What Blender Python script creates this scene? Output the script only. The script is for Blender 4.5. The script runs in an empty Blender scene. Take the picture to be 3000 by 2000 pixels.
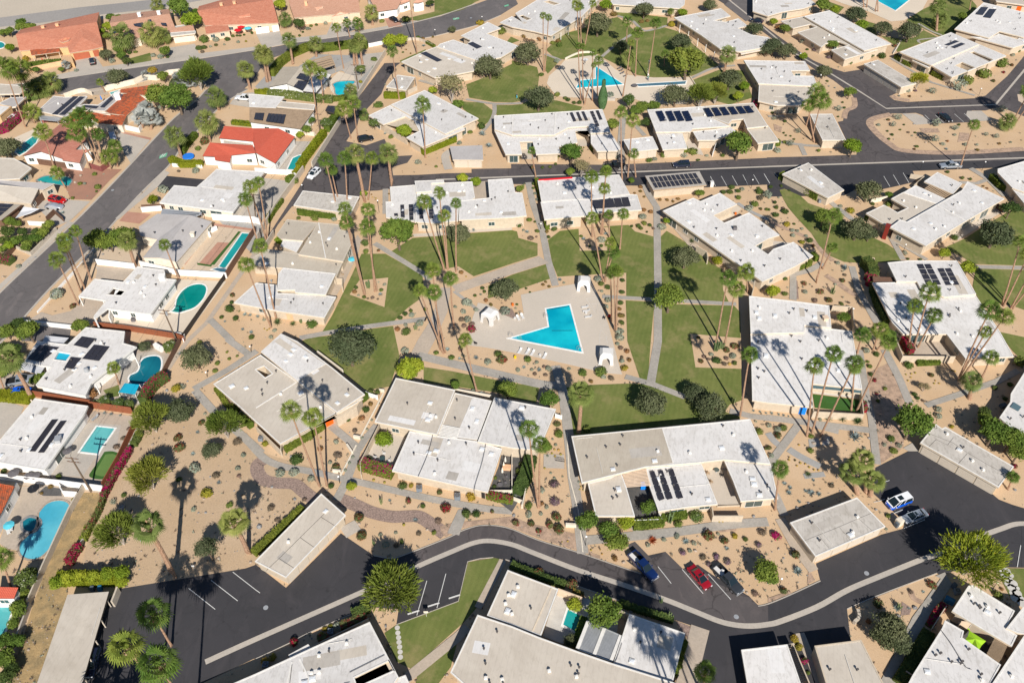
import bpy, bmesh, math, random
from mathutils import Vector, Matrix
from mathutils.geometry import tessellate_polygon
R=math.radians
random.seed(7)
scene=bpy.context.scene
# ---------------- camera ----------------
FPX=2500.0; PITCH=R(43.3); ROLL=R(-0.8); CH=130.0
cam=bpy.data.cameras.new('camera'); cam.sensor_width=36.0; cam.lens=FPX/3000*36.0
cam.clip_start=1.0; cam.clip_end=3000.0
camo=bpy.data.objects.new('camera',cam); scene.collection.objects.link(camo)
camo.location=(0,0,CH)
camo.rotation_mode='QUATERNION'
camo.rotation_quaternion=(Matrix.Rotation(math.pi/2-PITCH,3,'X')@Matrix.Rotation(-ROLL*-1.0,3,'Z')).to_quaternion()
scene.camera=camo
# ---------------- light ----------------
SUN_EL=37.0; SUN_AZ=-11.0      # azimuth of the cast shadows, from +Y towards +X
EXPOSURE=0.38
w=bpy.data.worlds.new('World'); scene.world=w; w.use_nodes=True
nt=w.node_tree; nt.nodes.clear()
sk=nt.nodes.new('ShaderNodeTexSky'); sk.sky_type='NISHITA'; sk.sun_disc=False
sk.sun_elevation=R(SUN_EL); sk.sun_rotation=R(SUN_AZ+180); sk.air_density=1.0; sk.dust_density=0.2; sk.ozone_density=4.0
bg=nt.nodes.new('ShaderNodeBackground'); bg.inputs[1].default_value=0.058
ow=nt.nodes.new('ShaderNodeOutputWorld')
nt.links.new(sk.outputs[0],bg.inputs[0]); nt.links.new(bg.outputs[0],ow.inputs[0])
sd=bpy.data.lights.new('sun','SUN'); sd.energy=4.9; sd.angle=R(0.5); sd.color=(1.0,0.955,0.89)
so=bpy.data.objects.new('sun',sd); scene.collection.objects.link(so)
_h=math.cos(R(SUN_EL)); SH=Vector((_h*math.sin(R(SUN_AZ)),_h*math.cos(R(SUN_AZ)),-math.sin(R(SUN_EL))))
so.rotation_mode='QUATERNION'; so.rotation_quaternion=SH.to_track_quat('-Z','Y'); so.location=(20,-60,80)
vs=scene.view_settings; vs.view_transform='Standard'; vs.look='None'; vs.exposure=EXPOSURE; vs.gamma=1.0; vs.use_curve_mapping=False
scene.render.resolution_x=1024; scene.render.resolution_y=682
scene.cycles.max_bounces=5; scene.cycles.diffuse_bounces=3; scene.cycles.glossy_bounces=2; scene.cycles.transparent_max_bounces=6

# ---------------- projection from the photograph's pixels to the place ----------------
_k=[0,0,3.136]
def K(r,c): _k[:]=[c*750.0,r*500.0,3.136]
def KC(x0,y0,s): _k[:]=[x0,y0,s]
def KD(): _k[:]=[0,0,0.784]
ct,st=math.cos(PITCH),math.sin(PITCH); cr,sr=math.cos(ROLL),math.sin(ROLL)
def src(x,y): return (_k[0]+x/_k[2],_k[1]+y/_k[2])
def ray(x,y):
    X,Y=src(x,y); a=(X-1500)/FPX; b=(1000-Y)/FPX
    a,b=a*cr-b*sr,a*sr+b*cr
    return Vector((a,ct+b*st,-st+b*ct))
def at(x,y,z=0.0):
    d=ray(x,y); t=(CH-z)/-d.z
    return Vector((d.x*t,d.y*t,z))
def scl(p): # metres per source pixel at a point
    v=Vector(p)-Vector((0,0,CH)); return v.dot(Vector((0,ct,-st)))/FPX
def pts(s,z=0.0):
    return [at(float(a.split(',')[0]),float(a.split(',')[1]),z) for a in s.split()]
def rawpts(s): return [tuple(float(q) for q in a.split(',')) for a in s.split()]
def toimg(p):
    v=Vector(p)-Vector((0,0,CH)); x=v.x; u=v.y*st+v.z*ct; d=v.y*ct-v.z*st
    a,b=x/d,u/d
    a,b=a*cr+b*sr,-a*sr+b*cr
    return (1500+a*FPX,1000-b*FPX)

# ---------------- objects ----------------
COL=scene.collection
def tag(o,label=None,cat=None,group=None,kind=None):
    if label: o['label']=label
    if cat: o['category']=cat
    if group: o['group']=group
    if kind: o['kind']=kind
    return o
def empty(name,loc=(0,0,0),rz=0.0):
    o=bpy.data.objects.new(name,None); o.empty_display_size=.3; COL.objects.link(o); o.location=loc; o.rotation_euler=(0,0,rz); return o
def mobj(name,me,parent=None):
    o=bpy.data.objects.new(name,me); COL.objects.link(o)
    if parent: o.parent=parent
    return o
class MB:
    def __init__(s): s.v=[];s.f=[];s.m=[];s.sm=False
    def add(s,vs,fs,m=0):
        n=len(s.v); s.v+= [tuple(v) for v in vs]; s.f+=[tuple(i+n for i in f) for f in fs]; s.m+=[m]*len(fs)
    def box(s,c,size,rz=0,m=0):
        cx,cy,cz=c; a,b,h=size[0]/2,size[1]/2,size[2]/2
        co,si=math.cos(rz),math.sin(rz)
        vs=[(cx+x*co-y*si,cy+x*si+y*co,cz+z) for z in (-h,h) for x,y in ((-a,-b),(a,-b),(a,b),(-a,b))]
        s.add(vs,[(3,2,1,0),(4,5,6,7),(0,1,5,4),(1,2,6,5),(2,3,7,6),(3,0,4,7)],m)
    def tube(s,p,r,n=8,m=0,cap=True):
        # p list of points, r list of radii
        n0=len(s.v); P=[Vector(q) for q in p]
        for i,q in enumerate(P):
            d=(P[min(i+1,len(P)-1)]-P[max(i-1,0)]).normalized()
            a=d.orthogonal().normalized() if abs(d.z)<.99 else Vector((1,0,0)); b=d.cross(a).normalized()
            if i==0: pa=a
            a=(pa-d*pa.dot(d)).normalized(); b=d.cross(a); pa=a
            rr=r[i] if isinstance(r,(list,tuple)) else r
            for k in range(n):
                t=2*math.pi*k/n; s.v.append(tuple(q+(a*math.cos(t)+b*math.sin(t))*rr))
        for i in range(len(P)-1):
            for k in range(n):
                s.f.append((n0+i*n+k,n0+i*n+(k+1)%n,n0+(i+1)*n+(k+1)%n,n0+(i+1)*n+k)); s.m.append(m)
        if cap:
            s.f.append(tuple(n0+k for k in range(n))[::-1]); s.m.append(m)
            s.f.append(tuple(n0+(len(P)-1)*n+k for k in range(n))); s.m.append(m)
    def prism(s,loop,z0,z1,holes=(),m=0,side=None,bottom=True):
        side=m if side is None else side
        loops=[fixo(loop,1)]+[fixo(h,-1) for h in holes]
        allp=[p for l in loops for p in l]
        tris=tessellate_polygon([[Vector((p[0],p[1],0)) for p in l] for l in loops])
        n0=len(s.v)
        s.v+=[(p[0],p[1],z1) for p in allp]+[(p[0],p[1],z0) for p in allp]; N=len(allp)
        for t in tris:
            a,b,c=[allp[i] for i in t]
            if (b[0]-a[0])*(c[1]-a[1])-(b[1]-a[1])*(c[0]-a[0])<0: t=(t[0],t[2],t[1])
            s.f.append(tuple(n0+i for i in t)); s.m.append(m)
            if bottom: s.f.append(tuple(n0+N+i for i in (t[0],t[2],t[1]))); s.m.append(side)
        k=0
        for l in loops:
            for i in range(len(l)):
                a=n0+k+i; b=n0+k+(i+1)%len(l)
                s.f.append((a+N,b+N,b,a)); s.m.append(side)
            k+=len(l)
    def build(s,name,mats,parent=None,smooth=False):
        me=bpy.data.meshes.new(name); me.from_pydata(s.v,[],s.f)
        if not isinstance(mats,(list,tuple)): mats=[mats]
        for mm in mats: me.materials.append(M[mm] if isinstance(mm,str) else mm)
        if len(mats)>1: me.polygons.foreach_set('material_index',s.m)
        if smooth: me.polygons.foreach_set('use_smooth',[True]*len(me.polygons))
        me.update()
        return mobj(name,me,parent)
def area(l): return sum(l[i][0]*l[(i+1)%len(l)][1]-l[(i+1)%len(l)][0]*l[i][1] for i in range(len(l)))/2
def fixo(l,sgn):
    l=[(p[0],p[1]) for p in l]
    return l if area(l)*sgn>0 else l[::-1]
def offset(l,d):
    # shrink a ccw loop inwards by d
    l=fixo(l,1); n=len(l); out=[]
    for i in range(n):
        p0,p1,p2=Vector(l[i-1]),Vector(l[i]),Vector(l[(i+1)%n])
        a=(p1-p0).normalized(); b=(p2-p1).normalized()
        na=Vector((-a.y,a.x)); nb=Vector((-b.y,b.x)); m=na+nb
        if m.length<.2: m=na*1.0
        k=d/max(.35,m.normalized().dot(na)); q=p1+m.normalized()*k
        out.append((q.x,q.y))
    return out
def centroid(P): return sum((Vector((p[0],p[1],0)) for p in P),Vector())/len(P)
def smooth_pl(P,n=5):
    if len(P)<3: return P
    out=[]
    for i in range(len(P)-1):
        p0=P[max(i-1,0)];p1=P[i];p2=P[i+1];p3=P[min(i+2,len(P)-1)]
        for k in range(n):
            t=k/n
            out.append(.5*((2*p1)+(-p0+p2)*t+(2*p0-5*p1+4*p2-p3)*t*t+(-p0+3*p1-3*p2+p3)*t**3))
    out.append(P[-1]); return out
def ribbon(P,w):
    L=[];Rr=[]
    for i in range(len(P)):
        d=(P[min(i+1,len(P)-1)]-P[max(i-1,0)]); d.z=0; d.normalize(); nn=Vector((-d.y,d.x,0))
        L.append(P[i]+nn*w/2); Rr.append(P[i]-nn*w/2)
    return L,Rr

# ---------------- materials ----------------
M={}
def nodes(name,rough=.85,spec=.25):
    m=bpy.data.materials.new(name); m.use_nodes=True; t=m.node_tree; b=t.nodes['Principled BSDF']
    b.inputs['Roughness'].default_value=rough; b.inputs['Specular IOR Level'].default_value=spec
    M[name]=m; return m,t,b
def noise(t,scale,detail=4,rough=.6,vec=None,dist=0):
    n=t.nodes.new('ShaderNodeTexNoise'); n.inputs['Scale'].default_value=scale; n.inputs['Detail'].default_value=detail
    n.inputs['Roughness'].default_value=rough; n.inputs['Distortion'].default_value=dist
    if vec is not None: t.links.new(vec,n.inputs['Vector'])
    return n.outputs[0]
def ramp(t,f,stops):
    r=t.nodes.new('ShaderNodeValToRGB'); e=r.color_ramp.elements
    while len(e)<len(stops): e.new(.5)
    for i,(p,c) in enumerate(stops):
        e[i].position=p; e[i].color=(c,c,c,1) if not isinstance(c,tuple) else (*c,1)
    t.links.new(f,r.inputs[0]); return r.outputs[0]
def mix(t,f,a,b,mode='MIX'):
    m=t.nodes.new('ShaderNodeMix'); m.data_type='RGBA'; m.blend_type=mode
    for s,v in ((0,f),(6,a),(7,b)):
        if isinstance(v,(int,float)): m.inputs[s].default_value=v
        elif isinstance(v,tuple): m.inputs[s].default_value=(*v,1)
        else: t.links.new(v,m.inputs[s])
    return m.outputs[2]
def pos(t,sc=None,rz=0):
    g=t.nodes.new('ShaderNodeNewGeometry').outputs['Position']
    if sc:
        mp=t.nodes.new('ShaderNodeMapping'); mp.inputs['Scale'].default_value=sc; mp.inputs['Rotation'].default_value=(0,0,rz)
        t.links.new(g,mp.inputs[0]); return mp.outputs[0]
    return g
def bump(t,b,h,s,d=.05):
    n=t.nodes.new('ShaderNodeBump'); n.inputs['Strength'].default_value=s; n.inputs['Distance'].default_value=d
    t.links.new(h,n.inputs['Height']); t.links.new(n.outputs[0],b.inputs['Normal'])
def ground_mat(name,c1,c2,big=.08,fine=6.0,amt=.35,rough=.9,bs=.3,speck=None,speckc=None,contrast=(.35,.7)):
    m,t,b=nodes(name,rough,.2); p=pos(t)
    col=mix(t,ramp(t,noise(t,big,5,.6,p),[(contrast[0],0),(contrast[1],1.0)]),c1,c2)
    f=noise(t,fine,3,.7,p)
    col=mix(t,amt,col,ramp(t,f,[(.3,.25),(.7,1.0)]),'MULTIPLY')
    if speck:
        s=noise(t,speck,2,.8,p); col=mix(t,ramp(t,s,[(.6,0),(.68,1)]),col,speckc)
    t.links.new(col,b.inputs['Base Color']); bump(t,b,f,bs,.06); return m
ground_mat('sand',(.575,.395,.235),(.635,.455,.29),.12,5,.28,speck=3.5,speckc=(.47,.32,.20))
ground_mat('sand_dark',(.50,.355,.22),(.56,.41,.27),.09,4,.3,speck=3,speckc=(.36,.26,.17))
ground_mat('sand_pale',(.56,.44,.32),(.62,.49,.36),.05,4,.2,speck=2.5,speckc=(.45,.35,.25))
ground_mat('wash',(.56,.48,.38),(.50,.43,.34),.04,2,.3)
ground_mat('wash_bed',(.30,.28,.26),(.38,.35,.32),.03,1.5,.3)
ground_mat('gravel_pink',(.58,.40,.28),(.40,.28,.2),.9,9,.5,bs=.8,speck=7,speckc=(.30,.22,.17),contrast=(.4,.6))
ground_mat('gravel_grey',(.36,.35,.33),(.42,.40,.37),.3,8,.4)
ground_mat('gravel_red',(.42,.22,.15),(.36,.20,.14),.3,8,.35)
ground_mat('dry_brush',(.48,.33,.16),(.34,.25,.13),.5,4,.55,bs=.8,contrast=(.42,.58))
ground_mat('concrete',(.50,.44,.37),(.42,.38,.33),.15,3,.22,bs=.1)
ground_mat('path_grey',(.42,.38,.33),(.33,.305,.265),.25,2.5,.3,bs=.1)
ground_mat('path_tan',(.50,.41,.32),(.42,.35,.28),.2,2.5,.25,bs=.1)
ground_mat('pool_deck',(.56,.485,.40),(.50,.44,.365),.1,3,.12,bs=.05)
ground_mat('deck_cream',(.66,.56,.44),(.60,.51,.40),.1,3,.12,bs=.05)
ground_mat('brick_paving',(.44,.23,.16),(.50,.28,.20),.3,5,.25)
ground_mat('slate',(.09,.09,.09),(.14,.13,.12),.8,3,.4)
ground_mat('turf',(.045,.11,.02),(.05,.13,.03),.4,8,.2)
ground_mat('turf_light',(.13,.22,.06),(.11,.19,.05),.4,8,.2)
ground_mat('stone_white',(.6,.57,.52),(.5,.47,.43),.6,8,.2)
def lawn():
    m,t,b=nodes('grass',.95,.1); p=pos(t)
    n1=noise(t,.12,5,.65,p,.6); n2=noise(t,.5,4,.6,p)
    col=mix(t,ramp(t,n1,[(.35,0),(.65,1)]),(.125,.160,.040),(.190,.208,.062))
    wv=t.nodes.new('ShaderNodeTexWave'); wv.inputs['Scale'].default_value=.30; wv.inputs['Distortion'].default_value=1.5; wv.inputs['Detail'].default_value=2
    wv.inputs['Detail Scale'].default_value=.5
    t.links.new(pos(t,(1,1,1),.3),wv.inputs[0])
    col=mix(t,.16,col,ramp(t,wv.outputs[0],[(.2,.62),(.8,1.0)]),'MULTIPLY')
    n3=noise(t,.17,6,.7,pos(t,(1,1,1),1.0))
    col=mix(t,ramp(t,n3,[(.50,0),(.70,.8)]),col,(.30,.25,.11))
    f=noise(t,9,3,.8,p); col=mix(t,.35,col,ramp(t,f,[(.3,.45),(.7,1)]),'MULTIPLY')
    t.links.new(col,b.inputs['Base Color']); bump(t,b,f,.6,.08)
lawn()
def asphalt(name,c1,c2,crack=.4,worn=.0):
    m,t,b=nodes(name,.8,.3); p=pos(t)
    col=mix(t,ramp(t,noise(t,.10,5,.6,p,.4),[(.35,0),(.65,1)]),c1,c2)
    f=noise(t,8,3,.8,p); col=mix(t,.3,col,ramp(t,f,[(.3,.5),(.7,1)]),'MULTIPLY')
    v=t.nodes.new('ShaderNodeTexVoronoi'); v.feature='DISTANCE_TO_EDGE'; v.inputs['Scale'].default_value=.13
    wp=t.nodes.new('ShaderNodeVectorMath'); wp.operation='ADD'; nn=t.nodes.new('ShaderNodeTexNoise'); nn.inputs['Scale'].default_value=.5; nn.inputs['Detail'].default_value=4
    ms=t.nodes.new('ShaderNodeVectorMath'); ms.operation='SCALE'; ms.inputs['Scale'].default_value=2.5
    t.links.new(p,nn.inputs[0]); t.links.new(nn.outputs[1],ms.inputs[0]); t.links.new(ms.outputs[0],wp.inputs[1]); t.links.new(p,wp.inputs[0]); t.links.new(wp.outputs[0],v.inputs[0])
    col=mix(t,mix(t,crack,(0,0,0),ramp(t,v.outputs[0],[(.0,1),(.02,0)])),col,(c1[0]*.45,c1[1]*.45,c1[2]*.45))
    oil=noise(t,.55,3,.5,p); col=mix(t,mix(t,.55,(0,0,0),ramp(t,oil,[(.66,0),(.74,1)])),col,(c1[0]*.5,c1[1]*.5,c1[2]*.5))
    s=noise(t,.35,4,.7,pos(t,(1,.35,1),.7),1.0)
    col=mix(t,mix(t,.35+worn,(0,0,0),ramp(t,s,[(.52,0),(.75,1)])),col,(c2[0]*1.6,c2[1]*1.5,c2[2]*1.45))
    t.links.new(col,b.inputs['Base Color']); bump(t,b,f,.25,.03)
asphalt('asphalt_new',(.044,.042,.045),(.054,.051,.055),.2)
asphalt('asphalt_old',(.125,.112,.108),(.155,.139,.133),.35,.1)
asphalt('asphalt_mid',(.082,.071,.070),(.102,.089,.087),.8,.1)
def roofmat(name,c,c2,stain,streak=.35,dirt=.5,sc=.35):
    m,t,b=nodes(name,.8,.25); p=pos(t)
    col=mix(t,ramp(t,noise(t,.25,4,.6,p),[(.35,0),(.65,1)]),c,c2)
    s=noise(t,1.7,6,.75,pos(t,(1.0,.45,1.0),.35),.5)
    col=mix(t,mix(t,streak,(0,0,0),ramp(t,s,[(.51,0),(.60,1)])),col,(c[0]*.6,c[1]*.585,c[2]*.56))
    d=noise(t,sc*.35,5,.7,p,.8)
    col=mix(t,mix(t,dirt,(0,0,0),ramp(t,d,[(.52,0),(.72,1)])),col,stain)
    # membrane seams every metre or so
    wv=t.nodes.new('ShaderNodeTexWave'); wv.inputs['Scale'].default_value=.34; wv.inputs['Distortion'].default_value=.25; wv.inputs['Detail Scale'].default_value=.4
    t.links.new(pos(t,(1,1,1),.25),wv.inputs[0])
    col=mix(t,.08,col,ramp(t,wv.outputs[0],[(.0,.45),(.12,1)]),'MULTIPLY')
    oi=t.nodes.new('ShaderNodeObjectInfo')
    col=mix(t,1.0,col,ramp(t,oi.outputs['Random'],[(0,.86),(1,1.0)]),'MULTIPLY')
    t.links.new(col,b.inputs['Base Color']); bump(t,b,s,.2,.04)
roofmat('roof_white',(.70,.67,.635),(.64,.61,.575),(.44,.40,.35),.42,.42)
roofmat('roof_cream',(.58,.515,.43),(.535,.47,.39),(.42,.36,.285),.22,.45)
roofmat('roof_taupe',(.50,.44,.355),(.455,.395,.315),(.36,.30,.235),.22,.5)
roofmat('roof_grey',(.46,.43,.41),(.42,.39,.37),(.36,.33,.31),.2,.35)
roofmat('roof_garage',(.58,.535,.475),(.52,.475,.42),(.30,.26,.21),.55,.75)
def tilemat(name,c,c2,dark,ang=.15,spot=.4):
    m,t,b=nodes(name,.75,.25); p=pos(t)
    col=mix(t,ramp(t,noise(t,.9,5,.7,p),[(.35,0),(.65,1)]),c,c2)
    wv=t.nodes.new('ShaderNodeTexWave'); wv.inputs['Scale'].default_value=1.05; wv.inputs['Distortion'].default_value=.3
    t.links.new(pos(t,(1,1,1),ang),wv.inputs[0])
    col=mix(t,.55,col,ramp(t,wv.outputs[0],[(.1,.22),(.55,1)]),'MULTIPLY')
    w2=t.nodes.new('ShaderNodeTexWave'); w2.inputs['Scale'].default_value=.8; w2.inputs['Distortion'].default_value=.5
    t.links.new(pos(t,(1,1,1),ang+1.5708),w2.inputs[0])
    col=mix(t,.25,col,ramp(t,w2.outputs[0],[(.05,.4),(.3,1)]),'MULTIPLY')
    s=noise(t,1.3,5,.8,p); col=mix(t,mix(t,spot,(0,0,0),ramp(t,s,[(.47,0),(.58,1)])),col,dark)
    t.links.new(col,b.inputs['Base Color']); bump(t,b,wv.outputs[0],.5,.06)
tilemat('tile_salmon',(.60,.22,.13),(.70,.30,.19),(.42,.15,.09),.17,.4)
tilemat('tile_peach',(.58,.31,.20),(.66,.38,.26),(.42,.22,.15),.17,.35)
tilemat('tile_rust',(.50,.10,.035),(.60,.15,.06),(.13,.07,.045),-.5,.8)
tilemat('tile_coral',(.62,.12,.07),(.66,.14,.085),(.52,.10,.06),.15,.1)
tilemat('tile_pink',(.52,.20,.14),(.58,.25,.18),(.42,.16,.11),-.6,.2)
tilemat('shingle_tan',(.36,.26,.17),(.46,.33,.22),(.26,.18,.12),.1,.5)
def flat(name,c,rough=.7,spec=.3,metal=0,var=.12,scale=1.5,coat=0):
    m,t,b=nodes(name,rough,spec); b.inputs['Metallic'].default_value=metal
    f=noise(t,scale,4,.6,pos(t)); d=tuple(x*(1-var) for x in c); l=tuple(min(1,x*(1+var*.6)) for x in c)
    t.links.new(mix(t,ramp(t,f,[(.3,0),(.7,1)]),d,l),b.inputs['Base Color'])
    if coat: b.inputs['Coat Weight'].default_value=coat; b.inputs['Coat Roughness'].default_value=.08
    return m
flat('wall_beige',(.53,.44,.33)); flat('wall_cream',(.70,.62,.50)); flat('wall_white',(.80,.78,.74)); flat('wall_ochre',(.62,.40,.20)); flat('wall_peach',(.70,.42,.24))
flat('wall_peachy',(.66,.50,.36)); flat('fascia',(.63,.52,.39)); flat('fascia_white',(.70,.67,.62)); flat('trim_dark',(.07,.055,.045)); flat('block_grey',(.42,.38,.33)); flat('block_tan',(.52,.45,.36))
flat('wood_red',(.26,.085,.04),var=.35,scale=6); flat('wood_brown',(.16,.09,.06),var=.35,scale=6); flat('wood_maroon',(.24,.08,.07),var=.2); flat('wood_tan',(.42,.30,.19),var=.25,scale=6)
flat('garage_door',(.56,.48,.385),var=.05); flat('door_white',(.80,.78,.75),var=.04); flat('door_rust',(.40,.11,.055),var=.1); flat('door_orange',(.85,.12,.01),.5,var=.03); flat('door_blue',(.01,.22,.75),.4,var=.03); flat('door_red',(.20,.025,.018),.5,var=.05); flat('door_teal',(.02,.2,.22),.5,var=.05)
flat('black_metal',(.02,.02,.022),.5,.4); flat('white_paint',(.60,.59,.56),.6,var=.1,scale=5); flat('grey_metal',(.42,.43,.44),.45,.5,.3); flat('pipe',(.10,.09,.085)); flat('steel',(.6,.6,.6),.3,.5,.7)
flat('rock',(.38,.30,.23),var=.4,scale=3); flat('rock_grey',(.26,.25,.24),var=.4,scale=3); flat('cobble',(.30,.215,.175),var=.5,scale=4)
flat('trunk_palm',(.36,.22,.14),var=.4,scale=4); flat('trunk_grey',(.30,.24,.19),var=.3,scale=5); flat('trunk_white',(.48,.42,.36),var=.3,scale=5); flat('bark',(.16,.115,.08),var=.4,scale=5)
flat('rubber',(.015,.015,.016),.8,.2); flat('rim',(.55,.55,.56),.3,.5,.8); flat('lamp_white',(.9,.88,.84),.3); flat('umb_teal',(.10,.52,.62),.7,var=.05); flat('umb_red',(.62,.01,.02),.7,var=.05); flat('umb_blue',(.02,.18,.65),.7,var=.05); flat('umb_grey',(.13,.12,.125),.8,var=.1)
roofmat('roof_patch_light',(.74,.72,.69),(.70,.67,.64),(.5,.46,.4),.2,.2); roofmat('roof_patch_dark',(.47,.43,.38),(.43,.39,.34),(.34,.3,.25),.3,.4)
flat('shade_teal',(.01,.36,.52),.7,var=.04); flat('shade_lime',(.30,.52,.02),.7,var=.06); flat('shade_grey',(.50,.50,.51),.7,var=.04); flat('canvas_white',(.64,.62,.59),.8,var=.04); flat('coping',(.76,.74,.70)); flat('skin',(.45,.26,.17),.6); flat('cloth_navy',(.03,.05,.12),.8); flat('cloth_red',(.55,.03,.06),.8); flat('cloth_green',(.02,.28,.22),.8); flat('cloth_white',(.75,.74,.72),.8); flat('hair',(.03,.02,.015),.7)
flat('ac_grey',(.22,.25,.28),.5,.4,.2); flat('bin_blue',(.03,.16,.28),.6); flat('bin_grey',(.10,.12,.14),.6); flat('sky_dome',(.66,.68,.70),.25,.6); flat('silver_cover',(.62,.65,.70),.28,.6,.6,var=.2,scale=4); flat('green_paint',(.16,.42,.26),.8,var=.2,scale=6); flat('umb_off',(.7,.66,.58))
for n,c in (('black',(.008,.008,.010)),('white',(.80,.80,.80)),('red',(.50,.006,.006)),('darkred',(.28,.005,.012)),('blue',(.004,.018,.085)),('grey',(.045,.05,.056)),('silver',(.30,.335,.38)),('darkblue',(.01,.015,.035)),('vanblue',(.005,.10,.62)),('slate',(.10,.12,.15))):
    flat('paint_'+n,c,.35,.5,.25 if n in('silver','grey','slate') else 0,.04,1,.9)
m_,t_,b_=nodes('glass',.06,.7); b_.inputs['Base Color'].default_value=(.012,.02,.024,1)
m_,t_,b_=nodes('glass_blue',.05,.8); b_.inputs['Base Color'].default_value=(.10,.16,.18,1)
m_,t_,b_=nodes('glass_patio',.08,.8); b_.inputs['Base Color'].default_value=(.045,.075,.075,1)
m_,t_,b_=nodes('solar_dark',.22,.6); b_.inputs['Base Color'].default_value=(.035,.033,.040,1)
m_,t_,b_=nodes('solar_blue',.18,.6); b_.inputs['Base Color'].default_value=(.006,.010,.032,1)
m_,t_,b_=nodes('head_lamp',.1,.7); b_.inputs['Base Color'].default_value=(.75,.76,.78,1)
m_,t_,b_=nodes('tail_lamp',.2,.6); b_.inputs['Base Color'].default_value=(.45,.01,.01,1)
def poolmat(name,c1,c2,sc=.12):
    m,t,b=nodes(name,.03,.4); p=pos(t)
    col=mix(t,ramp(t,noise(t,sc,2,.5,p),[(.35,0),(.65,1)]),c1,c2)
    v=t.nodes.new('ShaderNodeTexVoronoi'); v.feature='SMOOTH_F1'; v.inputs['Scale'].default_value=1.6; t.links.new(p,v.inputs[0])
    col=mix(t,.15,col,ramp(t,v.outputs[0],[(.2,1.0),(.7,.6)]),'MULTIPLY')
    t.links.new(col,b.inputs['Base Color']); bump(t,b,noise(t,2.5,2,.5,p),.08,.05)
poolmat('water_cyan',(.0,.30,.42),(.01,.50,.58),.14); poolmat('water_teal',(.01,.25,.25),(.02,.33,.32)); poolmat('water_green',(.0,.20,.17),(.01,.27,.23)); poolmat('water_deep',(.005,.11,.16),(.01,.17,.22))
poolmat('water_pale',(.12,.46,.55),(.06,.36,.48)); poolmat('water_aqua',(.05,.36,.38),(.14,.46,.45)); poolmat('water_slate',(.05,.13,.18),(.08,.18,.24))
def leafmat(name,c1,c2,c3=None,f3=.6,trans=.25,sc=.45):
    m,t,b=nodes(name,.75,.15); p=pos(t)
    col=mix(t,ramp(t,noise(t,sc,3,.6,p),[(.38,0),(.62,1)]),c1,c2)
    f=noise(t,3.5,2,.7,p)
    col=mix(t,.45,col,ramp(t,f,[(.3,.45),(.7,1)]),'MULTIPLY')
    if c3: col=mix(t,ramp(t,noise(t,1.6,3,.7,p),[(f3-.04,0),(f3+.04,1)]),col,c3)
    oi=t.nodes.new('ShaderNodeObjectInfo'); hs=t.nodes.new('ShaderNodeHueSaturation')
    mr=t.nodes.new('ShaderNodeMapRange'); mr.inputs[3].default_value=.475; mr.inputs[4].default_value=.52
    t.links.new(oi.outputs['Random'],mr.inputs[0]); t.links.new(mr.outputs[0],hs.inputs['Hue'])
    mr2=t.nodes.new('ShaderNodeMapRange'); mr2.inputs[3].default_value=1.18; mr2.inputs[4].default_value=.82
    t.links.new(oi.outputs['Random'],mr2.inputs[0]); t.links.new(mr2.outputs[0],hs.inputs['Value']); t.links.new(col,hs.inputs['Color'])
    col=hs.outputs[0]
    t.links.new(col,b.inputs['Base Color'])
    tr=t.nodes.new('ShaderNodeBsdfTranslucent'); t.links.new(col,tr.inputs[0])
    ms=t.nodes.new('ShaderNodeMixShader'); ms.inputs[0].default_value=trans
    o=t.nodes['Material Output']; t.links.new(b.outputs[0],ms.inputs[1]); t.links.new(tr.outputs[0],ms.inputs[2]); t.links.new(ms.outputs[0],o.inputs[0])
leafmat('leaf_olive',(.100,.122,.055),(.162,.180,.092)); leafmat('leaf_green',(0.111,0.176,0.029),(0.195,0.267,0.046)); leafmat('leaf_bright',(0.208,0.286,0.023),(0.338,0.403,0.039)); leafmat('leaf_verde',(.155,.20,.03),(.25,.29,.05))
leafmat('leaf_yellow',(.24,.30,.03),(.37,.40,.04),(.52,.44,.03),.64); leafmat('leaf_dark',(.07,.11,.028),(.115,.16,.04)); leafmat('leaf_pine',(.16,.21,.035),(.24,.28,.05)); leafmat('leaf_hedge',(0.111,0.156,0.023),(0.176,0.221,0.033),sc=.8)
leafmat('leaf_limehedge',(0.190,0.220,0.012),(0.270,0.290,0.020),sc=.8); leafmat('leaf_bare',(0.260,0.234,0.117),(0.364,0.312,0.156)); leafmat('leaf_oleander',(0.111,0.163,0.039),(0.156,0.208,0.052),(0.780,0.754,0.650),.64)
leafmat('palm_green',(.12,.19,.03),(.21,.28,.05),trans=.3); leafmat('palm_yellow',(.17,.22,.05),(.28,.32,.09),trans=.3); leafmat('palm_silver',(0.340,0.360,0.330),(0.460,0.470,0.430)); leafmat('palm_dead',(0.420,0.310,0.180),(0.520,0.400,0.250),trans=.15)
leafmat('bloom_magenta',(.30,.008,.05),(.42,.015,.08),(.10,.13,.04),.52); leafmat('bloom_red',(.30,.04,.035),(.22,.07,.04),(.12,.14,.05),.46); leafmat('bloom_orange',(0.350,0.120,0.030),(0.200,0.160,0.040),(0.100,0.130,0.030),.55)
leafmat('bush_purple',(0.260,0.150,0.208),(0.195,0.130,0.143),(0.208,0.182,0.130),.55); leafmat('bush_brown',(0.260,0.182,0.130),(0.195,0.156,0.111)); leafmat('bush_grey',(0.260,0.299,0.221),(0.338,0.377,0.286)); leafmat('bush_green',(0.130,0.182,0.039),(0.195,0.234,0.052)); leafmat('bush_yellow',(0.286,0.260,0.039),(0.416,0.325,0.039)); leafmat('bush_rust',(0.312,0.169,0.065),(0.221,0.156,0.052))
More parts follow.
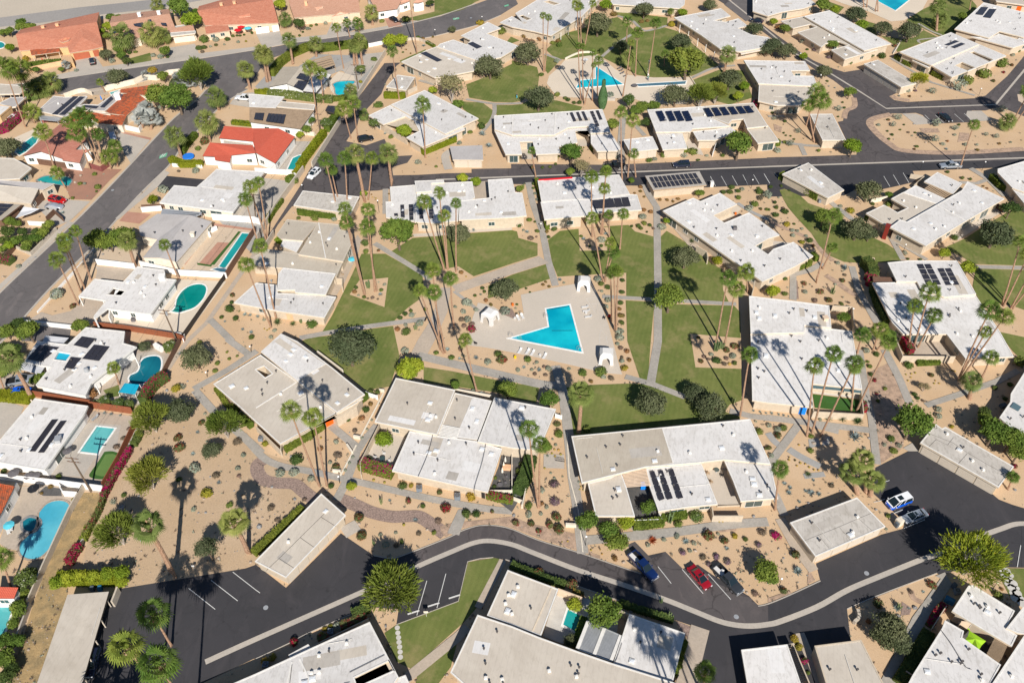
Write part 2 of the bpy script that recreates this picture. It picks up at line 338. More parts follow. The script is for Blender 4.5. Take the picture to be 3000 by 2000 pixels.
leafmat('agave_blue',(0.260,0.330,0.330),(0.340,0.410,0.390)); leafmat('agave_green',(0.090,0.140,0.050),(0.130,0.190,0.070)); leafmat('cactus_green',(0.169,0.234,0.091),(0.234,0.299,0.130)); leafmat('cactus_gold',(0.420,0.300,0.060),(0.500,0.380,0.100)); leafmat('aloe_red',(0.500,0.090,0.035),(0.420,0.060,0.030))
leafmat('cypress',(0.065,0.143,0.052),(0.104,0.195,0.078))
# ================= GROUND =================
EXCL=[]
LM=[]  # landmarks: (short name, position)
def landmark(n,p): LM.append((n,Vector((p[0],p[1],0))))
_li={}
def sheet(name,s,mat,lvl,P=None,smooth=False,label=None):
    P=P or pts(s)
    if smooth: P=smooth_pl(P+[P[0]],4)[:-1]
    _li[lvl]=_li.get(lvl,0)+1
    z=.02*lvl+.0007*(_li[lvl]%26)
    if not mat.startswith(('sand','wash','dry','gravel')): EXCL.append([(q.x,q.y) for q in P])
    b=MB(); l=fixo(P,1)
    tr=tessellate_polygon([[Vector((p[0],p[1],0)) for p in l]])
    b.v=[(p[0],p[1],z) for p in l]
    for t in tr:
        a,c,d=[l[i] for i in t]
        if (c[0]-a[0])*(d[1]-a[1])-(c[1]-a[1])*(d[0]-a[0])<0: t=(t[0],t[2],t[1])
        b.f.append(tuple(t)); b.m.append(0)
    o=b.build(name,mat); o['kind']='structure'
    return o
def strip(name,s,w,mat,lvl,sm=True,kind='structure'):
    P=pts(s)
    if sm: P=smooth_pl(P,5)
    _li[lvl]=_li.get(lvl,0)+1
    z=.02*lvl+.0007*(_li[lvl]%26)
    L,Q=ribbon(P,w); b=MB(); n=len(P)
    for i in range(n-1): EXCL.append([(q.x,q.y) for q in (L[i],L[i+1],Q[i+1],Q[i])])
    b.add([(p.x,p.y,z) for p in L]+[(p.x,p.y,z) for p in Q],[(i,n+i,n+i+1,i+1) for i in range(n-1)])
    o=b.build(name,mat); o['kind']=kind; return o
def kerb(s,w=.16,h=.12,sm=True,name='kerb'):
    P=pts(s)
    if sm: P=smooth_pl(P,4)
    L,Q=ribbon(P,w); b=MB(); n=len(P)
    b.add([(p.x,p.y,h) for p in L]+[(p.x,p.y,h) for p in Q]+[(p.x,p.y,0) for p in L]+[(p.x,p.y,0) for p in Q],
      [(i,n+i,n+i+1,i+1) for i in range(n-1)]+[(i,i+1,2*n+i+1,2*n+i) for i in range(n-1)]+[(n+i+1,n+i,3*n+i,3*n+i+1) for i in range(n-1)])
    o=b.build(name,'concrete'); o['kind']='structure'; return o
g=MB(); g.add([(-900,-200,0),(900,-200,0),(900,1500,0),(-900,1500,0)],[(0,1,2,3)]); g.build('ground','sand')['kind']='structure'
# the wash beyond the top street
K(0,0); sheet('wash_bank','-400,-400 3000,-900 2800,-60 2352,0 1560,110 1000,170 400,260 0,330 -400,400','wash',1)
sheet('wash_bed','-300,190 0,165 720,72 1400,0 2100,-90 2200,-60 1450,80 900,140 400,210 0,250 -300,290','wash_bed',2)
# residential street running up to the left
K(1,0); sheet('street','-500,1640 0,1110 500,640 820,330 1130,10 1390,-270 1600,-490 1790,-640 1930,-770 2280,-750 2140,-665 2000,-560 1800,-345 1690,-240 1590,-90 1510,0 1320,180 1080,440 860,690 470,1070 120,1460 0,1568 -400,2000','asphalt_old',2)
K(0,0); sheet('street','-600,880 -600,800 100,785 540,730 960,665 1400,595 1850,540 2352,462 2720,395 3200,330 3560,268 4050,150 4370,40 4700,-80 4760,40 4600,140 4352,240 3952,340 3720,375 3500,400 3390,412 2770,440 2690,470 2490,540 2400,620 2330,740 2230,830 1900,800 1800,690 1650,655 1240,770 980,800 900,828 560,868 100,900','asphalt_old',1)
K(1,0); kerb('-500,1650 0,1122 500,650 820,340 1130,18 1390,-262 1600,-482 1790,-632 1890,-740',.5,.1); kerb('-300,1890 120,1462 470,1072 860,692 1080,442 1320,182 1510,0 1590,-92 1690,-242 1800,-347 2000,-562 2140,-667 2270,-740',.5,.1)
K(0,0); kerb('-600,796 100,780 540,726 960,660 1400,590 1850,535 2352,457 2720,390 3200,325 3560,263 4050,145 4370,35',.5,.1); kerb('560,872 900,832 1180,790 1240,772 1650,660 1800,695 1895,780',.4,.1); kerb('3720,378 3952,343 4352,243 4600,143',.4,.1)
# green bike marks
K(0,0)
for q in ('1470,1430 1540,1405 1530,1440 1460,1462',): sheet('bike_lane_mark',q,'green_paint',4)
strip('bike_lane_mark','1475,1450 1500,1418',.25,'white_paint',5,False); strip('bike_lane_mark','1498,1442 1522,1412',.25,'white_paint',5,False)
K(0,1); sheet('bike_lane_mark','1810,172 1865,163 1868,178 1812,188','green_paint',4); strip('bike_lane_mark','1825,182 1850,167',.3,'white_paint',5,False); sheet('bike_lane_mark','2280,55 2320,42 2322,58 2284,68','green_paint',4)
K(1,0); sheet('bike_lane_mark','610,612 665,602 655,632 600,640','green_paint',4)
# alley and middle road
K(1,1); sheet('alley','-60,760 -10,620 110,600 420,120 500,-20 760,-450 940,-670 1180,-985 1330,-990 1290,-960 1200,-820 1150,-700 1000,-545 950,-490 930,-410 850,-300 830,-268 1010,-230 1180,-290 1260,-130 1440,-140 1390,-70 1250,-30 1260,45 1500,40 1750,25 1980,22 1980,-15 2352,-20 2352,110 1720,110 1230,170 1110,185 970,190 940,260 330,330 200,500 90,690','asphalt_mid',2)
K(1,2); sheet('road','-10,-25 900,-40 1450,-70 2352,-112 2352,-60 2352,130 1780,155 1200,140 0,125','asphalt_new',1)
K(1,3); sheet('road','-10,-120 810,-140 1230,-165 1700,-150 2352,-185 3000,-220 3000,-70 2352,-35 1330,5 1370,100 1200,140 1060,170 830,160 700,230 0,240 -10,120','asphalt_new',1)
K(1,2); strip('gutter','-700,85 0,58 540,38 1000,18 1700,-10 2352,-35 3300,-68 4704,-115 5300,-135',.7,'concrete',3)
K(1,2); sheet('parking_apron','-10,-60 900,-52 1450,-75 2352,-116 3300,-150 3300,-80 2352,-48 1700,-22 1000,8 0,46','asphalt_mid',2)
# parking bay lines on the middle road
K(1,2)
for q in ('1822,55 1870,145','1922,52 1972,140','2022,48 2072,137','2120,40 2168,132','2218,38 2270,125','2315,30 2368,118'): strip('parking_line',q,.12,'white_paint',4,False)
K(1,3)
for q in ('-35,35 15,120','60,25 90,60','1062,52 1120,150','1150,40 1208,138','1240,22 1295,115'): strip('parking_line',q,.12,'white_paint',4,False)
K(0,2)
for q in ('1090,1480 1180,1478',): strip('parking_line',q,.12,'white_paint',4,False)
# upper right loop
K(0,3); sheet('loop_road','-500,-60 -362,0 0,265 130,360 280,470 420,560 560,620 700,665 860,640 1200,850 1115,888 1160,922 1280,940 1900,905 2000,880 2200,700 2352,520 2600,250 2900,250 2900,1200 2352,1070 2200,1010 2100,990 2000,1018 1820,1018 1240,1045 1150,1045 960,1072 918,1115 922,1155 990,1245 1100,1340 1230,1400 1700,1424 2352,1392 3000,1360 3000,1430 2352,1470 1500,1495 0,1530 0,1450 810,1432 820,1400 720,1292 640,1122 690,1112 700,1050 800,990 815,940 770,870 600,740 430,640 260,520 0,330 -370,60 -700,-150','asphalt_mid',2)
strip('gutter','-400,-30 -60,240 240,490 560,670 820,830 1085,1000 2090,965 2352,650 2700,240',.7,'concrete',4,False)
sheet('parking_bays','1300,1020 1870,1000 1880,1125 1500,1140 1420,1060','asphalt_mid',2); sheet('parking_pad','1232,1045 1360,1048 1430,1075 1510,1138 1360,1150','concrete',3); sheet('parking_pad','1830,1022 1960,1020 2060,1110 1870,1120 1820,1055','concrete',3)
for q in ('1440,1060 1510,1130','1535,1060 1615,1132','1620,1055 1700,1128','1712,1050 1798,1126','1802,1046 1860,1100'): strip('parking_line',q,.14,'white_paint',5,False)
sheet('road_island','2290,870 2352,865 2500,880 2500,1000 2352,960 2300,930','sand_pale',3)
# entrance garden gravel edges
strip('cobble_edge','1130,1052 975,1090 935,1140 1010,1235 1120,1325 1250,1385 1700,1405 2352,1370',2.2,'gravel_pink',3)
strip('cobble_edge','790,900 795,980 720,1020 700,1090',1.6,'gravel_pink',3); strip('cobble_edge','1140,880 1180,905 1300,925',1.8,'gravel_pink',3)
sheet('gravel_bed','1390,1180 1560,1180 1580,1220 1420,1225','gravel_pink',3); sheet('gravel_bed','1760,1220 1850,1225 1850,1290 1740,1310','gravel_pink',3)
# the private drive at the bottom
K(3,1); sheet('drive','-2352,1340 -1615,1560 -1352,800 -1275,705 -790,685 -735,742 0,480 275,692 780,192 1080,395 1250,420 1400,375 1780,225 1900,165 2050,122 2200,122 2352,155 2592,255 2952,365 3172,440 3532,560 3602,600 3400,440 3762,362 3912,520 4060,480 4180,565 4532,770 4612,862 4704,842 4904,760 5184,630 5144,470 5744,205 5944,150 5960,90 5674,-170 5690,-410 6034,-583 6094,-558 6754,-178 6824,-118 6954,-68 7056,-38 7600,60 7600,520 6884,505 6834,520 6404,540 6304,580 6254,560 5429,885 5464,1165 5500,1568 5500,1800 4350,1800 3912,1568 4092,1080 4032,1050 3852,990 3592,900 3252,780 2812,625 2352,452 2290,435 2180,415 1945,450 1860,815 1290,1030 1310,890 1050,870 810,962 470,1112 300,1202 0,1342','asphalt_new',1)
K(3,0); sheet('drive','740,1568 1000,800 1080,705 2352,500 2352,1335 1860,1568 1800,1800 600,1800','asphalt_new',2)
K(3,1); strip('gutter','-465,1376 0,1165 1000,722 1480,500 1800,362 2000,283 2150,264 2352,298 2552,375 2952,530 3352,660 3752,800 4052,920 4252,1000 4402,1035 4552,1045 4704,1030 4824,1000 5154,870 5424,720 5704,600 6154,420 6314,370 6704,205 6854,150 6954,115 7056,105 7300,110',.95,'concrete',4)
# older apron along the upper side of the drive
K(3,1); sheet('parking_apron','1450,372 1800,225 1920,165 2050,125 2200,125 2352,158 2592,258 2952,368 3172,443 3532,563 3912,523 4532,775 4620,860 4704,845 4704,1012 4552,1026 4402,1016 4252,985 3752,785 2952,515 2352,280 2150,246 2000,265 1500,482','asphalt_mid',3)
kerb('1080,398 1250,422 1400,378 1780,228 1900,168 2050,124 2200,124 2352,157 2592,257 2952,367 3172,442 3532,565',.15,.12)
kerb('0,1345 300,1205 470,1115 810,965 1050,873',.15,.12); kerb('2290,437 2352,455 2812,628 3252,782 3500,870',.15,.12); kerb('4612,862 4704,842 4904,760 5184,630',.15,.12); kerb('5429,888 5700,770 6254,560',.15,.12)
kerb('1290,1032 1860,817 1945,453 2060,425 2180,416',.12,.12,False)
K(3,0)
for q in ('1735,700 1978,892','1940,625 2185,815','2140,550 2352,715 2390,742'): strip('parking_line',q,.12,'white_paint',5,False)
K(3,1)
for q in ('1570,630 1478,948','1745,565 1663,880'): strip('parking_line',q,.12,'white_paint',5,False)
K(3,2)
for q in ('1340,500 1462,655','1562,525 1755,748','1800,568 2010,803'): strip('parking_line',q,.12,'white_paint',5,False)
K(2,3)
for q in ('970,1478 1035,1465','1068,1292 1115,1278'): strip('parking_line',q,.12,'white_paint',5,False)
KC(2500,1350,7.84)
for q in ('590,930 720,880','855,1235 1140,1120','1160,1550 1640,1350'): strip('parking_line',q,.12,'white_paint',5,False)
K(3,3); strip('parking_line','2320,305 2288,505',.12,'white_paint',5,False)
K(3,2); sheet('parking_bay','1060,300 1130,270 1280,425 1410,362 1570,520 1640,490 1800,570 1830,560 1700,900 1300,700','asphalt_mid',2)
# ---- lawns
K(1,1)
sheet('lawn','1240,745 1440,620 1980,575 2352,548 2398,560 2412,620 2587,670 2587,782 2352,855 2000,972 1860,880 1530,945','grass',3)
sheet('lawn','970,765 1190,765 1530,960 1545,1100 1500,1185 1390,1265 1270,1380 1000,1420 610,1480 700,1330 880,960','grass',3)
sheet('palm_bed','860,1140 950,1010 1215,985 1180,1255','sand',4)
K(2,1)
sheet('lawn','420,0 480,-30 660,-50 1060,-115 1260,-140 1290,0 1320,140 1230,415 1010,450 610,130','grass',3)
sheet('lawn','1540,235 1800,275 2352,385 2600,412 2595,470 2575,565 2352,520 2210,470 1540,375','grass',3)
K(1,2)
sheet('lawn','330,640 440,555 620,535 900,510 1070,500 1130,560 1310,610 1310,1165 1050,1155 1050,940 760,955 420,975 370,850','grass',3)
sheet('cactus_bed','612,535 880,520 905,605 875,735 622,738','sand',4)
sheet('lawn','-220,1060 0,958 330,855 362,990 20,1105 -220,1175','grass',3)
sheet('lawn','1365,610 1420,555 1600,660 1720,760 1830,850 1925,905 1940,1100 1990,1205 1370,1190','grass',3)
sheet('lawn','1358,1225 2040,1242 2095,1300 2110,2108 2000,2150 1960,2208 1305,1960 1340,1500','grass',3)
sheet('planting_bed','1635,1500 2105,1540 2110,1822 1685,1808 1660,1640','sand',4)
sheet('lawn','1045,1192 1308,1208 1275,1568 1248,1925 1175,1910 1060,1568','grass',3)
K(2,2)
sheet('lawn','485,520 465,430 620,405 1060,388 1240,392 1400,445 1600,525 2100,695 2090,710 540,870 500,700','grass',3)
K(1,3)
sheet('lawn','105,180 150,168 300,235 370,300 640,395 760,520 930,600 1100,680 1180,735 1225,835 860,850 700,840 560,780 470,690 400,580 270,440 185,340 140,260','grass',3)
sheet('lawn','1600,720 1800,630 2000,500 2352,300 2700,300 2700,890 2352,875 1900,860 1740,770','grass',3)
sheet('lawn','1910,900 2352,915 2800,930 2800,1400 2352,1280 2240,1240 2120,1215 1960,1250 1880,1060','grass',3)
sheet('lawn','2110,1478 2400,1540 2700,1700 2700,1900 2352,1760 2250,1660','grass',3)
K(0,1)
sheet('lawn','1930,780 2050,735 2250,640 2352,590 2352,560 2582,620 2602,700 2590,800 2440,930 2352,945 2180,940 1960,900','grass',3)
sheet('lawn','1900,935 2080,945 2180,1020 2150,1110 2090,1160 1900,1000','grass',3)
sheet('lawn','2190,968 2352,968 2440,960 2560,900 2760,925 3000,985 2960,1040 2352,1060 2212,1064','grass',3)
sheet('lawn','1350,180 1640,110 1640,-30 2200,-60 2010,25 1900,92 1500,195','grass',3)
sheet('lawn','1320,560 1560,455 1560,475 1340,590','grass',3)
K(0,2)
sheet('lawn','310,460 480,310 600,280 900,175 970,160 1080,240 1130,290 1200,300 1400,255 1520,290 1700,440 1900,600 1640,705 1300,715 1150,690 850,540 800,500 480,550 400,540','grass',3)
sheet('lawn','940,110 1100,125 1430,165 1425,235 1180,262 1130,200 960,140','grass',3)
sheet('lawn','1655,740 1900,645 2120,650 2210,900 2000,965 1700,880','grass',3)
sheet('lawn','-10,340 70,375 0,400 -60,400','grass',3); sheet('lawn','300,500 440,560 330,680 300,640','grass',3)
K(0,0); sheet('lawn','1190,540 1380,488 1392,560 1210,592','grass',3)
K(0,3)
sheet('lawn','540,10 700,70 640,135 560,110','grass',3); sheet('lawn','1270,190 1420,90 1800,-80 1920,60 1880,150 1700,310 1570,335 1420,260','grass',3); sheet('lawn','1030,330 1240,365 1350,345 1430,280 1560,345 1430,392 1190,482 1150,410','grass',3)
sheet('lawn','850,180 980,220 1000,330 880,280','grass',3)
K(3,1)
sheet('lawn','1180,1110 1295,1032 1862,820 1948,458 2180,420 2235,428 2250,445 2060,842 1900,1020 1430,1440 1290,1370','grass',3)
sheet('lawn','1480,1510 1850,1190 1790,1420 1680,1568 1600,1700 1440,1700','grass',3)
K(3,3); sheet('lawn','2090,512 2500,520 2500,950 2230,790 2110,560','grass',3)
# ---- paths
def path(s,w,mat='path_grey',lvl=5,sm=False): return strip('path',s,w,mat,lvl,sm)
K(1,1); path('1090,670 1540,950 1600,1010',1.5); path('400,1540 660,1492 1040,1432 1500,1372 1560,1365',1.5,sm=True)
sheet('path','1800,1060 2352,868 2600,788 2690,850 2352,955 1850,1130','path_tan',5); sheet('path','1700,1075 1790,1080 1760,1300 1640,1568 1560,1715 1420,1690 1480,1568 1600,1380 1640,1280','path_tan',4)
path('1190,170 1190,400',1.6); path('1820,1110 2050,1290',.9)
sheet('patio','1450,610 1650,605 1960,570 2352,548 2352,520 2000,540 1440,585','pool_deck',4)
sheet('patio','740,980 930,590 970,640 940,760 800,1060 700,1200 640,1150','path_tan',4)
K(2,1); path('1480,130 1800,205 2352,335 2652,400 2810,405',2.3,sm=True); path('690,775 940,985 900,1100 830,1290 740,1460',1.7); path('1110,770 1010,890 940,1000',1.5); path('-120,860 0,1000 100,1090 250,1150 500,1195 800,1262 950,1295 1600,1445 2100,1535 2352,1560',1.5,sm=True)
path('2090,1530 1880,1568 1790,1770',1.4)
K(1,2); path('150,110 190,300 280,560 330,820 400,1060',1.7); path('1215,130 1260,230 1330,340 1340,1000 1340,1568 1275,1950',1.8); path('830,1158 2060,1228',1.3)
K(2,2); path('1040,325 1290,395 1590,512',1.5); path('400,225 470,480 520,860 560,1250 610,1568 650,1950',2.0); path('2000,640 2200,690 2660,740 3000,830',1.5); path('290,1100 480,1105',3.4,'concrete')
K(3,2); path('650,262 1100,222 1500,182 2000,115 2352,90',1.9,sm=True); path('1160,190 1090,100 1080,60',1.2); path('1730,1060 1600,1568 1560,1750',3.0,'path_tan')
K(3,1); path('1905,-10 1825,205',1.7); path('1380,1530 1850,1150 1950,1060',1.7,'path_tan'); path('2040,880 2270,440',1.3,'path_tan'); path('840,110 900,200',3,'concrete')
K(3,3); path('110,60 260,330 420,540',1.9,'path_tan'); path('1580,570 1640,640 1380,1000 1100,1568 1000,1750',2.0); path('290,1110 480,1568',1.5,'path_tan')
K(2,3); path('280,770 160,930 40,1090 0,1300 80,1440 150,1600',1.6); path('840,80 900,500 950,700 1000,1130',1.5); path('1070,80 1200,330 1300,570',1.7); path('1450,590 1750,490 2100,370 2300,270',1.4); path('-10,700 300,740 950,820',1.6); sheet('path','1240,980 1330,930 1390,1010 1290,1010','concrete',4)
K(1,3); path('560,280 760,440 830,480',1.6); path('770,880 830,1100 1000,1400',1.6); path('500,850 380,920 230,960 230,1190',1.6); path('1120,600 1240,820',1.4); path('1150,640 1460,820',1.2); path('1900,885 2352,895 2700,905',1.4); path('1860,-20 2020,80 2180,240',1.7); path('1760,110 1920,120 2000,90',1.3)
K(0,1); path('1930,915 2170,955 2352,955 2440,950',1.1,sm=True); path('2190,960 2190,1040 2150,1130 2090,1200',1.3,sm=True); path('1500,740 1640,780',1.5); path('1770,1560 1740,1440 1790,1390',2.4,'concrete',sm=True)
K(0,2); path('970,150 1100,190 1200,280 1300,275 1420,240',1.2,sm=True); path('1100,320 1000,380 900,460 820,530',1.2); path('1650,720 1850,630 2050,605',1.2,sm=True); path('300,500 420,545 450,560',1.2); path('1020,1060 1000,1300 1010,1568',2.0); path('1120,1140 1220,1250',1.4)
K(0,3); path('1380,220 1500,290 1600,340 1390,370 1400,400',.9,sm=True); path('1220,370 1150,490',.9); path('110,1310 360,1340 560,1350',1.3); path('290,1320 340,1430',1.4); path('0,1072 150,1068',1.2); path('1130,540 1500,760 1900,880',1.1)
# sidewalks and driveways of the private houses
K(1,0); strip('pavement','-500,1600 0,1070 450,655 560,540 650,470',1.6,'concrete',1,False)
K(1,0); sheet('driveway','340,300 560,230 640,270 830,285 650,460 520,510 400,400 340,330','concrete',4)
sheet('driveway','1440,150 1530,50 1900,85 1820,200 1560,190','asphalt_new',3); sheet('pavement','1510,0 1560,20 1450,150 1170,380 1090,450 1060,440 1320,200','concrete',3)
sheet('front_yard','1170,378 1390,400 1280,490 1095,465','brick_paving',3); sheet('front_yard','560,-30 1120,-10 1010,90 840,270 650,265 600,150','gravel_red',3)
sheet('front_yard','880,660 960,600 1500,620 1280,880 900,840 720,850','sand_pale',1)
sheet('driveway','880,880 1240,905 1120,1020 920,1000','concrete',3); sheet('driveway','900,880 1240,905 1120,1020 880,990','path_tan',4)
sheet('driveway','240,1390 380,1300 480,1330 650,1290 770,1180 980,1200 900,1290 860,1400 680,1445','path_tan',4)
strip('path','350,1300 520,1090 700,900 880,700',.25,'coping',4,False)
sheet('driveway','240,1410 650,1460 640,1568 200,1568 150,1500','asphalt_old',3)
sheet('pool_terrace','930,1430 860,1400 980,1290 1370,1320 1640,1000 2080,1020 1690,1540','deck_cream',3)
sheet('pool_terrace','1700,930 1670,850 1980,490 2352,540 2100,950 1940,930','sand_pale',3); sheet('bocce_court','1825,860 2000,660 2110,665 1960,865','brick_paving',5); sheet('turf_strip','2190,560 2215,562 1970,868 1930,868 2120,650','turf',5); sheet('turf_strip','1810,850 1950,870 1940,885 1815,868','turf',6)
sheet('brick_border','1970,485 2352,540 2352,560 1980,510 1700,870 1690,850','brick_paving',4)
sheet('back_yard','2352,-10 2352,440 2200,420 2100,380 2200,200 2100,100','concrete',2)
K(1,1); sheet('back_yard','-250,60 0,60 330,100 60,450 0,500 -100,480 -260,350','concrete',2); sheet('back_yard','-200,360 0,340 90,600 0,800 -350,450','gravel_grey',1)
K(0,1); sheet('back_yard','160,1560 360,1300 560,1300 430,1560','concrete',2); sheet('driveway','700,640 1000,500 1180,480 1190,510 1060,620 900,800 800,650','concrete',2); sheet('gravel_yard','-10,800 160,620 380,620 560,500 860,510 1000,500 1190,510 940,880 900,700 780,650 160,900','gravel_grey',1)
sheet('pool_terrace','660,760 760,660 900,700 920,780 840,870 740,890 690,840','deck_cream',4)
sheet('driveway','0,310 220,290 240,380 60,440','concrete',2); sheet('driveway','700,200 900,190 960,250 800,330 650,320','concrete',2); sheet('driveway','1180,170 1290,160 1350,245 1220,260','brick_paving',2)
K(0,0); sheet('driveway','695,560 880,520 960,640 700,650','concrete',2); sheet('driveway','1560,440 1790,405 1830,500 1560,540','concrete',2); sheet('driveway','1060,1240 1110,1210 1380,1290 1200,1500 1130,1390','concrete',2); sheet('pavement','280,740 700,650 1200,580 1850,490 2352,430 2352,462 1850,538 540,728 320,760','concrete',1)
sheet('driveway','1110,1205 1390,1270 1380,1290 1120,1225','brick_paving',3); sheet('driveway','2110,960 2180,860 2352,850 2352,1000','concrete',2); sheet('back_yard','560,860 960,800 1000,870 800,880','path_tan',2)
sheet('pool_terrace','130,1270 330,1180 380,1260 250,1420 140,1400','deck_cream',2)
K(0,1); sheet('pavement','0,300 60,440 370,395 850,330 1200,270 1500,200 1480,190 1180,245 850,300 350,350','concrete',1)
K(2,0)
sheet('driveway','-10,530 220,600 180,700 60,830 -10,900','concrete',2); sheet('pool_terrace','860,640 1240,690 960,1290 440,1240 650,880','path_tan',2); sheet('pool_terrace','660,870 740,740 1110,770 1060,1040 870,1080 760,1240 440,1230','concrete',3)
sheet('pool_terrace','1120,350 1100,250 1270,110 1420,95 1510,140 1500,250 1420,420 1310,590 1220,560 1200,420','concrete',4); sheet('back_yard','780,420 1000,300 1250,60 1400,60 1560,120 1300,600 870,560','path_tan',3); sheet('turf_strip','950,450 1090,400 1110,500 1000,520','grass',5)
sheet('driveway','0,290 330,330 340,470 0,470','path_tan',2)
sheet('putting_green','960,1015 1030,1010 1090,1030 1105,1060 1080,1120 1050,1180 1000,1255 960,1268 870,1262 820,1235 850,1180 900,1110','turf',5,smooth=True); sheet('putting_green','970,1040 1040,1035 1075,1060 1045,1110 1035,1150 1000,1215 960,1240 890,1230 880,1200 930,1110','turf_light',6,smooth=True)
sheet('back_yard','-10,1200 960,1290 950,1390 -10,1300','path_tan',1); sheet('pool_terrace','200,1330 570,1340 760,1400 640,1568 450,1980 60,1900 -10,1850 90,1568','path_tan',2)
sheet('planting_bed','350,1390 420,1330 560,1350 570,1420 400,1418','slate',3)
sheet('bark_slope','760,1390 960,1400 900,1568 640,2120 420,2200 450,1968','dry_brush',1)
K(3,0); sheet('bark_slope','760,-180 950,-180 880,0 640,480 620,760 340,1568 240,1900 -50,1900 200,1200 300,860 430,500','dry_brush',2)
sheet('pool_terrace','0,680 170,690 130,900 30,1180 -60,1180','brick_paving',3)
K(2,0); sheet('dirt_garden','1240,850 1500,450 1780,470 1960,650 2352,1010 2352,1568 1600,1568 1000,1568','sand_dark',1)
K(3,0); sheet('dirt_garden','880,0 1240,-720 2352,-560 2900,-400 2780,0 2352,470 1615,742 1565,685 1080,705 750,480','sand_dark',2)
K(2,0); strip('pavement','2360,-830 1900,-170 1720,0 1600,170 1500,320',1.2,'path_tan',3,False)
path('1780,440 2100,260 2360,90',1.7); path('1790,450 1960,640 2150,800 2352,980 2400,1030',1.7); path('2090,-20 2310,140',1.6)
K(1,0); path('1930,1370 2130,1568',1.6)
# cobble stream beds
K(2,1); 
strip('cobble_bed','80,1085 15,1130 20,1210 80,1275 200,1300 350,1310 430,1370 520,1440 620,1480',2.6,'cobble',3); strip('cobble_bed','780,1450 930,1510 1060,1568 1250,1610 1400,1605 1500,1610 1600,1670 1740,1770',2.6,'cobble',3)
K(3,1); sheet('gravel_bed','1690,130 1800,100 1790,200 1740,228 1700,180','gravel_pink',3); sheet('gravel_bed','1890,90 2352,40 2500,100 2942,200 2952,350 2600,240 2352,140 2200,108 2050,110 1880,150','gravel_pink',3)
K(3,2); sheet('gravel_bed','680,290 720,370 810,400 810,435 700,400','gravel_pink',3); sheet('gravel_bed','1510,1000 1670,1060 1640,1180 1540,1080','cobble',3); sheet('gravel_bed','1900,170 2060,150 2060,170 1910,185','gravel_pink',3)
K(3,3); sheet('gravel_bed','0,790 200,720 220,745 0,830','gravel_pink',4); sheet('gravel_bed','370,540 400,560 430,630 360,660','gravel_pink',4); sheet('gravel_bed','1230,820 1320,880 1300,940 1220,950','cobble',3); strip('cobble_bed','1310,720 1340,790 1440,840',1,'gravel_pink',3)
K(2,3)
strip('cobble_bed','190,990 300,1060 480,1150',1.6,'gravel_grey',3); strip('cobble_bed','0,840 60,920 130,970',1.4,'gravel_grey',3); sheet('gravel_bed','370,900 460,890 480,960 380,980','gravel_grey',3); sheet('gravel_bed','500,880 570,870 560,950 500,960','gravel_grey',3); strip('cobble_bed','330,1240 520,1220',1.2,'gravel_grey',3); sheet('gravel_bed','900,300 1100,200 1230,400 1300,560 1240,980 1040,1120 990,900 960,640','gravel_pink',2)
K(1,3); strip('cobble_bed','530,960 650,1040 760,1120 830,1150',1.5,'gravel_pink',3); strip('cobble_bed','0,460 130,520 300,590 430,660 500,750 600,830',1.2,'gravel_pink',3) ; strip('cobble_bed','250,1010 262,1180',1.0,'cobble',3)
K(1,2); strip('cobble_bed','2070,300 2200,380 2352,450',1.2,'gravel_grey',3)
K(0,3); sheet('gravel_bed','50,1140 130,1170 120,1220 60,1200','gravel_pink',3)
# stepping stones
K(3,1)
_st=[]
for i,(x,y) in enumerate([(1298,1058),(1303,1105),(1310,1148),(1314,1190),(1320,1234),(1324,1280),(1327,1328)]): _st.append((K,3,1,x,y,.42))
K(3,3)
S2=[(2187,536,.75),(2142,537,.4),(2178,577,.75),(2228,577,.55),(2197,623,.6),(2226,612,.4),(2252,652,.75),(2198,657,.45),(2240,692,.75),(2290,695,.4),(2287,742,.8),(2242,740,.45),(2272,786,.8),(2325,788,.5),(2333,832,.8)]
def stones(lst,r,c):
    K(r,c)
    for x,y,rr in lst:
        p=at(x,y,.1); b=MB(); P=[(rr*math.cos(k*.524),rr*math.sin(k*.524)) for k in range(12)]
        b.prism(P,0,.06); o=b.build('stepping_stone','stone_white'); o.location=(p.x,p.y,.05)
        STONES.append(o)
STONES=[]
stones([(s[3],s[4],s[5]) for s in _st],3,1); stones(S2,3,3)
# ---- pools
def pool(s,mat,label,short,z=.16,smooth=False,r=None,cw=.35,cmat='coping'):
    P=pts(s,z)
    if smooth: P=smooth_pl(P+[P[0]]+[],5)[:-1]
    EXCL.append([(q.x,q.y) for q in P])
    c=centroid(P); e=empty('swimming_pool',(c.x,c.y,0)); tag(e,label,'swimming pool')
    L=fixo(P,1); L=[(x-c.x,y-c.y) for x,y in L]
    b=MB(); b.prism(offset(L,-cw),.02,z,holes=[L]); b.build('coping',cmat,e)
    b=MB(); b.prism(offset(L,-.02),.03,z-.06); b.build('water',mat,e)
    landmark(short,c); return e
KC(1450,780,5.2275); _ap=pool('785,650 1140,590 1330,1308 240,1098 830,925','water_cyan','large blue pool shaped like an arrow inside the pale central deck','the central arrow shaped pool')
def pool_bit(e,s,name,mat,z0,z1):
    P=pts(s,.16); b=MB(); b.prism([(q.x-e.location.x,q.y-e.location.y) for q in P],z0,z1); b.build(name,mat,e)
pool_bit(_ap,'265,1098 330,1070 345,1108','pool_step','water_pale',.10,.108); pool_bit(_ap,'345,1066 400,1050 420,1122 355,1110','pool_step','water_aqua',.10,.104); pool_bit(_ap,'868,975 1192,975 1190,984 872,986','lane_line','water_deep',.10,.106)
pool_bit(_ap,'795,655 1135,600 1138,612 798,668','tile_line','water_deep',.10,.109)
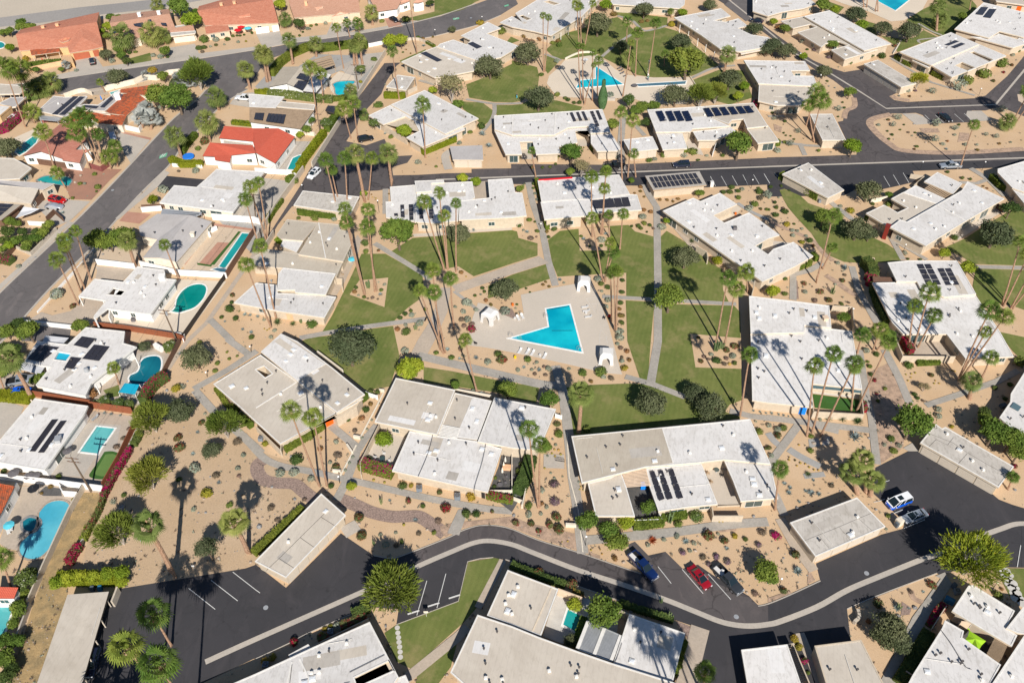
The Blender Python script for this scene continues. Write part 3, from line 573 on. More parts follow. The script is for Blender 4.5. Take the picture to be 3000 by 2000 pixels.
K(0,2); pool('770,610 1022,775 590,808 632,738 770,725','water_cyan','bright turquoise arrow shaped pool among tall palms at the top','the upper arrow shaped pool')
pool('1148,772 1600,745 1590,772 1162,794','water_slate','long narrow slate blue lap pool beside the round fire bowl','the slate blue lap pool')
K(0,3); pool('950,-20 1320,-20 1170,98','water_cyan','turquoise pool cut off by the top edge of the photo','the pool at the top edge')
K(1,0); pool('1575,1290 1610,1255 1630,1170 1680,1100 1750,1055 1830,1040 1885,1060 1892,1110 1860,1180 1790,1250 1700,1285 1640,1300','water_green','leaf shaped green pool on a cream deck behind the white house','the leaf shaped green pool',smooth=True)
pool('2225,572 2292,578 2070,890 2008,885','water_teal','very long narrow lap pool beside the red bocce court','the long narrow lap pool',cw=.25)
pool('1945,905 2010,885 2098,905 2080,940','water_slate','small square spa at the foot of the long lap pool','the small square spa',cw=.2)
pool('340,85 420,50 600,55 655,85 640,120 600,135 380,100','water_teal','small kidney pool beside the rocks, crossed by a leaning palm trunk','the pool with the palm in front',smooth=True,cmat='rock_grey')
K(0,0); pool('300,1255 350,1260 330,1310 240,1390 180,1425 145,1400 155,1360','water_teal','rectangular green pool beside the pink tiled house','the pool beside the pink tiled house')
pool('-30,385 20,390 42,415 20,440 -30,440','water_teal','corner of a teal pool at the left edge near the top','the pool at the left edge',smooth=True,cw=.4)
pool('1010,850 1100,825 1060,850 1020,870','water_teal','sliver of dark pool behind the rust tiled roof','the sliver of pool by the rust roof',cw=.2)
K(0,1); pool('705,775 760,750 890,745 900,765 840,790 830,820 800,875 735,865 725,810','water_cyan','freeform turquoise pool on a round deck beside the grey roof house','the freeform turquoise pool',smooth=True,cmat='rock')
pool('340,1450 400,1425 465,1432 385,1560 290,1555','water_teal','rectangular teal pool with a hose behind the coral roof house','the pool behind the coral roof')
K(2,0); pool('1290,190 1330,150 1400,132 1460,142 1480,190 1465,270 1400,350 1320,385 1220,390 1188,350 1200,310 1260,280 1285,240','water_deep','dark blue kidney pool beside the turquoise shade canopy','the dark blue kidney pool',smooth=True)
pool('890,780 1052,798 1010,860 930,970 900,1028 735,1008','water_aqua','rectangular sparkling aqua pool next to the putting green','the sparkling aqua pool')
pool('360,1568 430,1490 520,1460 600,1470 635,1510 630,1600 560,1740 450,1900 350,1985 250,1990 185,1940 190,1850 260,1780 340,1700','water_pale','big pale blue lagoon pool with a round spa at lower left','the big pale blue lagoon pool',smooth=True,cmat='rock')
pool('210,1650 270,1615 350,1640 355,1690 300,1740 220,1720','water_deep','round stone edged spa beside the pale lagoon pool','the round stone spa',smooth=True,cw=.5,cmat='rock_grey')
K(3,0); pool('-30,870 115,870 60,1050 20,1150 -30,1150','water_aqua','pale green pool at the left edge with a white wall','the pool below the red patio')
K(3,2); pool('515,890 655,960 590,1095 470,1030','water_teal','small square teal plunge pool in the orange walled courtyard','the square plunge pool')
# main pool decks
KC(1450,780,5.2275); sheet('pool_deck','395,440 900,330 1240,270 1480,230 1570,430 1740,900 1915,1568 1950,1660 1700,1640 1100,1500 600,1390 100,1290 -130,1250 -420,1210 -380,900 -260,560 -60,600 280,800 440,720','pool_deck',4)
sheet('gravel_bed','20,700 150,640 260,650 320,760 270,800','cobble',5)
KC(1450,780,5.2275)
for q in ('1400,505 1525,490','1450,590 1580,575','1400,505 1545,725 1580,575','1590,1100 1625,980 1720,1095 1590,1100','1605,1100 1605,1200','1700,1095 1725,1190'): strip('court_line',q,.06,'white_paint',6,False)
K(0,2); sheet('pool_deck','320,770 340,700 430,620 480,560 620,500 760,490 860,560 950,640 1060,690 1160,700 1300,715 1640,712 1690,800 1600,960 1250,960 1100,900 800,910 600,900 440,890 380,850','deck_cream',2)
K(0,3); sheet('pool_deck','440,-60 700,40 900,100 1130,200 1250,190 1420,90 1500,-60','deck_cream',2)
# paved courtyards
K(1,2); sheet('patio','1840,420 2060,315 2110,350 1960,490','deck_cream',4); sheet('patio','2210,720 2352,640 2600,670 2400,790 2300,790','pool_deck',4); sheet('patio','1440,480 1500,470 1720,690 1700,750 1620,690','path_tan',4)
K(0,2); sheet('patio','575,1215 715,1210 740,1340 610,1350','pool_deck',4); sheet('patio','70,1310 190,1310 220,1460 90,1470','pool_deck',4); sheet('patio','1570,1215 1660,1215 1760,1430 1600,1400','pool_deck',4)
K(1,1); sheet('patio','1990,110 2140,95 2150,260 2000,270','path_tan',4)
K(1,3); sheet('patio','1640,600 1880,420 2080,330 2150,380 1750,640','pool_deck',4); sheet('patio','1240,1500 1620,1500 1720,1710 1260,1700','path_tan',4)
K(0,3); sheet('patio','600,390 740,390 800,460 620,450','path_tan',4)
K(2,1); sheet('patio','1130,760 1410,820 1250,1150 1010,1100','pool_deck',4)

# the place goes on beyond the photograph's edges
K(3,3); sheet('drive','2330,60 5000,420 5000,780 2330,505','asphalt_new',2); strip('gutter','2340,107 3200,180 5000,560',.95,'concrete',5,False)
K(1,3); sheet('road','2300,-112 6000,-230 6000,-70 2300,10','asphalt_new',2); sheet('lawn','2690,320 4200,200 4200,1500 2690,1250','grass',2); K(2,3); sheet('lawn','2345,170 3600,300 3600,700 2600,420','grass',2)
K(0,3); sheet('loop_road','2340,530 2900,0 3200,0 2900,1150 2340,1060','asphalt_mid',1)
K(1,0); sheet('street','-100,1620 -2500,4200 -3400,4200 -700,1700','asphalt_old',1)
K(0,0); sheet('street','-500,800 -4000,1250 -4000,1400 -500,890','asphalt_old',2)
K(0,1); sheet('street','4300,45 5200,-500 5700,-500 4500,200','asphalt_old',2)
# ================= BUILDINGS =================
SHARED={}
def smesh(key,fn,mats):
    if key not in SHARED:
        b=MB(); fn(b); o=b.build(key,mats); SHARED[key]=o.data; bpy.data.objects.remove(o)
    return SHARED[key]
def _vent(b): b.tube([(0,0,0),(0,0,.45)],.11,8); b.tube([(0,0,.45),(0,0,.55)],.2,8)
def _hood(b): b.box((0,0,.18),(.55,.45,.36)); b.tube([(0,0,.36),(0,0,.55)],.16,8)
def _sky(b):
    b.box((0,0,.12),(1.15,.95,.24),m=0); b.add([(-.5,-.4,.245),(.5,-.4,.245),(.5,.4,.245),(-.5,.4,.245),(-.3,-.22,.34),(.3,-.22,.34),(.3,.22,.34),(-.3,.22,.34)],[(4,5,6,7),(0,1,5,4),(1,2,6,5),(2,3,7,6),(3,0,4,7)],m=1)
def _skyl(b): b.box((0,0,.12),(2.4,.9,.24),m=0); b.box((0,0,.27),(2.1,.65,.06),m=1)
def _ac(b):
    b.box((0,0,.45),(.9,.9,.8),m=0); b.tube([(0,0,.85),(0,0,.9)],.38,16,m=1); b.tube([(0,0,.9),(0,0,.92)],.12,8,m=0)
    for k in range(4): b.box((0,0,.91),(.78,.03,.02),rz=k*.785,m=0)
def add_small(name,key,fn,mats,x,y,z,parent,rz=0,s=1):
    o=mobj(name,smesh(key,fn,mats),parent)
    c=parent.location if parent else Vector((0,0,0))
    o.location=(x-c.x,y-c.y,z-c.z); o.rotation_euler=(0,0,rz); o.scale=(s,s,s); return o
def inside(p,l):
    c=False; n=len(l)
    for i in range(n):
        a,b=l[i],l[i-1]
        if (a[1]>p[1])!=(b[1]>p[1]) and p[0]<(b[0]-a[0])*(p[1]-a[1])/(b[1]-a[1])+a[0]: c=not c
    return c
_bn=[0]
class B:
    def __init__(s,name,cat,label,short,group=None):
        s.name=name; s.cat=cat; s.label=label; s.short=short; s.group=group; s.e=None; s.slabs=[]; s.rng=random.Random(len(LM)*13+5); s.nw=0
    def root(s,c):
        if not s.e:
            s.e=empty(s.name,(c.x,c.y,0)); tag(s.e,s.label,s.cat,s.group); landmark(s.short,c)
        return s.e
    def loc(s,L): c=s.e.location; return [(p[0]-c.x,p[1]-c.y) for p in L]
    def f(s,q,h=3.1,m='roof_white',wall='wall_beige',e=.7,th=.36,holes=(),fascia='fascia',win=.5,vents=None,walls=True,trim='fascia_white',sky=0,name='roof'):
        _bn[0]+=1; h0=h; h=h+.012*(_bn[0]%7)
        P=pts(q,h); EXCL.append([(v.x,v.y) for v in P]); s.root(centroid(P)); L=fixo(P,1); HL=[fixo(pts(x,h),1) for x in holes]
        l=s.loc(L); hl=[s.loc(x) for x in HL]
        b=MB(); b.prism(l,h-th,h,holes=hl,m=0,side=1); o=b.build(name,[m,fascia],s.e)
        if trim:
            b=MB(); b.prism(l,h+.002,h+.07,holes=[offset(l,.22)],bottom=False)
            for x in hl: b.prism(offset(x,-.2),h+.002,h+.07,holes=[x],bottom=False)
            b.build('roof_edge',trim,s.e)
        wl=offset(l,e)
        if walls:
            b=MB(); b.prism(wl,0,h-th-.003,holes=[offset(x,-.25) for x in hl],bottom=False); b.build('wall',wall,s.e)
        s.slabs.append((L,HL,h,wl))
        if walls and win>0: s.autowin(wl,h-th,win*.6,fascia)
        A=area(L); an=s.ang(L)
        for _ in range(min(5,int(A/45))):
            cx=s.rng.uniform(min(q[0] for q in L),max(q[0] for q in L)); cy=s.rng.uniform(min(q[1] for q in L),max(q[1] for q in L)); lx,ly=s.rng.uniform(.8,3.6),s.rng.uniform(.5,1.2)
            Q=[(cx+u*math.cos(an)-v*math.sin(an),cy+u*math.sin(an)+v*math.cos(an)) for u,v in ((-lx,-ly),(lx,-ly),(lx,ly),(-lx,ly))]
            if all(inside(q,L) for q in Q) and not any(inside(q,H) for q in Q+[(cx,cy)] for H in HL) and not any(inside(H[0],Q) for H in HL):
                b=MB(); _bn[0]+=1; zz=h+.006+.0013*(_bn[0]%5); b.prism(s.loc(Q),h+.001,zz); b.build('roof_patch',s.rng.choice(['roof_patch_light','roof_patch_dark','roof_cream']),s.e)
        if A>60:
            for _ in range(2):
                cx=s.rng.uniform(min(q[0] for q in L),max(q[0] for q in L)); cy=s.rng.uniform(min(q[1] for q in L),max(q[1] for q in L)); l2=s.rng.uniform(1.5,4); a2=an+s.rng.choice([0,1.57])
                e1,e2=(cx-l2*math.cos(a2),cy-l2*math.sin(a2)),(cx+l2*math.cos(a2),cy+l2*math.sin(a2))
                if all(inside(q,L) and not any(inside(q,H) for H in HL) for q in (e1,e2,(cx,cy))):
                    g1,g2=s.loc([e1,e2]); b=MB(); b.tube([(*g1,h+.1),(*g2,h+.1)],.04,5); b.build('roof_pipe','fascia_white',s.e)
        if vents is None: vents=int(A/30)
        vents=int(vents*1.4)
        bb=(min(p[0] for p in L),max(p[0] for p in L),min(p[1] for p in L),max(p[1] for p in L)); k=0;tr=0; Li=offset(L,1.0)
        while k<vents and tr<60:
            tr+=1; x=s.rng.uniform(bb[0],bb[1]); y=s.rng.uniform(bb[2],bb[3])
            if inside((x,y),Li) and not any(inside((x,y),offset(H,-.8)) for H in HL):
                r=s.rng.random(); k+=1
                if r<.45: add_small('roof_vent','vent',_vent,'pipe',x,y,h,s.e)
                elif r<.72: add_small('vent_hood','hood',_hood,'fascia_white',x,y,h,s.e,s.rng.random()*.3)
                else: add_small('skylight','skyl',_sky,['fascia_white','sky_dome'],x,y,h,s.e,s.ang(L),s.rng.uniform(.75,1))
        return s
    def ang(s,L):
        best=max(range(len(L)),key=lambda i:(Vector(L[i])-Vector(L[i-1])).length); d=Vector(L[best])-Vector(L[best-1]); return math.atan2(d.y,d.x)
    def autowin(s,wl,top,dens,fascia):
        n=len(wl); c=s.e.location
        for i in range(n):
            a=Vector(wl[i]); b=Vector(wl[(i+1)%n]); d=b-a; Ln=d.length
            if Ln<2.6: continue
            d.normalize(); nn=Vector((d.y,-d.x)); mid=(a+b)/2+Vector((c.x,c.y))
            vis=nn.dot(-mid.normalized())
            if vis<.15 and not(vis>-.5 and s.rng.random()<.25): continue
            # hidden by another wall of the same house
            if any(inside((mid.x+nn.x*.5,mid.y+nn.y*.5),S[0]) for S in s.slabs[:-1]): continue
            x=s.rng.uniform(.5,1.5)
            while x<Ln-1.6:
                if s.rng.random()<dens and s.nw<14:
                    r=s.rng.random(); w=s.rng.uniform(1.1,2.0) if r<.7 else min(3.2,Ln-x-.4)
                    z0,z1=(.95,min(2.05,top-.3)) if r<.7 else (.06,min(2.2,top-.25))
                    p=a+d*(x+w/2); s.win(p,d,w,z0,z1); x+=w
                x+=s.rng.uniform(1.2,3.2)
    def win(s,p,d,w,z0,z1,mat='glass_patio',frame='fascia_white'):
        s.nw+=1; rz=math.atan2(d.y,d.x); nn=Vector((d.y,-d.x))
        b=MB(); hh=z1-z0; q=nn*.03
        for cx,cz,sx,sz in ((0,z0,w,.07),(0,z1,w,.07),(-w/2,(z0+z1)/2,.07,hh+.07),(w/2,(z0+z1)/2,.07,hh+.07),(0,(z0+z1)/2,.05,hh)):
            pp=p+d*cx+q; b.box((pp.x,pp.y,cz),(sx,.10,sz),rz)
        o=b.build('window',frame,s.e)
        b=MB(); pp=p+q*.3; b.box((pp.x,pp.y,(z0+z1)/2),(w-.06,.06,hh-.04),rz); b.build('pane',mat,o)
    def d(s,q,z0=0,z1=2.2,mat='garage_door',name='garage_door',k=-1,n=1,gap=.25):
        # put a door on the wall edge nearest to the line drawn on the photograph
        A,Bq=pts(q,(z0+z1)/2*0); c=s.e.location; A=Vector((A.x-c.x,A.y-c.y)); Bq=Vector((Bq.x-c.x,Bq.y-c.y)); mid=(A+Bq)/2
        best=None
        dirq=(Bq-A).normalized()
        for S in (s.slabs if k is None else [s.slabs[k]]):
            wl=S[3]
            for i in range(len(wl)):
                a=Vector(wl[i]); b=Vector(wl[(i+1)%len(wl)]); Ln=(b-a).length
                if Ln<.8: continue
                dd=(b-a)/Ln; t=min(max((mid-a).dot(dd),0),Ln); dist=(a+dd*t-mid).length+4*(1-abs(dd.dot(dirq)))
                if best is None or dist<best[0]: best=(dist,a,dd,Ln)
        _,a,dd,Ln=best; t0=(A-a).dot(dd); t1=(Bq-a).dot(dd)
        if t0>t1: t0,t1=t1,t0
        t0=max(.1,t0); t1=min(Ln-.1,max(t1,t0+.8)); nn=Vector((dd.y,-dd.x)); rz=math.atan2(dd.y,dd.x); w=(t1-t0)/n
        for i in range(n):
            wi=w-gap if n>1 else w; p=a+dd*(t0+w*(i+.5))+nn*.03
            b=MB(); b.box((p.x,p.y,(z0+z1)/2+.01),(wi,.08,z1-z0),rz)
            for j in range(1,4):
                pz=z0+(z1-z0)*j/4; pq=p+nn*.045; b.box((pq.x,pq.y,pz),(wi-.06,.02,.03),rz)
            b.build(name,mat,s.e)
        return s
    def solar(s,q,h,nx=3,ny=2,mat='solar_dark',lift=.18,g=.012):
        P=pts(q,h+lift); s.root(centroid(P)); c=s.e.location; a,b_,c_,d_=[p-Vector((c.x,c.y,0)) for p in P[:4]]
        b=MB()
        for i in range(nx):
            for j in range(ny):
                def Q(u,v): return (a*(1-u)+b_*u)*(1-v)+(d_*(1-u)+c_*u)*v
                u0,u1,v0,v1=i/nx+g/2,(i+1)/nx-g/2,j/ny+g,(j+1)/ny-g
                V=[Q(u0,v0),Q(u1,v0),Q(u1,v1),Q(u0,v1)]
                if (V[1]-V[0]).cross(V[2]-V[1]).z<0: V=V[::-1]
                b.add([(v.x,v.y,v.z-.05) for v in V]+[(v.x,v.y,v.z) for v in V],[(3,2,1,0),(4,5,6,7),(0,1,5,4),(1,2,6,5),(2,3,7,6),(3,0,4,7)])
        b.build('solar_panel',mat,s.e); return s
    def pit(s,vs,faces,m,wall='wall_cream',sh=.22,th=.14,walls=True,name='roof'):
        raw=[tuple(float(q) for q in a.split(',')) for a in vs.split()]
        P=[at(x,y,z) for x,y,z in raw]; EXCL.append([(v.x,v.y) for v in offset(P[:0]+P,0)] if False else [(min(v.x for v in P),min(v.y for v in P)),(max(v.x for v in P),min(v.y for v in P)),(max(v.x for v in P),max(v.y for v in P)),(min(v.x for v in P),max(v.y for v in P))]); s.root(centroid(P)); c=s.e.location; P=[p-Vector((c.x,c.y,0)) for p in P]
        F=[]
        for f in faces:
            n=Vector((0,0,0))
            for i in range(len(f)): n+=P[f[i]].cross(P[f[(i+1)%len(f)]])
            g=[(f[0],f[i],f[i+1]) for i in range(1,len(f)-1)] if len(f)!=4 else [(f[0],f[1],f[2]),(f[0],f[2],f[3])]
            F+=g if n.z>0 else [q[::-1] for q in g]
        b=MB(); N=len(P)
        b.v=[tuple(p) for p in P]+[(p.x,p.y,p.z-th) for p in P]
        E={}
        for f in F:
            b.f.append(f); b.m.append(0); b.f.append(tuple(i+N for i in f[::-1])); b.m.append(1)
            for i in range(len(f)): E[(f[i],f[(i+1)%len(f)])]=1
        bd=[e for e in E if (e[1],e[0]) not in E]
        for i,j in bd: b.f.append((i,i+N,j+N,j)); b.m.append(1)
        b.build(name,[m,'trim_dark' if wall=='wall_white' else 'fascia'],s.e)
        if walls:
            ce=centroid(P); b=MB()
            def ins(p,z):
                v=Vector((p.x-ce.x,p.y-ce.y)); l=v.length; v=v*(max(l-sh*1.4,0)/l) if l>0 else v; return (ce.x+v.x,ce.y+v.y,z)
            b.v=[ins(p,p.z-th-.22) for p in P]+[ins(p,0) for p in P]
            for f in F: b.f.append(f); b.m.append(0)
            for i,j in bd: b.f.append((i,i+N,j+N,j)); b.m.append(0)
            b.build('wall',wall,s.e)
            for i,j in bd:
                a,bb=Vector(b.v[i+N][:2]),Vector(b.v[j+N][:2]); d=bb-a; Ln=d.length
                if Ln<3: continue
                d.normalize(); nn=Vector((d.y,-d.x)); mid=(a+bb)/2+Vector((c.x,c.y))
                if nn.dot(-mid.normalized())<.2: continue
                x=1.0
                while x<Ln-2 and s.nw<12:
                    if s.rng.random()<.45: s.win(a+d*(x+.8),d,1.5,.9,2.0,'glass_patio')
                    x+=3.4
        return s
    def gable(s,r0,r1,e0,e1,zr,ze,m,wall='wall_cream',**k):
        A,Bb,C,D=at(*r0,zr),at(*r1,zr),at(*e0,ze),at(*e1,ze)
        def mir(p):
            d=(Bb-A).normalized(); v=p-A; v.z=0; f=d*v.dot(d); n=v-f; q=A+f-n; q.z=ze; return q
        def im(p):
            X,Y=toimg(p); return ((X-_k[0])*_k[2],(Y-_k[1])*_k[2],p.z)
        V=[A,Bb,D,C,mir(C),mir(D)]
        st=' '.join('%f,%f,%f'%im(v) for v in V)
        return s.pit(st,[(0,1,2,3),(0,1,5,4)],m,wall,**k)
    def perg(s,q,h,n=14,mat='wood_tan',frame=True,post=True,fill=.5,name='pergola'):
        P=pts(q,h); s.root(centroid(P)); c=s.e.location; a,b_,c_,d_=[p-Vector((c.x,c.y,0)) for p in P]
        b=MB(); rz=math.atan2((b_-a).y,(b_-a).x)
        for i in range(n+1):
            t=i/n; p,q2=a.lerp(d_,t),b_.lerp(c_,t); m=(p+q2)/2; b.box((m.x,m.y,h+.07),((q2-p).length,(d_-a).length/n*fill,.12),math.atan2((q2-p).y,(q2-p).x))
        for p,q2 in ((a,d_),(b_,c_)):
            m=(p+q2)/2; b.box((m.x,m.y,h-.08),((q2-p).length,.14,.18),math.atan2((q2-p).y,(q2-p).x))
        o=b.build(name,mat,s.e)
        if post:
            for p in (a,b_,c_,d_):
                b=MB(); b.box((p.x,p.y,(h-.17)/2),(.14,.14,h-.17)); b.build('post',mat,s.e)
        return s
    def block(s,x,y,z,size,mat,name='chimney',rz=.15,z0=0):
        p=at(x,y,z); s.root(p); c=s.e.location; b=MB(); b.box((p.x-c.x,p.y-c.y,(z+z0)/2),(size[0],size[1],z-z0),rz); b.box((p.x-c.x,p.y-c.y,z+.05),(size[0]+.2,size[1]+.2,.1),rz); b.build(name,mat,s.e); return s
    def item(s,name,key,fn,mats,x,y,z,rz=0,sc=1):
        p=at(x,y,z); add_small(name,key,fn,mats,p.x,p.y,z,s.e,rz,sc); return s
    def posts(s,q,h,mat='fascia',r=.09):
        for p in pts(q,h):
            c=s.e.location; b=MB(); b.box((p.x-c.x,p.y-c.y,h/2),(r*2,r*2,h),.2); b.build('post',mat,s.e)
        return s
    def wallseg(s,q,h=1.8,t=.18,mat='wall_beige',name='patio_wall'):
        P=pts(q,h); c=s.e.location; b=MB()
        for i in range(len(P)-1):
            a,bb=P[i],P[i+1]; m=(a+bb)/2; dd=bb-a; b.box((m.x-c.x,m.y-c.y,(h-.003*i)/2),(dd.length+t*.9,t,h-.003*i),math.atan2(dd.y,dd.x))
        b.build(name,mat,s.e); return s
    def cable(s,q,h,mat='pipe'):
        P=[p-Vector((s.e.location.x,s.e.location.y,0)) for p in smooth_pl(pts(q,h+.14),4)]
        b=MB(); b.tube(P,.045,5); b.build('cable',mat,s.e); return s
CON=dict(m='roof_white')
# ---- private houses, top left
K(0,0)
h=B('tiled_house','house','long tan house with salmon tile roof and maroon garage doors at upper left','the salmon tiled house at upper left')
h.gable((145,318),(890,205),(180,470),(940,405),4.9,2.8,'tile_salmon','wall_ochre')
h.pit('750,262,4.92 755,345,4.4 612,402,2.9 640,490,2.7 850,457,2.7 946,432,2.7 925,330,3.4',[(0,2,3,1),(1,3,4,5),(0,1,5,6)],'tile_salmon','wall_ochre',name='garage_roof')
h.pit('535,375,4.1 600,345,4.6 650,350,4.0 630,375,3.8 570,392,3.8',[(0,1,2,3,4)],'tile_salmon','wall_ochre',name='entry_roof')
h.pit('275,462,2.85 540,425,2.85 548,478,2.3 290,512,2.3',[(0,1,2,3)],'tile_rust','wall_ochre',walls=False,name='porch_roof'); h.posts('300,510 420,495 540,478',2.2)
h.slabs.append(([],[],2.7,[(p.x-h.e.location.x,p.y-h.e.location.y) for p in pts('945,505 690,557 620,600')][:2]+[(0,30)]))
h.slabs[-1]=([],[],2.7,[(p.x-h.e.location.x,p.y-h.e.location.y) for p in pts('688,553 842,530')]); h.d('690,555 835,533',mat='door_rust'); h.slabs[-1]=([],[],2.7,[(p.x-h.e.location.x,p.y-h.e.location.y) for p in pts('868,525 925,512')]); h.d('868,525 925,512',mat='door_rust')
h.block(392,240,5.2,(1,1),'wall_peach').block(522,220,5.3,(1,1),'wall_peach')
h=B('tiled_house','house','house with pale peach tile roof, grey solar panels and white garage at top left','the peach tiled solar house')
h.gable((1008,213),(1558,128),(1060,372),(1612,262),4.8,3.0,'tile_peach','wall_cream')
h.pit('1200,262,4.3 1215,365,3.0 1165,340,3.0 1290,345,3.0 1255,270,3.9',[(0,2,1),(0,1,3,4)],'tile_peach','wall_cream',name='porch_roof')
h.pit('1515,275,3.4 1770,228,3.4 1790,285,2.8 1570,310,2.8',[(0,1,2,3)],'tile_peach','wall_cream',walls=False,name='porch_roof')
h.f('1560,305 1590,300 1795,285 1800,300 1790,310 1570,335',2.9,'roof_garage','wall_cream',win=0,vents=0); h.f('1570,250 1770,215 1795,300 1585,330',2.75,'roof_garage','wall_cream',win=0,vents=0,e=.1); h.d('1640,425 1785,400',mat='door_white')
h.solar('1020,235 1105,210 1125,282 1040,310',3.9,3,3); h.solar('1215,207 1310,192 1325,253 1235,240',4.1,4,2); h.solar('1355,183 1388,178 1395,208 1360,212',4.4,1,2); h.solar('1475,210 1525,212 1532,238 1485,232',3.9,2,1)
h.block(1275,120,5.6,(1.1,1.1),'wall_white').block(1455,105,5.8,(1.1,1.1),'wall_white')
h=B('tiled_house','house','wide salmon tile roofed house behind red parasols near the top','the salmon roof house by the red parasols')
h.gable((1812,102),(2500,-5),(1888,238),(2560,212),4.9,2.9,'tile_salmon','wall_peachy')
h.pit('1880,248,2.9 2085,215,2.9 2113,283,2.5 1895,315,2.5',[(0,1,2,3)],'tile_salmon','wall_peachy',name='porch_roof')
h.pit('2190,150,4.3 2300,125,4.4 2300,150,3.9 2205,165,3.8',[(0,1,2,3)],'tile_salmon','wall_peachy',name='entry_roof')
h.slabs.append(([],[],2.7,[(p.x-h.e.location.x,p.y-h.e.location.y) for p in pts('2355,315 2480,298')])); h.d('2357,315 2480,298',mat='door_white'); h.slabs[-1]=([],[],2.7,[(p.x-h.e.location.x,p.y-h.e.location.y) for p in pts('2505,295 2570,285')]); h.d('2505,295 2570,285',mat='door_white')
h.block(2030,30,5.6,(1,1),'wall_peach').block(2150,15,5.6,(1,1),'wall_peach')
K(0,1)
h=B('tiled_house','house','brown-pink tile roofed house with two white garage doors at the top','the brown-pink roof house at the top')
h.gable((285,-30),(930,-60),(350,165),(958,112),5.0,2.9,'tile_peach','wall_peachy')
h.pit('540,70,4.4 560,45,4.6 620,60,4.2 560,100,3.4',[(0,1,2,3)],'tile_peach','wall_peachy',name='entry_roof'); h.pit('690,158,3.0 770,105,4.4 860,122,3.0',[(0,1,2)],'tile_peach','wall_peachy',name='garage_roof')
h.slabs.append(([],[],2.7,[(p.x-h.e.location.x,p.y-h.e.location.y) for p in pts('735,215 860,185')])); h.d('735,215 860,185',mat='door_white'); h.slabs[-1]=([],[],2.7,[(p.x-h.e.location.x,p.y-h.e.location.y) for p in pts('875,188 955,165')]); h.d('875,188 955,165',mat='door_white')
h.block(455,10,5.6,(1,1),'wall_peach')
h=B('tiled_house','house','white walled house with peach tile roof above the curving street','the white walled tile roof house')
h.gable((1010,-70),(1400,-110),(1112,112),(1295,85),5.0,2.9,'tile_peach','wall_white'); h.pit('1290,30,3.3 1400,-20,4.4 1420,10,3.2 1330,45,3.0',[(0,1,2,3)],'tile_peach','wall_white',name='entry_roof'); h.pit('1440,30,3.3 1490,-10,4.2 1545,15,3.3 1490,32,3.2',[(0,1,2,3)],'tile_peach','wall_white',name='turret_roof')
h.slabs.append(([],[],2.7,[(p.x-h.e.location.x,p.y-h.e.location.y) for p in pts('1135,165 1275,145')])); h.d('1135,165 1275,145',mat='door_white')
# rust house & pink house
KC(0,250,5.2267)
h=B('tiled_house','house','rambling house with mottled rust-orange tile roof around a flat white roof','the rust tiled house')
h.pit('2080,110,4.3 2230,215,3.2 1940,462,2.9 1690,432,4.1 1600,395,3.4 1850,140,3.5 1320,402,4.0 1870,612,2.7 1500,585,2.8 1400,520,2.9 1130,560,2.8 1040,510,2.8 1120,410,3.6',[(0,1,2,3),(0,3,4,5),(6,3,2,7,8,9),(6,9,10,11,12)],'tile_rust','wall_cream')
h.pit('1850,62,3.5 2360,-10,3.9 2500,60,3.3 2215,155,3.1 2060,140,3.4 1828,112,3.3',[(0,1,2,3,4,5)],'tile_rust','wall_cream',name='wing_roof')
h.f('1110,350 1290,292 1500,302 1700,165 1722,132 1885,142 1850,185 1605,396 1250,382',3.75,'roof_grey','wall_white',win=0,vents=1,e=.1)
h.solar('1528,335 1700,165 1737,205 1592,340',3.85,6,1).solar('1275,332 1300,303 1512,320 1470,355',3.85,1,4)
h.block(1790,125,5.6,(1.6,1.6),'wall_white')
h=B('flat_roof_house','house','flat grey roofed wing with two long solar strips at far left','the grey roof with long solar strips')
h.f('820,165 1000,185 1330,165 1340,180 1180,350 1000,492 580,392',3.1,'roof_grey','wall_beige',vents=2,win=.3)
h.solar('790,445 1120,168 1197,170 870,450',3.15,10,1).solar('900,450 1222,170 1302,173 985,455',3.15,10,1)
h.perg('600,480 960,500 880,545 620,520',2.4,2,'grey_metal',fill=.9,name='awning')
h=B('tiled_house','house','white house with smooth pink tile roof behind four palm trunks','the pink tiled house')
h.pit('1140,540,4.3 1335,850,3.1 1240,900,3.2 1000,1142,2.9 620,1015,4.3 345,1080,2.8 910,600,2.8',[(0,1,2,3,4),(0,4,5,6)],'tile_pink','wall_white')
h.pit('905,990,3.7 1295,985,3.5 1218,1190,2.8 960,1152,2.85',[(0,1,2,3)],'tile_pink','wall_white',name='wing_roof'); h.pit('1240,985,3.55 1390,985,3.2 1290,1042,2.8',[(0,1,2)],'tile_pink','wall_white',name='porch_roof')
h=B('flat_roof_house','house','ochre stucco house with white flat roof at the left edge','the ochre stucco house')
h.f('-120,310 0,305 175,325 0,470 -120,470',3.3,'roof_white','wall_ochre',win=.5,e=.1,fascia='wall_ochre',trim='wall_ochre'); h.f('-20,280 160,190 400,180 240,330 180,340 100,320',2.9,'roof_grey','wall_ochre',win=0,walls=False,vents=0); h.posts('230,325 390,185',2.6)
h=B('shed_canopy','canopy','pale curved canopy roof among the upper left palms','the pale canopy in the palms')
h.f('-20,-20 270,0 400,60 300,135 -20,140',2.8,'roof_cream','wall_beige',win=0,vents=0,walls=False); h.posts('0,135 150,135 280,125',2.5)
K(1,0)
h=B('flat_roof_house','house','cream gabled house with brown garage door behind the red wagon','the cream house behind the red wagon')
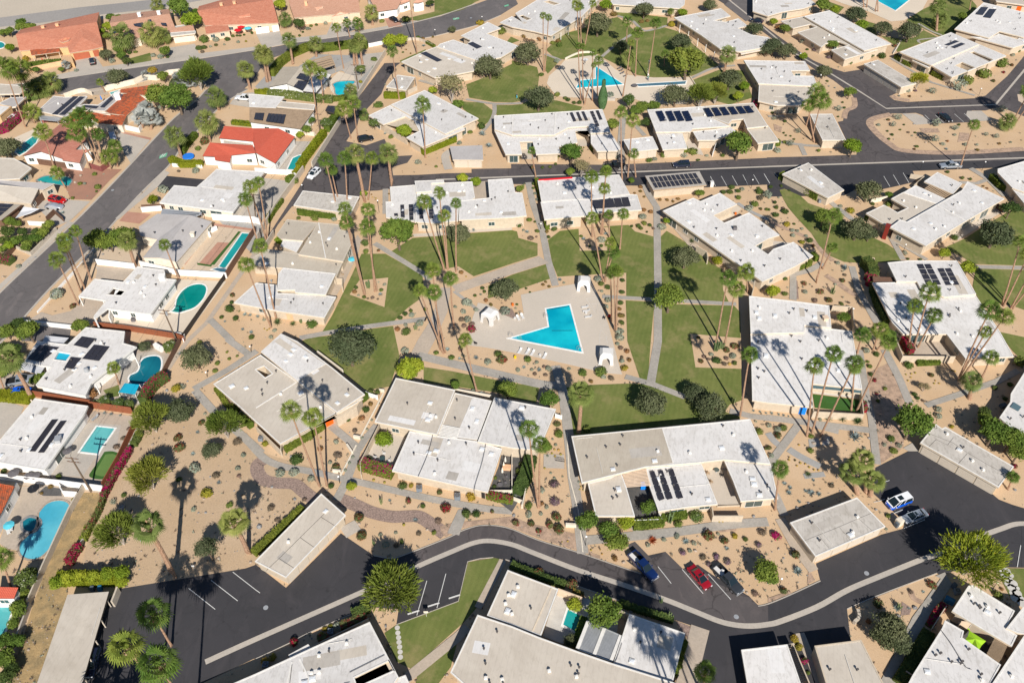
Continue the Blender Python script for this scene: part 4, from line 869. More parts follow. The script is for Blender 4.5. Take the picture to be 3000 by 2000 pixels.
h.f('-120,-120 130,-112 290,-22 180,75 -120,92',3.2,'roof_cream','wall_beige',vents=1); h.pit('-120,90,3.3 10,88,3.4 500,118,3.2 395,178,3.0 0,132,4.0 -120,130,4.0',[(0,1,2,3,4,5)],'roof_grey','wall_beige'); h.pit('-120,130,4.0 0,132,4.0 355,165,3.4 285,305,2.7 -120,268,2.7',[(0,1,2,3,4)],'roof_cream','wall_beige',name='roof')
h.slabs.append(([],[],2.7,[(p.x-h.e.location.x,p.y-h.e.location.y) for p in pts('345,332 425,250')])); h.d('348,330 425,252',mat='wood_brown')
h=B('flat_roof_house','house','dark solar covered roof with brown trim at the left edge','the dark solar roof at the left edge')
h.f('-120,290 195,312 10,455 -120,440',3.0,'roof_taupe','wood_brown',win=0,vents=0,fascia='wood_brown',trim=None).solar('-110,295 130,305 0,415 -110,405',3.0,3,3)
h=B('flat_roof_house','house','white flat roofed house in front of the dark asphalt driveway','the white house by the asphalt driveway')
h.f('1465,295 1600,135 1805,152 1900,70 1990,-15 2430,10 2290,180 2140,382',3.1,'roof_white','wall_cream',fascia='fascia_white',vents=4,win=.6)
h=B('flat_roof_house','house','grey gabled house beside the long narrow lap pool','the grey gabled house')
h.pit('1275,515,2.8 1445,395,3.2 1745,408,3.9 1948,468,2.8 1625,838,2.8 1310,800,2.8 1445,632,2.8 1290,600,2.8 1465,800,3.6',[(0,1,2,6,7),(2,3,4,8),(2,8,5,6)],'roof_grey','wall_cream')
h.item('chimney','chim',lambda b:(b.box((0,0,.5),(.9,.9,1.0)),b.box((0,0,1.05),(1.1,1.1,.1))),'wall_cream',1775,600,3.3).item('roof_vent','vent',_vent,'pipe',1680,560,3.7).item('roof_vent','vent',_vent,'pipe',1855,520,3.2).item('roof_vent','vent',_vent,'pipe',1420,575,3.2)
h.perg('1490,362 1850,395 1800,420 1480,400',2.6,2,'grey_metal',fill=.95,name='awning')
h=B('flat_roof_house','house','white flat roofed house with open carport behind the leaf shaped pool','the white house by the leaf pool')
h.f('720,1155 870,993 1130,1022 1262,880 1510,912 1525,992 1620,1000 1385,1318 985,1268 880,1350 862,1335 975,1195',3.1,'roof_white','wall_white',fascia='fascia_white',holes=['985,1137 1040,1075 1152,1102 1112,1145'],vents=6,win=.5,walls=False)
_c=h.e.location
b=MB(); b.prism(h.loc(offset(fixo(pts('985,1195 1135,1035 1262,890 1510,920 1525,1000 1610,1008 1385,1310 985,1262',3),1),.3)),0,2.79,holes=[h.loc(offset(fixo(pts('1040,1140 1060,1090 1152,1102 1112,1145',3),1),0))],bottom=False); b.build('wall','wall_white',h.e); h.autowin(h.loc(offset(fixo(pts('985,1195 1135,1035 1262,890 1510,920 1525,1000 1610,1008 1385,1310 985,1262',3),1),.3)),2.7,.5,'')
h.posts('728,1158 945,1190',2.8,'wall_white').block(1485,965,4.1,(1.3,1.3),'wall_white').item('air_conditioner','ac',_ac,['umb_grey','pipe'],1232,1378,0)
h.wallseg('865,1345 905,1430',2,.3,'wall_white').wallseg('1005,1270 1000,1345',2.4,.2,'wall_white')
K(0,1)
h=B('tiled_house','house','white house with bright coral red roof and a teal rectangular pool','the bright coral roof house')
h.pit('-290,1158,3.9 -20,1180,4.1 205,1180,4.3 358,1256,2.9 178,1502,2.8 0,1405,4.0 -30,1300,3.6 -342,1270,3.1',[(0,1,6,7),(1,2,5,6),(2,3,4,5)],'tile_coral','wall_white')
h.pit('-422,1310,3.7 -30,1335,3.9 0,1405,4.0 -225,1428,3.0 -242,1492,2.8 -375,1472,2.8 -382,1440,2.9 -492,1435,2.8',[(0,1,2,3,7),(3,4,5,6,7)],'tile_coral','wall_white',name='wing_roof')
h.f('-300,1285 -30,1310 -40,1345 -300,1320',2.6,'roof_cream','wall_white',win=0,vents=0,e=.1)
h=B('shingled_house','house','tan shingled house with solar panels and white flat wings','the tan shingle solar house')
h.pit('-60,985,3.9 535,1015,3.9 408,1187,2.9 -60,1122,2.9',[(0,1,2,3)],'shingle_tan','wall_white')
h.f('-70,865 0,868 262,892 180,995 -60,985',3.3,'roof_white','wall_white',win=0,vents=1); h.f('215,932 545,962 532,1012 190,982',3.1,'roof_cream','wall_white',vents=0,win=.4)
h.solar('-5,1035 78,1037 60,1105 -20,1095',3.6,3,1).solar('115,1040 278,1052 252,1137 88,1115',3.5,5,1)
h=B('shingled_house','house','taupe roofed house with stepped solar panels beside the freeform pool','the taupe roof house by the freeform pool')
h.pit('250,615,3.2 412,612,3.9 285,770,3.9 118,800,2.8',[(0,1,2,3)],'roof_taupe','wall_white'); h.pit('412,612,3.9 560,655,3.0 428,832,2.9 285,770,3.9',[(0,1,2,3)],'roof_taupe','wall_white'); h.f('430,838 562,652 690,690 552,852',2.8,'roof_white','wall_white',win=.5,vents=0,fascia='trim_dark')
h.solar('380,665 500,690 475,745 360,720',3.5,3,2).solar('340,735 480,745 430,830 330,790',3.3,3,2)
h=B('slatted_carport','carport','slatted flat carport over a small grey car behind the hedge','the slatted carport')
h.perg('490,570 690,515 722,592 530,652',2.6,4,'wood_tan',fill=.62,name='slatted_roof')
h=B('small_shelter','shelter','small black roofed shelter beside the two tall palms','the black roofed shelter')
h.f('635,1015 660,970 745,975 715,1040',2.6,'solar_dark','wood_tan',win=0,vents=0,walls=False,fascia='trim_dark',trim=None); h.posts('645,1012 712,1035 742,978 662,972',2.3,'wood_tan')
# ---- condominiums, upper part
h=B('condominium','house','cream flat roofed condominium with a striped skylight at the head of the alley','the condominium at the head of the alley')
h.f('1335,570 1560,468 1662,430 2042,562 2000,655 1700,712 1640,715',3.1,'roof_cream',win=.3,vents=7); h.f('1690,405 1812,367 1935,412 1975,372 1883,330 2010,268 2130,205 2250,262 2120,312 2412,425 2352,470 2250,530 2050,565 1662,432',3.35,'roof_white',win=.5,vents=6)
h.solar('1505,488 1560,475 1715,555 1665,570',3.15,4,1,'solar_dark',.1).solar('1940,400 1990,385 2080,430 2030,450',3.4,3,2,'solar_dark',.1)
h=B('condominium','house','long flat roofed condominium with open courts beside the upper lawn','the condominium left of the upper lawn')
h.f('2240,210 2352,152 2452,210 2382,125 2682,-60 3202,-60 2992,155 2712,330 2562,292 2352,250',3.2,'roof_white',win=.7,vents=9,holes=['2640,20 2690,5 2790,35 2740,50','2415,150 2450,140 2530,175 2490,190'])
h.posts('2802,300 2872,255 2942,210 3002,160',2.8,'fascia_white')
K(0,2)
h=B('condominium','house','long condominium across the top edge behind the highest lawn','the long condominium at the top edge')
h.f('905,15 1000,-90 1600,-90 1585,45 1540,80 925,42',3.2,'roof_white',win=.9,vents=4)
h=B('condominium','house','condominium with a shaded veranda right of the upper pool lawn','the veranda condominium by the upper lawn')
h.f('1488,165 1920,80 2008,150 1858,190 1960,205 2080,172 2165,240 2075,262 2200,322 2352,345 2400,380 2280,445 2090,478 1910,450 1730,320',3.2,'roof_white',win=.8,vents=8,e=1.0); h.posts('1545,230 1625,290 1710,355 1785,410 1862,475',2.8,'fascia_white')
h.f('2095,480 2290,445 2300,460 2105,500',2.8,'roof_cream',win=0,vents=0,walls=False)
h=B('condominium','house','blocky condominium left of the loop road with white upper roof','the condominium left of the loop road')
h.f('2128,555 2692,566 2737,650 2562,652 2590,698 2770,700 2805,795 2262,770',3.3,'roof_white',win=.3,vents=6); h.f('2270,772 2806,797 2740,880 2664,970 2440,972 2262,930',3.0,'roof_cream',win=.5,vents=4)
K(0,3)
h=B('condominium','house','low condominium in the top right beside the curving road','the condominium at the top of the curving road')
h.f('-140,-40 320,-60 442,40 330,80 200,100 130,112 0,150 -140,105',3.0,'roof_white',win=.6,vents=4)
h=B('condominium','house','stepped condominium with two notched courts right of the curving road','the stepped condominium by the curving road')
h.f('330,152 565,98 1130,405 885,467',3.7,'roof_white',win=.4,vents=5); h.f('118,195 332,152 890,470 1008,458 705,548 580,462 742,416 655,385 530,402 490,435 272,300 445,250 390,225 232,262',3.0,'roof_cream',win=.5,vents=4)
h=B('condominium','house','wide diagonal condominium with two small solar panels above the parking island','the condominium above the parking island')
h.f('1210,480 1680,300 1940,410 1500,602',3.6,'roof_white',win=.3,vents=7); h.f('1505,605 1945,412 2190,515 1690,712',3.0,'roof_white',win=.3,vents=4,holes=['1850,483 1890,475 2072,550 2030,570','1715,605 1785,572 1912,625 1838,655']); h.f('1325,555 1350,548 1500,610 1470,625',2.8,'roof_white',win=0,vents=0,walls=False)
h.solar('1620,412 1718,370 1758,382 1662,420',3.65,4,1).solar('1678,432 1775,392 1815,405 1718,445',3.65,4,1)
h=B('condominium','house','condominium at the top right corner with two blue-grey solar strips','the condominium in the top right corner')
h.f('1715,268 1980,25 2352,115 2720,210 2352,345 2130,290 2030,350',3.5,'roof_white',win=.3,vents=9); h.f('1860,338 2030,352 2130,292 2352,350 2620,330 2250,442',2.9,'roof_white',win=.4,vents=1,holes=['2095,305 2140,302 2310,350 2290,365'])
h.solar('1905,132 1960,65 2027,68 1975,140',3.55,1,5).solar('1975,158 2035,82 2102,85 2045,168',3.55,1,5)
h=B('condominium','house','roof with an orange door cut off by the top right edge','the orange door house at the top right edge')
h.f('2030,-60 2600,-60 2600,55 2352,48 2100,15',3.2,'roof_cream',win=.2,vents=1); h.d('2270,95 2310,98',mat='door_orange',name='door')
def seams(g,h,*L):
    for q in L:
        P=pts(q,h+.06); c=g.e.location; b=MB()
        for i in range(len(P)-1): b.tube([P[i]-Vector((c.x,c.y,0)),P[i+1]-Vector((c.x,c.y,0))],.03,4)
        b.build('roof_seam','pipe',g.e)
def garage(label,short,q,doors,n,h=2.7,m='roof_garage',mat='garage_door',grp='flat roofed garages of the condominiums',**k):
    g=B('garage','garage',label,short,grp); g.f(q,h,m,win=0,e=.35,vents=k.pop('vents',2),**k)
    if n: g.d(doors,0,2.25,mat,n=n)
    global _g; _g=g
    return g
garage('long garage with five grey doors facing the upper loop road','the five door garage','880,590 1010,553 1365,768 1225,803','890,660 1200,850',5,mat='block_grey')
garage('narrow garage beside two thick palm trunks near the loop road','the garage by the thick palm trunks','385,1050 590,1048 715,1290 500,1290','500,1345 700,1345',0)
K(0,2); garage('two door garage between the two long solar roofed condominiums','the two door garage between condominiums','1020,1285 1290,1255 1345,1370 1085,1400','1150,1450 1330,1425',2,m='roof_white')
K(0,1); garage('small square garage beside the alley, hedge along its front','the small square garage in the alley','1195,800 1300,690 1460,712 1380,832','1400,870 1460,770',0)
garage('ribbed metal roofed garage with two beige doors below the diamond roof','the ribbed metal garage','1780,1345 2080,1335 2088,1470 1808,1468','1815,1530 2075,1525',2,m='roof_grey',vents=0,trim=None)
h=B('condominium','house','diamond shaped condominium roof with a leafy notched court and stained patches','the diamond roof condominium')
h.f('1240,963 1550,830 2045,1090 1740,1232',3.5,'roof_white',win=.3,vents=7); h.f('1035,1062 1238,966 1740,1236 1900,1165 1920,1190 1530,1352 1380,1265 1500,1205 1450,1110 1370,1070 1170,1147',3.0,'roof_white',win=.3,vents=3); h.wallseg('1172,1160 1280,1215 1385,1275',2,.2)
K(0,2)
h=B('condominium','house','long white condominium with five dark solar strips and two courts','the five strip solar condominium')
h.f('-165,1065 400,1032 830,1005 905,1215 722,1226 700,1160 520,1172 385,1242 0,1242 -160,1190',3.6,'roof_white',win=.2,vents=8)
h.f('-165,1195 0,1245 388,1245 522,1176 695,1164 720,1230 905,1220 1000,1367 965,1388 780,1392 725,1320 722,1200 580,1205 602,1312 430,1352 445,1412 222,1420 188,1300 70,1304 92,1420 -60,1420',2.95,'roof_white',win=.5,vents=6)
h.solar('530,1035 555,1030 592,1112 565,1118',3.65,1,4).solar('588,1032 612,1027 648,1108 622,1112',3.65,1,4).solar('637,1025 662,1022 700,1105 673,1108',3.65,1,4).solar('715,1022 745,1018 805,1158 775,1162',3.65,1,5).solar('768,1015 795,1012 832,1098 805,1102',3.65,1,4)
h=B('condominium','house','wide condominium with ten dark blue solar modules along its far edge','the ten module solar condominium')
h.f('1242,1010 1770,978 1830,1085 2000,1160 1660,1185 1640,1212 1322,1215',3.6,'roof_white',win=.2,vents=5); h.f('1772,978 2215,947 2352,1160 2160,1180 2125,1095 2020,1105 1990,1140 1835,1080',3.55,'roof_cream',win=.2,vents=2)
h.f('1322,1218 1560,1212 1610,1365 1385,1378',3.0,'roof_white',vents=3,win=.5); h.f('1660,1210 1860,1192 2000,1165 2065,1210 1870,1290 1705,1290',2.95,'roof_white',vents=3,win=.4); h.f('2140,1165 2352,1155 2455,1300 2258,1320',2.95,'roof_cream',vents=1,win=.4)
for x in (1320,1408,1484,1560): h.solar('%d,1022 %d,1016 %d,1108 %d,1115'%(x,x+58,x+103,x+45),3.7,2,4,'solar_blue',.35)
for i,x in enumerate((1758,1832,1905,1982,2057,2127)): h.solar('%d,%d %d,%d %d,%d %d,%d'%(x,994-i*4,x+52,990-i*4,x+102,1068-i*7,x+45,1074-i*7),3.7,2,4,'solar_blue',.35)
# ---- middle band
K(1,1)
garage('flat roofed garage beneath the tall palm trunks at the end of the alley','the garage under the tall palms','345,320 430,185 950,240 872,398','360,360 420,250',0,vents=2,m='roof_garage')
h=B('condominium','house','large taupe-grey roofed condominium with one white roof bay','the taupe-grey condominium')
h.f('190,590 285,448 570,480 432,645 232,628',3.05,'roof_taupe',trim='roof_cream',win=.2,vents=2); h.f('572,478 765,495 770,540 852,562 890,650 800,835 390,770',3.55,'roof_taupe',trim='roof_cream',win=.1,vents=5); h.f('225,690 255,630 436,646 372,752',2.75,'roof_white',win=0,vents=0,e=.1); h.f('100,722 372,757 798,838 738,975 250,893 -60,870 -20,790',2.95,'roof_taupe',trim='roof_cream',win=.1,vents=3)
h=B('condominium','house','white stepped condominium left of the lawn, speckled lower roof','the white stepped condominium')
h.f('195,1100 205,950 250,892 735,945 640,1142 360,1118 355,1095',3.5,'roof_white',win=0,vents=1); h.f('-205,1215 0,1030 190,1050 200,1125 640,1146 738,1160 630,1352 200,1290',2.85,'roof_white',win=.35,vents=4); h.d('290,1370 350,1372',0,2.1,'wall_peach','door')
h.wallseg('735,985 792,990 790,1055',2,.2)
h=B('condominium','house','long white condominium above the central lawn with dark upright solar strips','the long white condominium above the lawn')
h.f('1230,150 1462,131 1478,290 1455,470 1195,430 1190,287 1240,285',3.1,'roof_white',win=.4,vents=2); h.f('1457,96 1725,85 1730,108 1612,116 1612,190 1472,200',3.6,'roof_white',win=0,vents=0)
h.f('1614,118 1988,101 2012,250 1960,275 1870,275 1855,460 1640,485 1458,472 1480,290 1474,212 1610,204',3.2,'roof_white',win=.4,vents=6); h.f('2130,85 2352,72 2382,200 2447,205 2487,415 2352,432 1862,455 1872,277 2145,250',3.6,'roof_white',win=.9,vents=6)
for q in ('1325,312 1360,310 1368,430 1330,425','1402,308 1440,306 1448,452 1410,455','1495,310 1530,308 1540,440 1503,445','1585,320 1622,318 1632,440 1592,440','1268,392 1302,390 1306,412 1270,415'): h.solar(q,3.25,1,4)
K(1,2)
h=B('condominium','house','white condominium with a red roof edge and dark panels on its right wing','the red edged condominium')
h.f('235,92 560,64 985,38 1082,215 760,262 600,262 270,286',3.1,'roof_white',win=.3,vents=6,fascia='fascia'); h.f('262,290 600,264 666,418 297,450',3.6,'roof_white',win=.9,vents=0); h.f('602,266 760,262 745,272 800,392 670,420',3.45,'roof_white',win=.5,vents=1); h.f('748,268 1082,218 1150,222 1192,362 802,392',3.2,'roof_white',win=.8,vents=1)
for x in (735,800,865,935,1005): h.solar('%d,%d %d,%d %d,%d %d,%d'%(x,270-(x-735)*.09,x+62,265-(x-735)*.09,x+88,345-(x-735)*.07,x+24,352-(x-735)*.07),3.4,1,1)
b=MB(); P_=pts('245,88 555,66',3.25); m_=(P_[0]+P_[1])/2-Vector((h.e.location.x,h.e.location.y,0)); d_=P_[1]-P_[0]; b.box((m_.x,m_.y,3.3),(d_.length,.35,.3),math.atan2(d_.y,d_.x)); b.build('roof_edge','umb_red',h.e)
h=B('solar_carport','carport','open carport covered by a black grid of solar glass','the black solar carport')
h.f('1222,48 1722,5 1788,132 1298,180',2.7,'block_grey','wall_beige',win=0,vents=0,e=.5,fascia='wood_tan',trim=None).solar('1255,58 1690,18 1755,118 1310,160',2.75,11,2,g=.022)
h=B('condominium','house','long diagonal white condominium with a notched plant filled terrace','the long diagonal condominium')
h.f('1385,370 1665,250 1730,282 1910,205 2068,310 1850,412 1950,480 2178,385 2458,592 2352,625 2235,690 2352,770 2400,720 2585,655 2768,785 2600,880 2300,1020',3.3,'roof_white',win=.8,vents=14,e=.7); h.wallseg('1700,690 1790,745 1800,800',2,.2); h.wallseg('2215,1100 2230,1020',2.4,.2)
h.item('air_conditioner','ac',_ac,['ac_grey','pipe'],2045,540,3.3)
K(1,3)
garage('narrow garage with a clipped hedge along its long side near the parking bays','the hedged garage by the parking bays','130,32 370,-72 700,180 550,252','560,290 680,215',0,vents=3)
h=B('condominium','house','cream and white condominium with a tan slatted pergola at upper right','the cream and white condominium')
h.f('900,392 1065,315 1190,385 1282,342 1132,258 1240,200 1560,308 1275,470 1125,528',2.95,'roof_cream',win=.2,vents=3); h.f('1245,200 1355,135 1640,265 1560,306',3.05,'roof_white',win=0,vents=2); h.f('1435,100 1555,15 1785,120 1700,215',3.0,'roof_white',win=.2,vents=1)
h.f('1275,470 1560,308 1780,182 1832,100 2172,260 1810,468 1450,692 1120,520 1215,450',3.6,'roof_white',win=.9,vents=7,e=.8); h.perg('1440,170 1500,130 1700,220 1625,262',2.8,12,'wood_tan')
h.block(1105,505,3.7,(1.0,1.6),'door_red','chimney',rz=-.5)
h=B('condominium','house','white roof at the right edge with a long clipped hedge along its wall','the roof at the upper right edge')
h.f('2110,-15 2500,-130 2700,260 2352,195 2245,160 2110,20',3.2,'roof_white',win=.2,vents=4); h.f('2240,165 2352,200 2700,270 2700,520 2352,300',2.8,'roof_white',win=.2,vents=2)
h=B('condominium','house','white condominium with four dark solar strips beside magenta bougainvillea','the four strip solar condominium')
h.f('1097,845 1285,826 1735,828 1912,1135 1622,1160 1405,1090 1368,1018 1182,1018',3.6,'roof_white',win=.2,vents=4); h.f('957,1030 1366,1022 1420,1112 1620,1164 1908,1146 2130,1480 2258,1708 1815,1728 1640,1500 1240,1502 1140,1395',2.95,'roof_white',win=.5,vents=11)
for q in ('1368,855 1422,853 1520,1045 1462,1048','1438,855 1490,853 1592,1047 1535,1050','1560,895 1612,893 1692,1050 1640,1052','1628,895 1678,893 1760,1048 1708,1050'): h.solar(q,3.65,1,4)
h.perg('962,978 1178,986 1178,1018 968,1018',2.6,5,'wood_brown'); h.wallseg('1240,1700 1720,1705',1.9,.2) 
h.wallseg('1240,1695 1160,1500',1.9,.2)
h=B('condominium','house','large white condominium striped by palm shadows, green putting court at its foot','the condominium with the putting court')
h.f('-175,1150 310,1207 562,1240 582,1443 335,1420 330,1485 -160,1500',3.5,'roof_white',win=0,vents=6); h.f('-160,1503 330,1488 338,1423 772,1475 865,2005 398,1955 410,2172 0,2130 -145,2108',3.0,'roof_white',win=.2,vents=10); h.block(530,1345,4.2,(1.0,1.0),'wall_peachy')
h.wallseg('425,2210 880,2235 860,2010',1.9,.18); h.wallseg('400,2000 420,2210',1.9,.18); h.d('280,2255 370,2262',0,2.1,'door_blue','door')
K(2,3); sheet('putting_green','410,485 870,545 885,660 430,610','turf',5); sheet('pool_deck','400,400 865,450 850,530 410,480','stone_white',5)
h.f('400,395 640,425 855,452 850,475 640,450 405,430',2.2,'glass_blue',win=0,vents=0,walls=False,trim=None,name='glass_screen')
# ---- lower left private houses
K(2,0)
h=B('flat_roof_house','house','white house with a turquoise glazed roof opening and brown solar arrays','the house with the turquoise roof light')
h.f('225,185 345,-5 620,28 790,-130 1148,-92 1135,15 1255,50 840,385 785,500 340,412 328,400 465,235 375,222',3.1,'roof_white','wall_white',fascia='fascia_white',win=.5,vents=10,holes=['497,165 537,93 655,112 605,178'])
P=pts('497,165 537,93 655,112 605,178',2.7); b=MB(); b.prism(offset(h.loc(P),-.2),2.62,2.7); b.build('pool_cover','shade_teal',h.e)
h.solar('245,160 362,30 545,52 382,185',3.15,3,3).solar('672,32 750,-48 880,-28 800,62',3.15,3,2)
h.solar('752,158 862,28 1007,46 908,178',3.15,3,3).solar('588,240 650,140 747,152 668,252',3.15,2,3)
h.item('roof_dish','dish',lambda b:(b.tube([(0,0,0),(0,0,.9)],[.5,.42],14),b.tube([(0,0,.9),(0,0,1)],[.42,.2],14)),'grey_metal',800,275,3.1)
h.perg('170,245 225,195 375,222 330,290',2.5,2,'shade_grey',fill=.98,name='awning')
h.posts('1245,150 880,400',2.7,'wall_white')
h=B('flat_roof_house','house','big white roof with two long dark solar strips at lower left','the lower left white roof')
h.f('-160,1085 60,830 320,522 810,592 775,668 412,1182 0,1112',3.1,'roof_white','wall_white',fascia='fascia_white',win=.4,vents=5)
h.solar('262,1008 475,715 535,712 322,1010',3.15,1,8).solar('345,1020 555,727 613,724 402,1020',3.15,1,8); h.block(528,890,3.95,(1.0,1.3),'grey_metal','air_conditioner',z0=3.1)
h=B('tiled_house','house','corner of an orange tile roofed house at the lower left edge','the orange tile roof at the lower left edge')
h.pit('-200,1290,3.8 -50,1292,3.8 135,1330,2.8 15,1568,2.8 -60,1700,2.8 -200,1700,3.8',[(0,1,2,3,4,5)],'tile_rust','wall_white')
K(3,0)
h=B('flat_roof_house','house','red tiled roof corner beside the pale green pool at the left edge','the red tile roof corner')
h.pit('-100,680,3.0 168,690,3.0 130,790,2.6 -100,790,2.6',[(0,1,2,3)],'tile_coral','wall_white')
h=B('carport','carport','long tilted pale carport roof at the bottom left beside dry brush','the long pale carport')
h.f('620,755 1000,727 870,1170 735,1640 300,1700 340,1568',2.6,'roof_cream','wall_beige',win=0,vents=0,walls=False,fascia='trim_dark',trim=None); h.posts('980,800 930,990 880,1180 830,1350 780,1530 630,790 560,1000 480,1240 400,1480',2.3,'block_tan')
h.wallseg('1025,810 1072,690',1.8,.3,'block_tan')
# ---- central condominiums
K(2,1)
h=B('condominium','house','cream roofed condominium with bright orange entrance door left of centre','the orange door condominium')
h.f('45,95 230,-72 382,0 700,240 1000,485 745,655 375,362',3.6,'roof_cream',win=.2,vents=5); h.f('-392,392 42,122 375,366 745,660 905,570 985,522 222,943 -140,612',2.95,'roof_cream',win=.1,vents=7,holes=['0,258 72,225 147,295 85,332'])
h.f('45,95 230,-70 640,210 378,360',3.66,'roof_white',win=0,vents=2,walls=False,th=.05,trim=None)
h.d('650,785 712,742',0,2.6,'door_orange','door',k=1)
h.wallseg('0,780 225,1000 230,950',1.8,.2)
h=B('condominium','house','big stepped condominium below the pool, cream left roof and speckled white right','the stepped condominium below the pool')
h.f('1285,335 1830,445 1665,858 1090,740',3.6,'roof_cream',win=.5,vents=4); h.f('1828,472 2165,546 2035,905 1672,850',3.0,'roof_cream',win=.1,vents=3); h.f('2190,515 2757,622 2600,1000 2352,977 2037,920',3.6,'roof_white',win=.5,vents=4)
h.f('1412,822 1655,862 2030,915 2262,985 2130,1385 1250,1188',3.0,'roof_white',win=.05,vents=7); h.f('1412,822 1655,862 1835,888 1690,1275 1250,1188',3.03,'roof_cream',win=0,vents=1,walls=False,th=.05,trim=None)
h.f('1985,520 2165,546 2035,905 1835,880',3.03,'roof_white',win=0,vents=1,walls=False,th=.05,trim=None)
h.perg('1690,765 1870,800 1845,882 1660,852',3.15,7,'fascia_white',post=False,fill=.55,name='louvre')
h.cable('1665,650 1640,740 1625,850 1600,960 1560,1080 1490,1240',3.3); h.cable('2160,745 2120,900 2080,1100 2010,1330 2008,1400',3.3)
h.wallseg('1130,760 1030,960 955,1110 965,1215',1.8,.15); h.d('2060,1470 2112,1460',0,2.2,'black_metal','gate',k=3)
K(2,2)
h=B('condominium','house','long condominium right of centre, tan left roof, white right roof and wooden pergola','the long pergola condominium')
h.f('545,870 2188,712 2375,1125 1950,1085 1740,1110 1225,1155 640,1302',3.6,'roof_white',win=.1,vents=6,sky=1); h.f('545,870 1375,790 1480,1112 1225,1153 640,1300',3.64,'roof_taupe',win=0,vents=3,walls=False,th=.05,trim=None)
h.f('695,1300 900,1250 1000,1195 1052,1340 1130,1605 768,1605',2.95,'roof_cream',win=.2,vents=3); h.f('1232,1163 1738,1114 1890,1495 1620,1520 1345,1560 1262,1330',2.95,'roof_white',win=.3,vents=5); h.f('1945,1090 2352,1110 2375,1128 2445,1440 2100,1468 2030,1280',2.95,'roof_white',win=.15,vents=5)
h.solar('1268,1195 1305,1183 1405,1445 1352,1465',3.05,1,4,lift=.35).solar('1345,1185 1382,1175 1480,1440 1425,1455',3.05,1,4,lift=.35).solar('1440,1180 1478,1163 1575,1435 1522,1447',3.05,1,4,lift=.35)
h.perg('1005,1180 1225,1155 1272,1320 1050,1336',3.0,13,'wall_peachy',post=False,fill=.5); sheet('patio','1000,1200 1220,1170 1370,1600 1130,1620','slate',3); sheet('patio','1745,1110 1950,1095 2110,1500 1880,1500','pool_deck',4)
h.wallseg('1840,1520 1850,1600 2120,1600',1.8,.2).wallseg('1130,1640 1380,1630 1350,1568',1.2,.15,'wall_white').wallseg('1890,1510 2120,1500',.3,.2)
K(3,2)
K(3,1)
garage('long pale garage roof left of the drive with open ribbed apron','the long garage left of the drive','600,-173 826,28 275,602 -12,452','300,640 760,180',5,m='roof_cream',vents=2)
seams(_g,2.7,'95,535 215,420 405,232 600,40 640,0','215,425 345,510','405,232 540,325','600,45 735,130')
K(2,3)
garage('four door garage in the right hand parking court','the four door court garage','1540,758 1598,800 1630,785 2260,1150 2120,1342 1398,930','1400,1010 2060,1400',4,vents=4)
seams(_g,2.7,'1480,845 1700,930 1830,1020 2020,1130 2200,1230','1480,965 1545,900 1650,950 1705,880','1750,1120 1830,1030')
K(3,3)
garage('four door garage beside the silver and blue cars','the garage beside the parked cars','200,95 816,-136 1080,132 435,408','430,475 1060,200',4,vents=4)
seams(_g,2.7,'315,268 600,155 800,70 980,-5','465,210 580,355','650,130 770,272','830,55 975,185')
K(2,3)
h=B('condominium','house','white condominium at the right edge with glass roof panels','the condominium at the right edge')
h.f('2230,480 2420,180 2800,300 2800,900 2352,895 2125,700 2225,555',3.2,'roof_white',win=.2,vents=5); h.solar('2225,600 2260,555 2330,600 2300,640',3.2,2,1,'glass_blue')
# ---- bottom row
K(3,1)
h=B('condominium','house','long stained white roof along the bottom edge below the drive','the stained white roof at the bottom')
h.f('-700,1780 0,1480 520,1240 1045,1005 1310,1512 1150,1750 -600,2100',3.3,'roof_white',win=.2,vents=9,holes=['905,1517 1215,1367 1260,1452 930,1600']); h.f('297,1310 480,1210 512,1252 325,1347',2.7,'roof_white',win=0,vents=0)
h.wallseg('510,1230 1030,975',1.8,.15).f('1185,1560 1375,1492 1440,1640 1250,1700',2.7,'roof_white',win=0,vents=0)
h.cable('860,1470 1000,1400 1180,1310',3.4); h.cable('330,1400 320,1480 310,1568',3.4)
K(3,2)
h=B('condominium','house','large cream condominium at bottom centre around a small pool court','the condominium around the small pool court')
h.f('-567,1470 -317,940 0,1045 260,1150 600,1275 920,1385 1480,1560 1650,1640 1400,2100 -200,1800',3.6,'roof_cream',win=.2,vents=12); h.f('-232,950 -40,528 0,545 427,705 265,1138 0,1035',3.0,'roof_cream',win=.1,vents=5); h.f('930,1388 1078,932 1592,1110 1478,1556',3.05,'roof_white',win=.2,vents=4)
h.perg('600,1255 700,1000 1000,1130 910,1365',2.9,2,'fascia_white',post=False,fill=.2) ; h.perg('605,1250 905,1358 1000,1132 700,1005',2.8,24,'grey_metal',post=False,fill=.62,name='ribbed_roof')
h.wallseg('425,700 640,780',2.2,.2,'wall_peachy').wallseg('980,890 1075,935',2.2,.15).cable('820,1470 860,1400 940,1385 1010,1200',3.2)
sheet('patio','420,705 990,900 930,1380 280,1140','stone_white',4)
h=B('garage','garage','flat white garage roof at the bottom edge below the road bend','the bottom garage below the bend','flat roofed garages of the condominiums')
h.f('2105,1262 2530,1212 2650,1560 2720,1800 2200,1800',2.9,'roof_white',win=0,vents=2); h.perg('2535,1240 2590,1240 2700,1540 2650,1560',2.2,16,'black_metal',post=False)
h.wallseg('2585,1220 2730,1560',1.8,.2,'wall_beige').wallseg('2530,1215 2590,1205',1.8,.2)
K(3,3)
h=B('garage','garage','beige walled flat roof garage beside the olive tree at bottom right','the beige garage at bottom right','flat roofed garages of the condominiums')
h.f('425,1225 855,1170 1060,1570 1120,1750 600,1800',2.9,'roof_cream',win=0,vents=2,e=.1,trim='wall_beige'); 
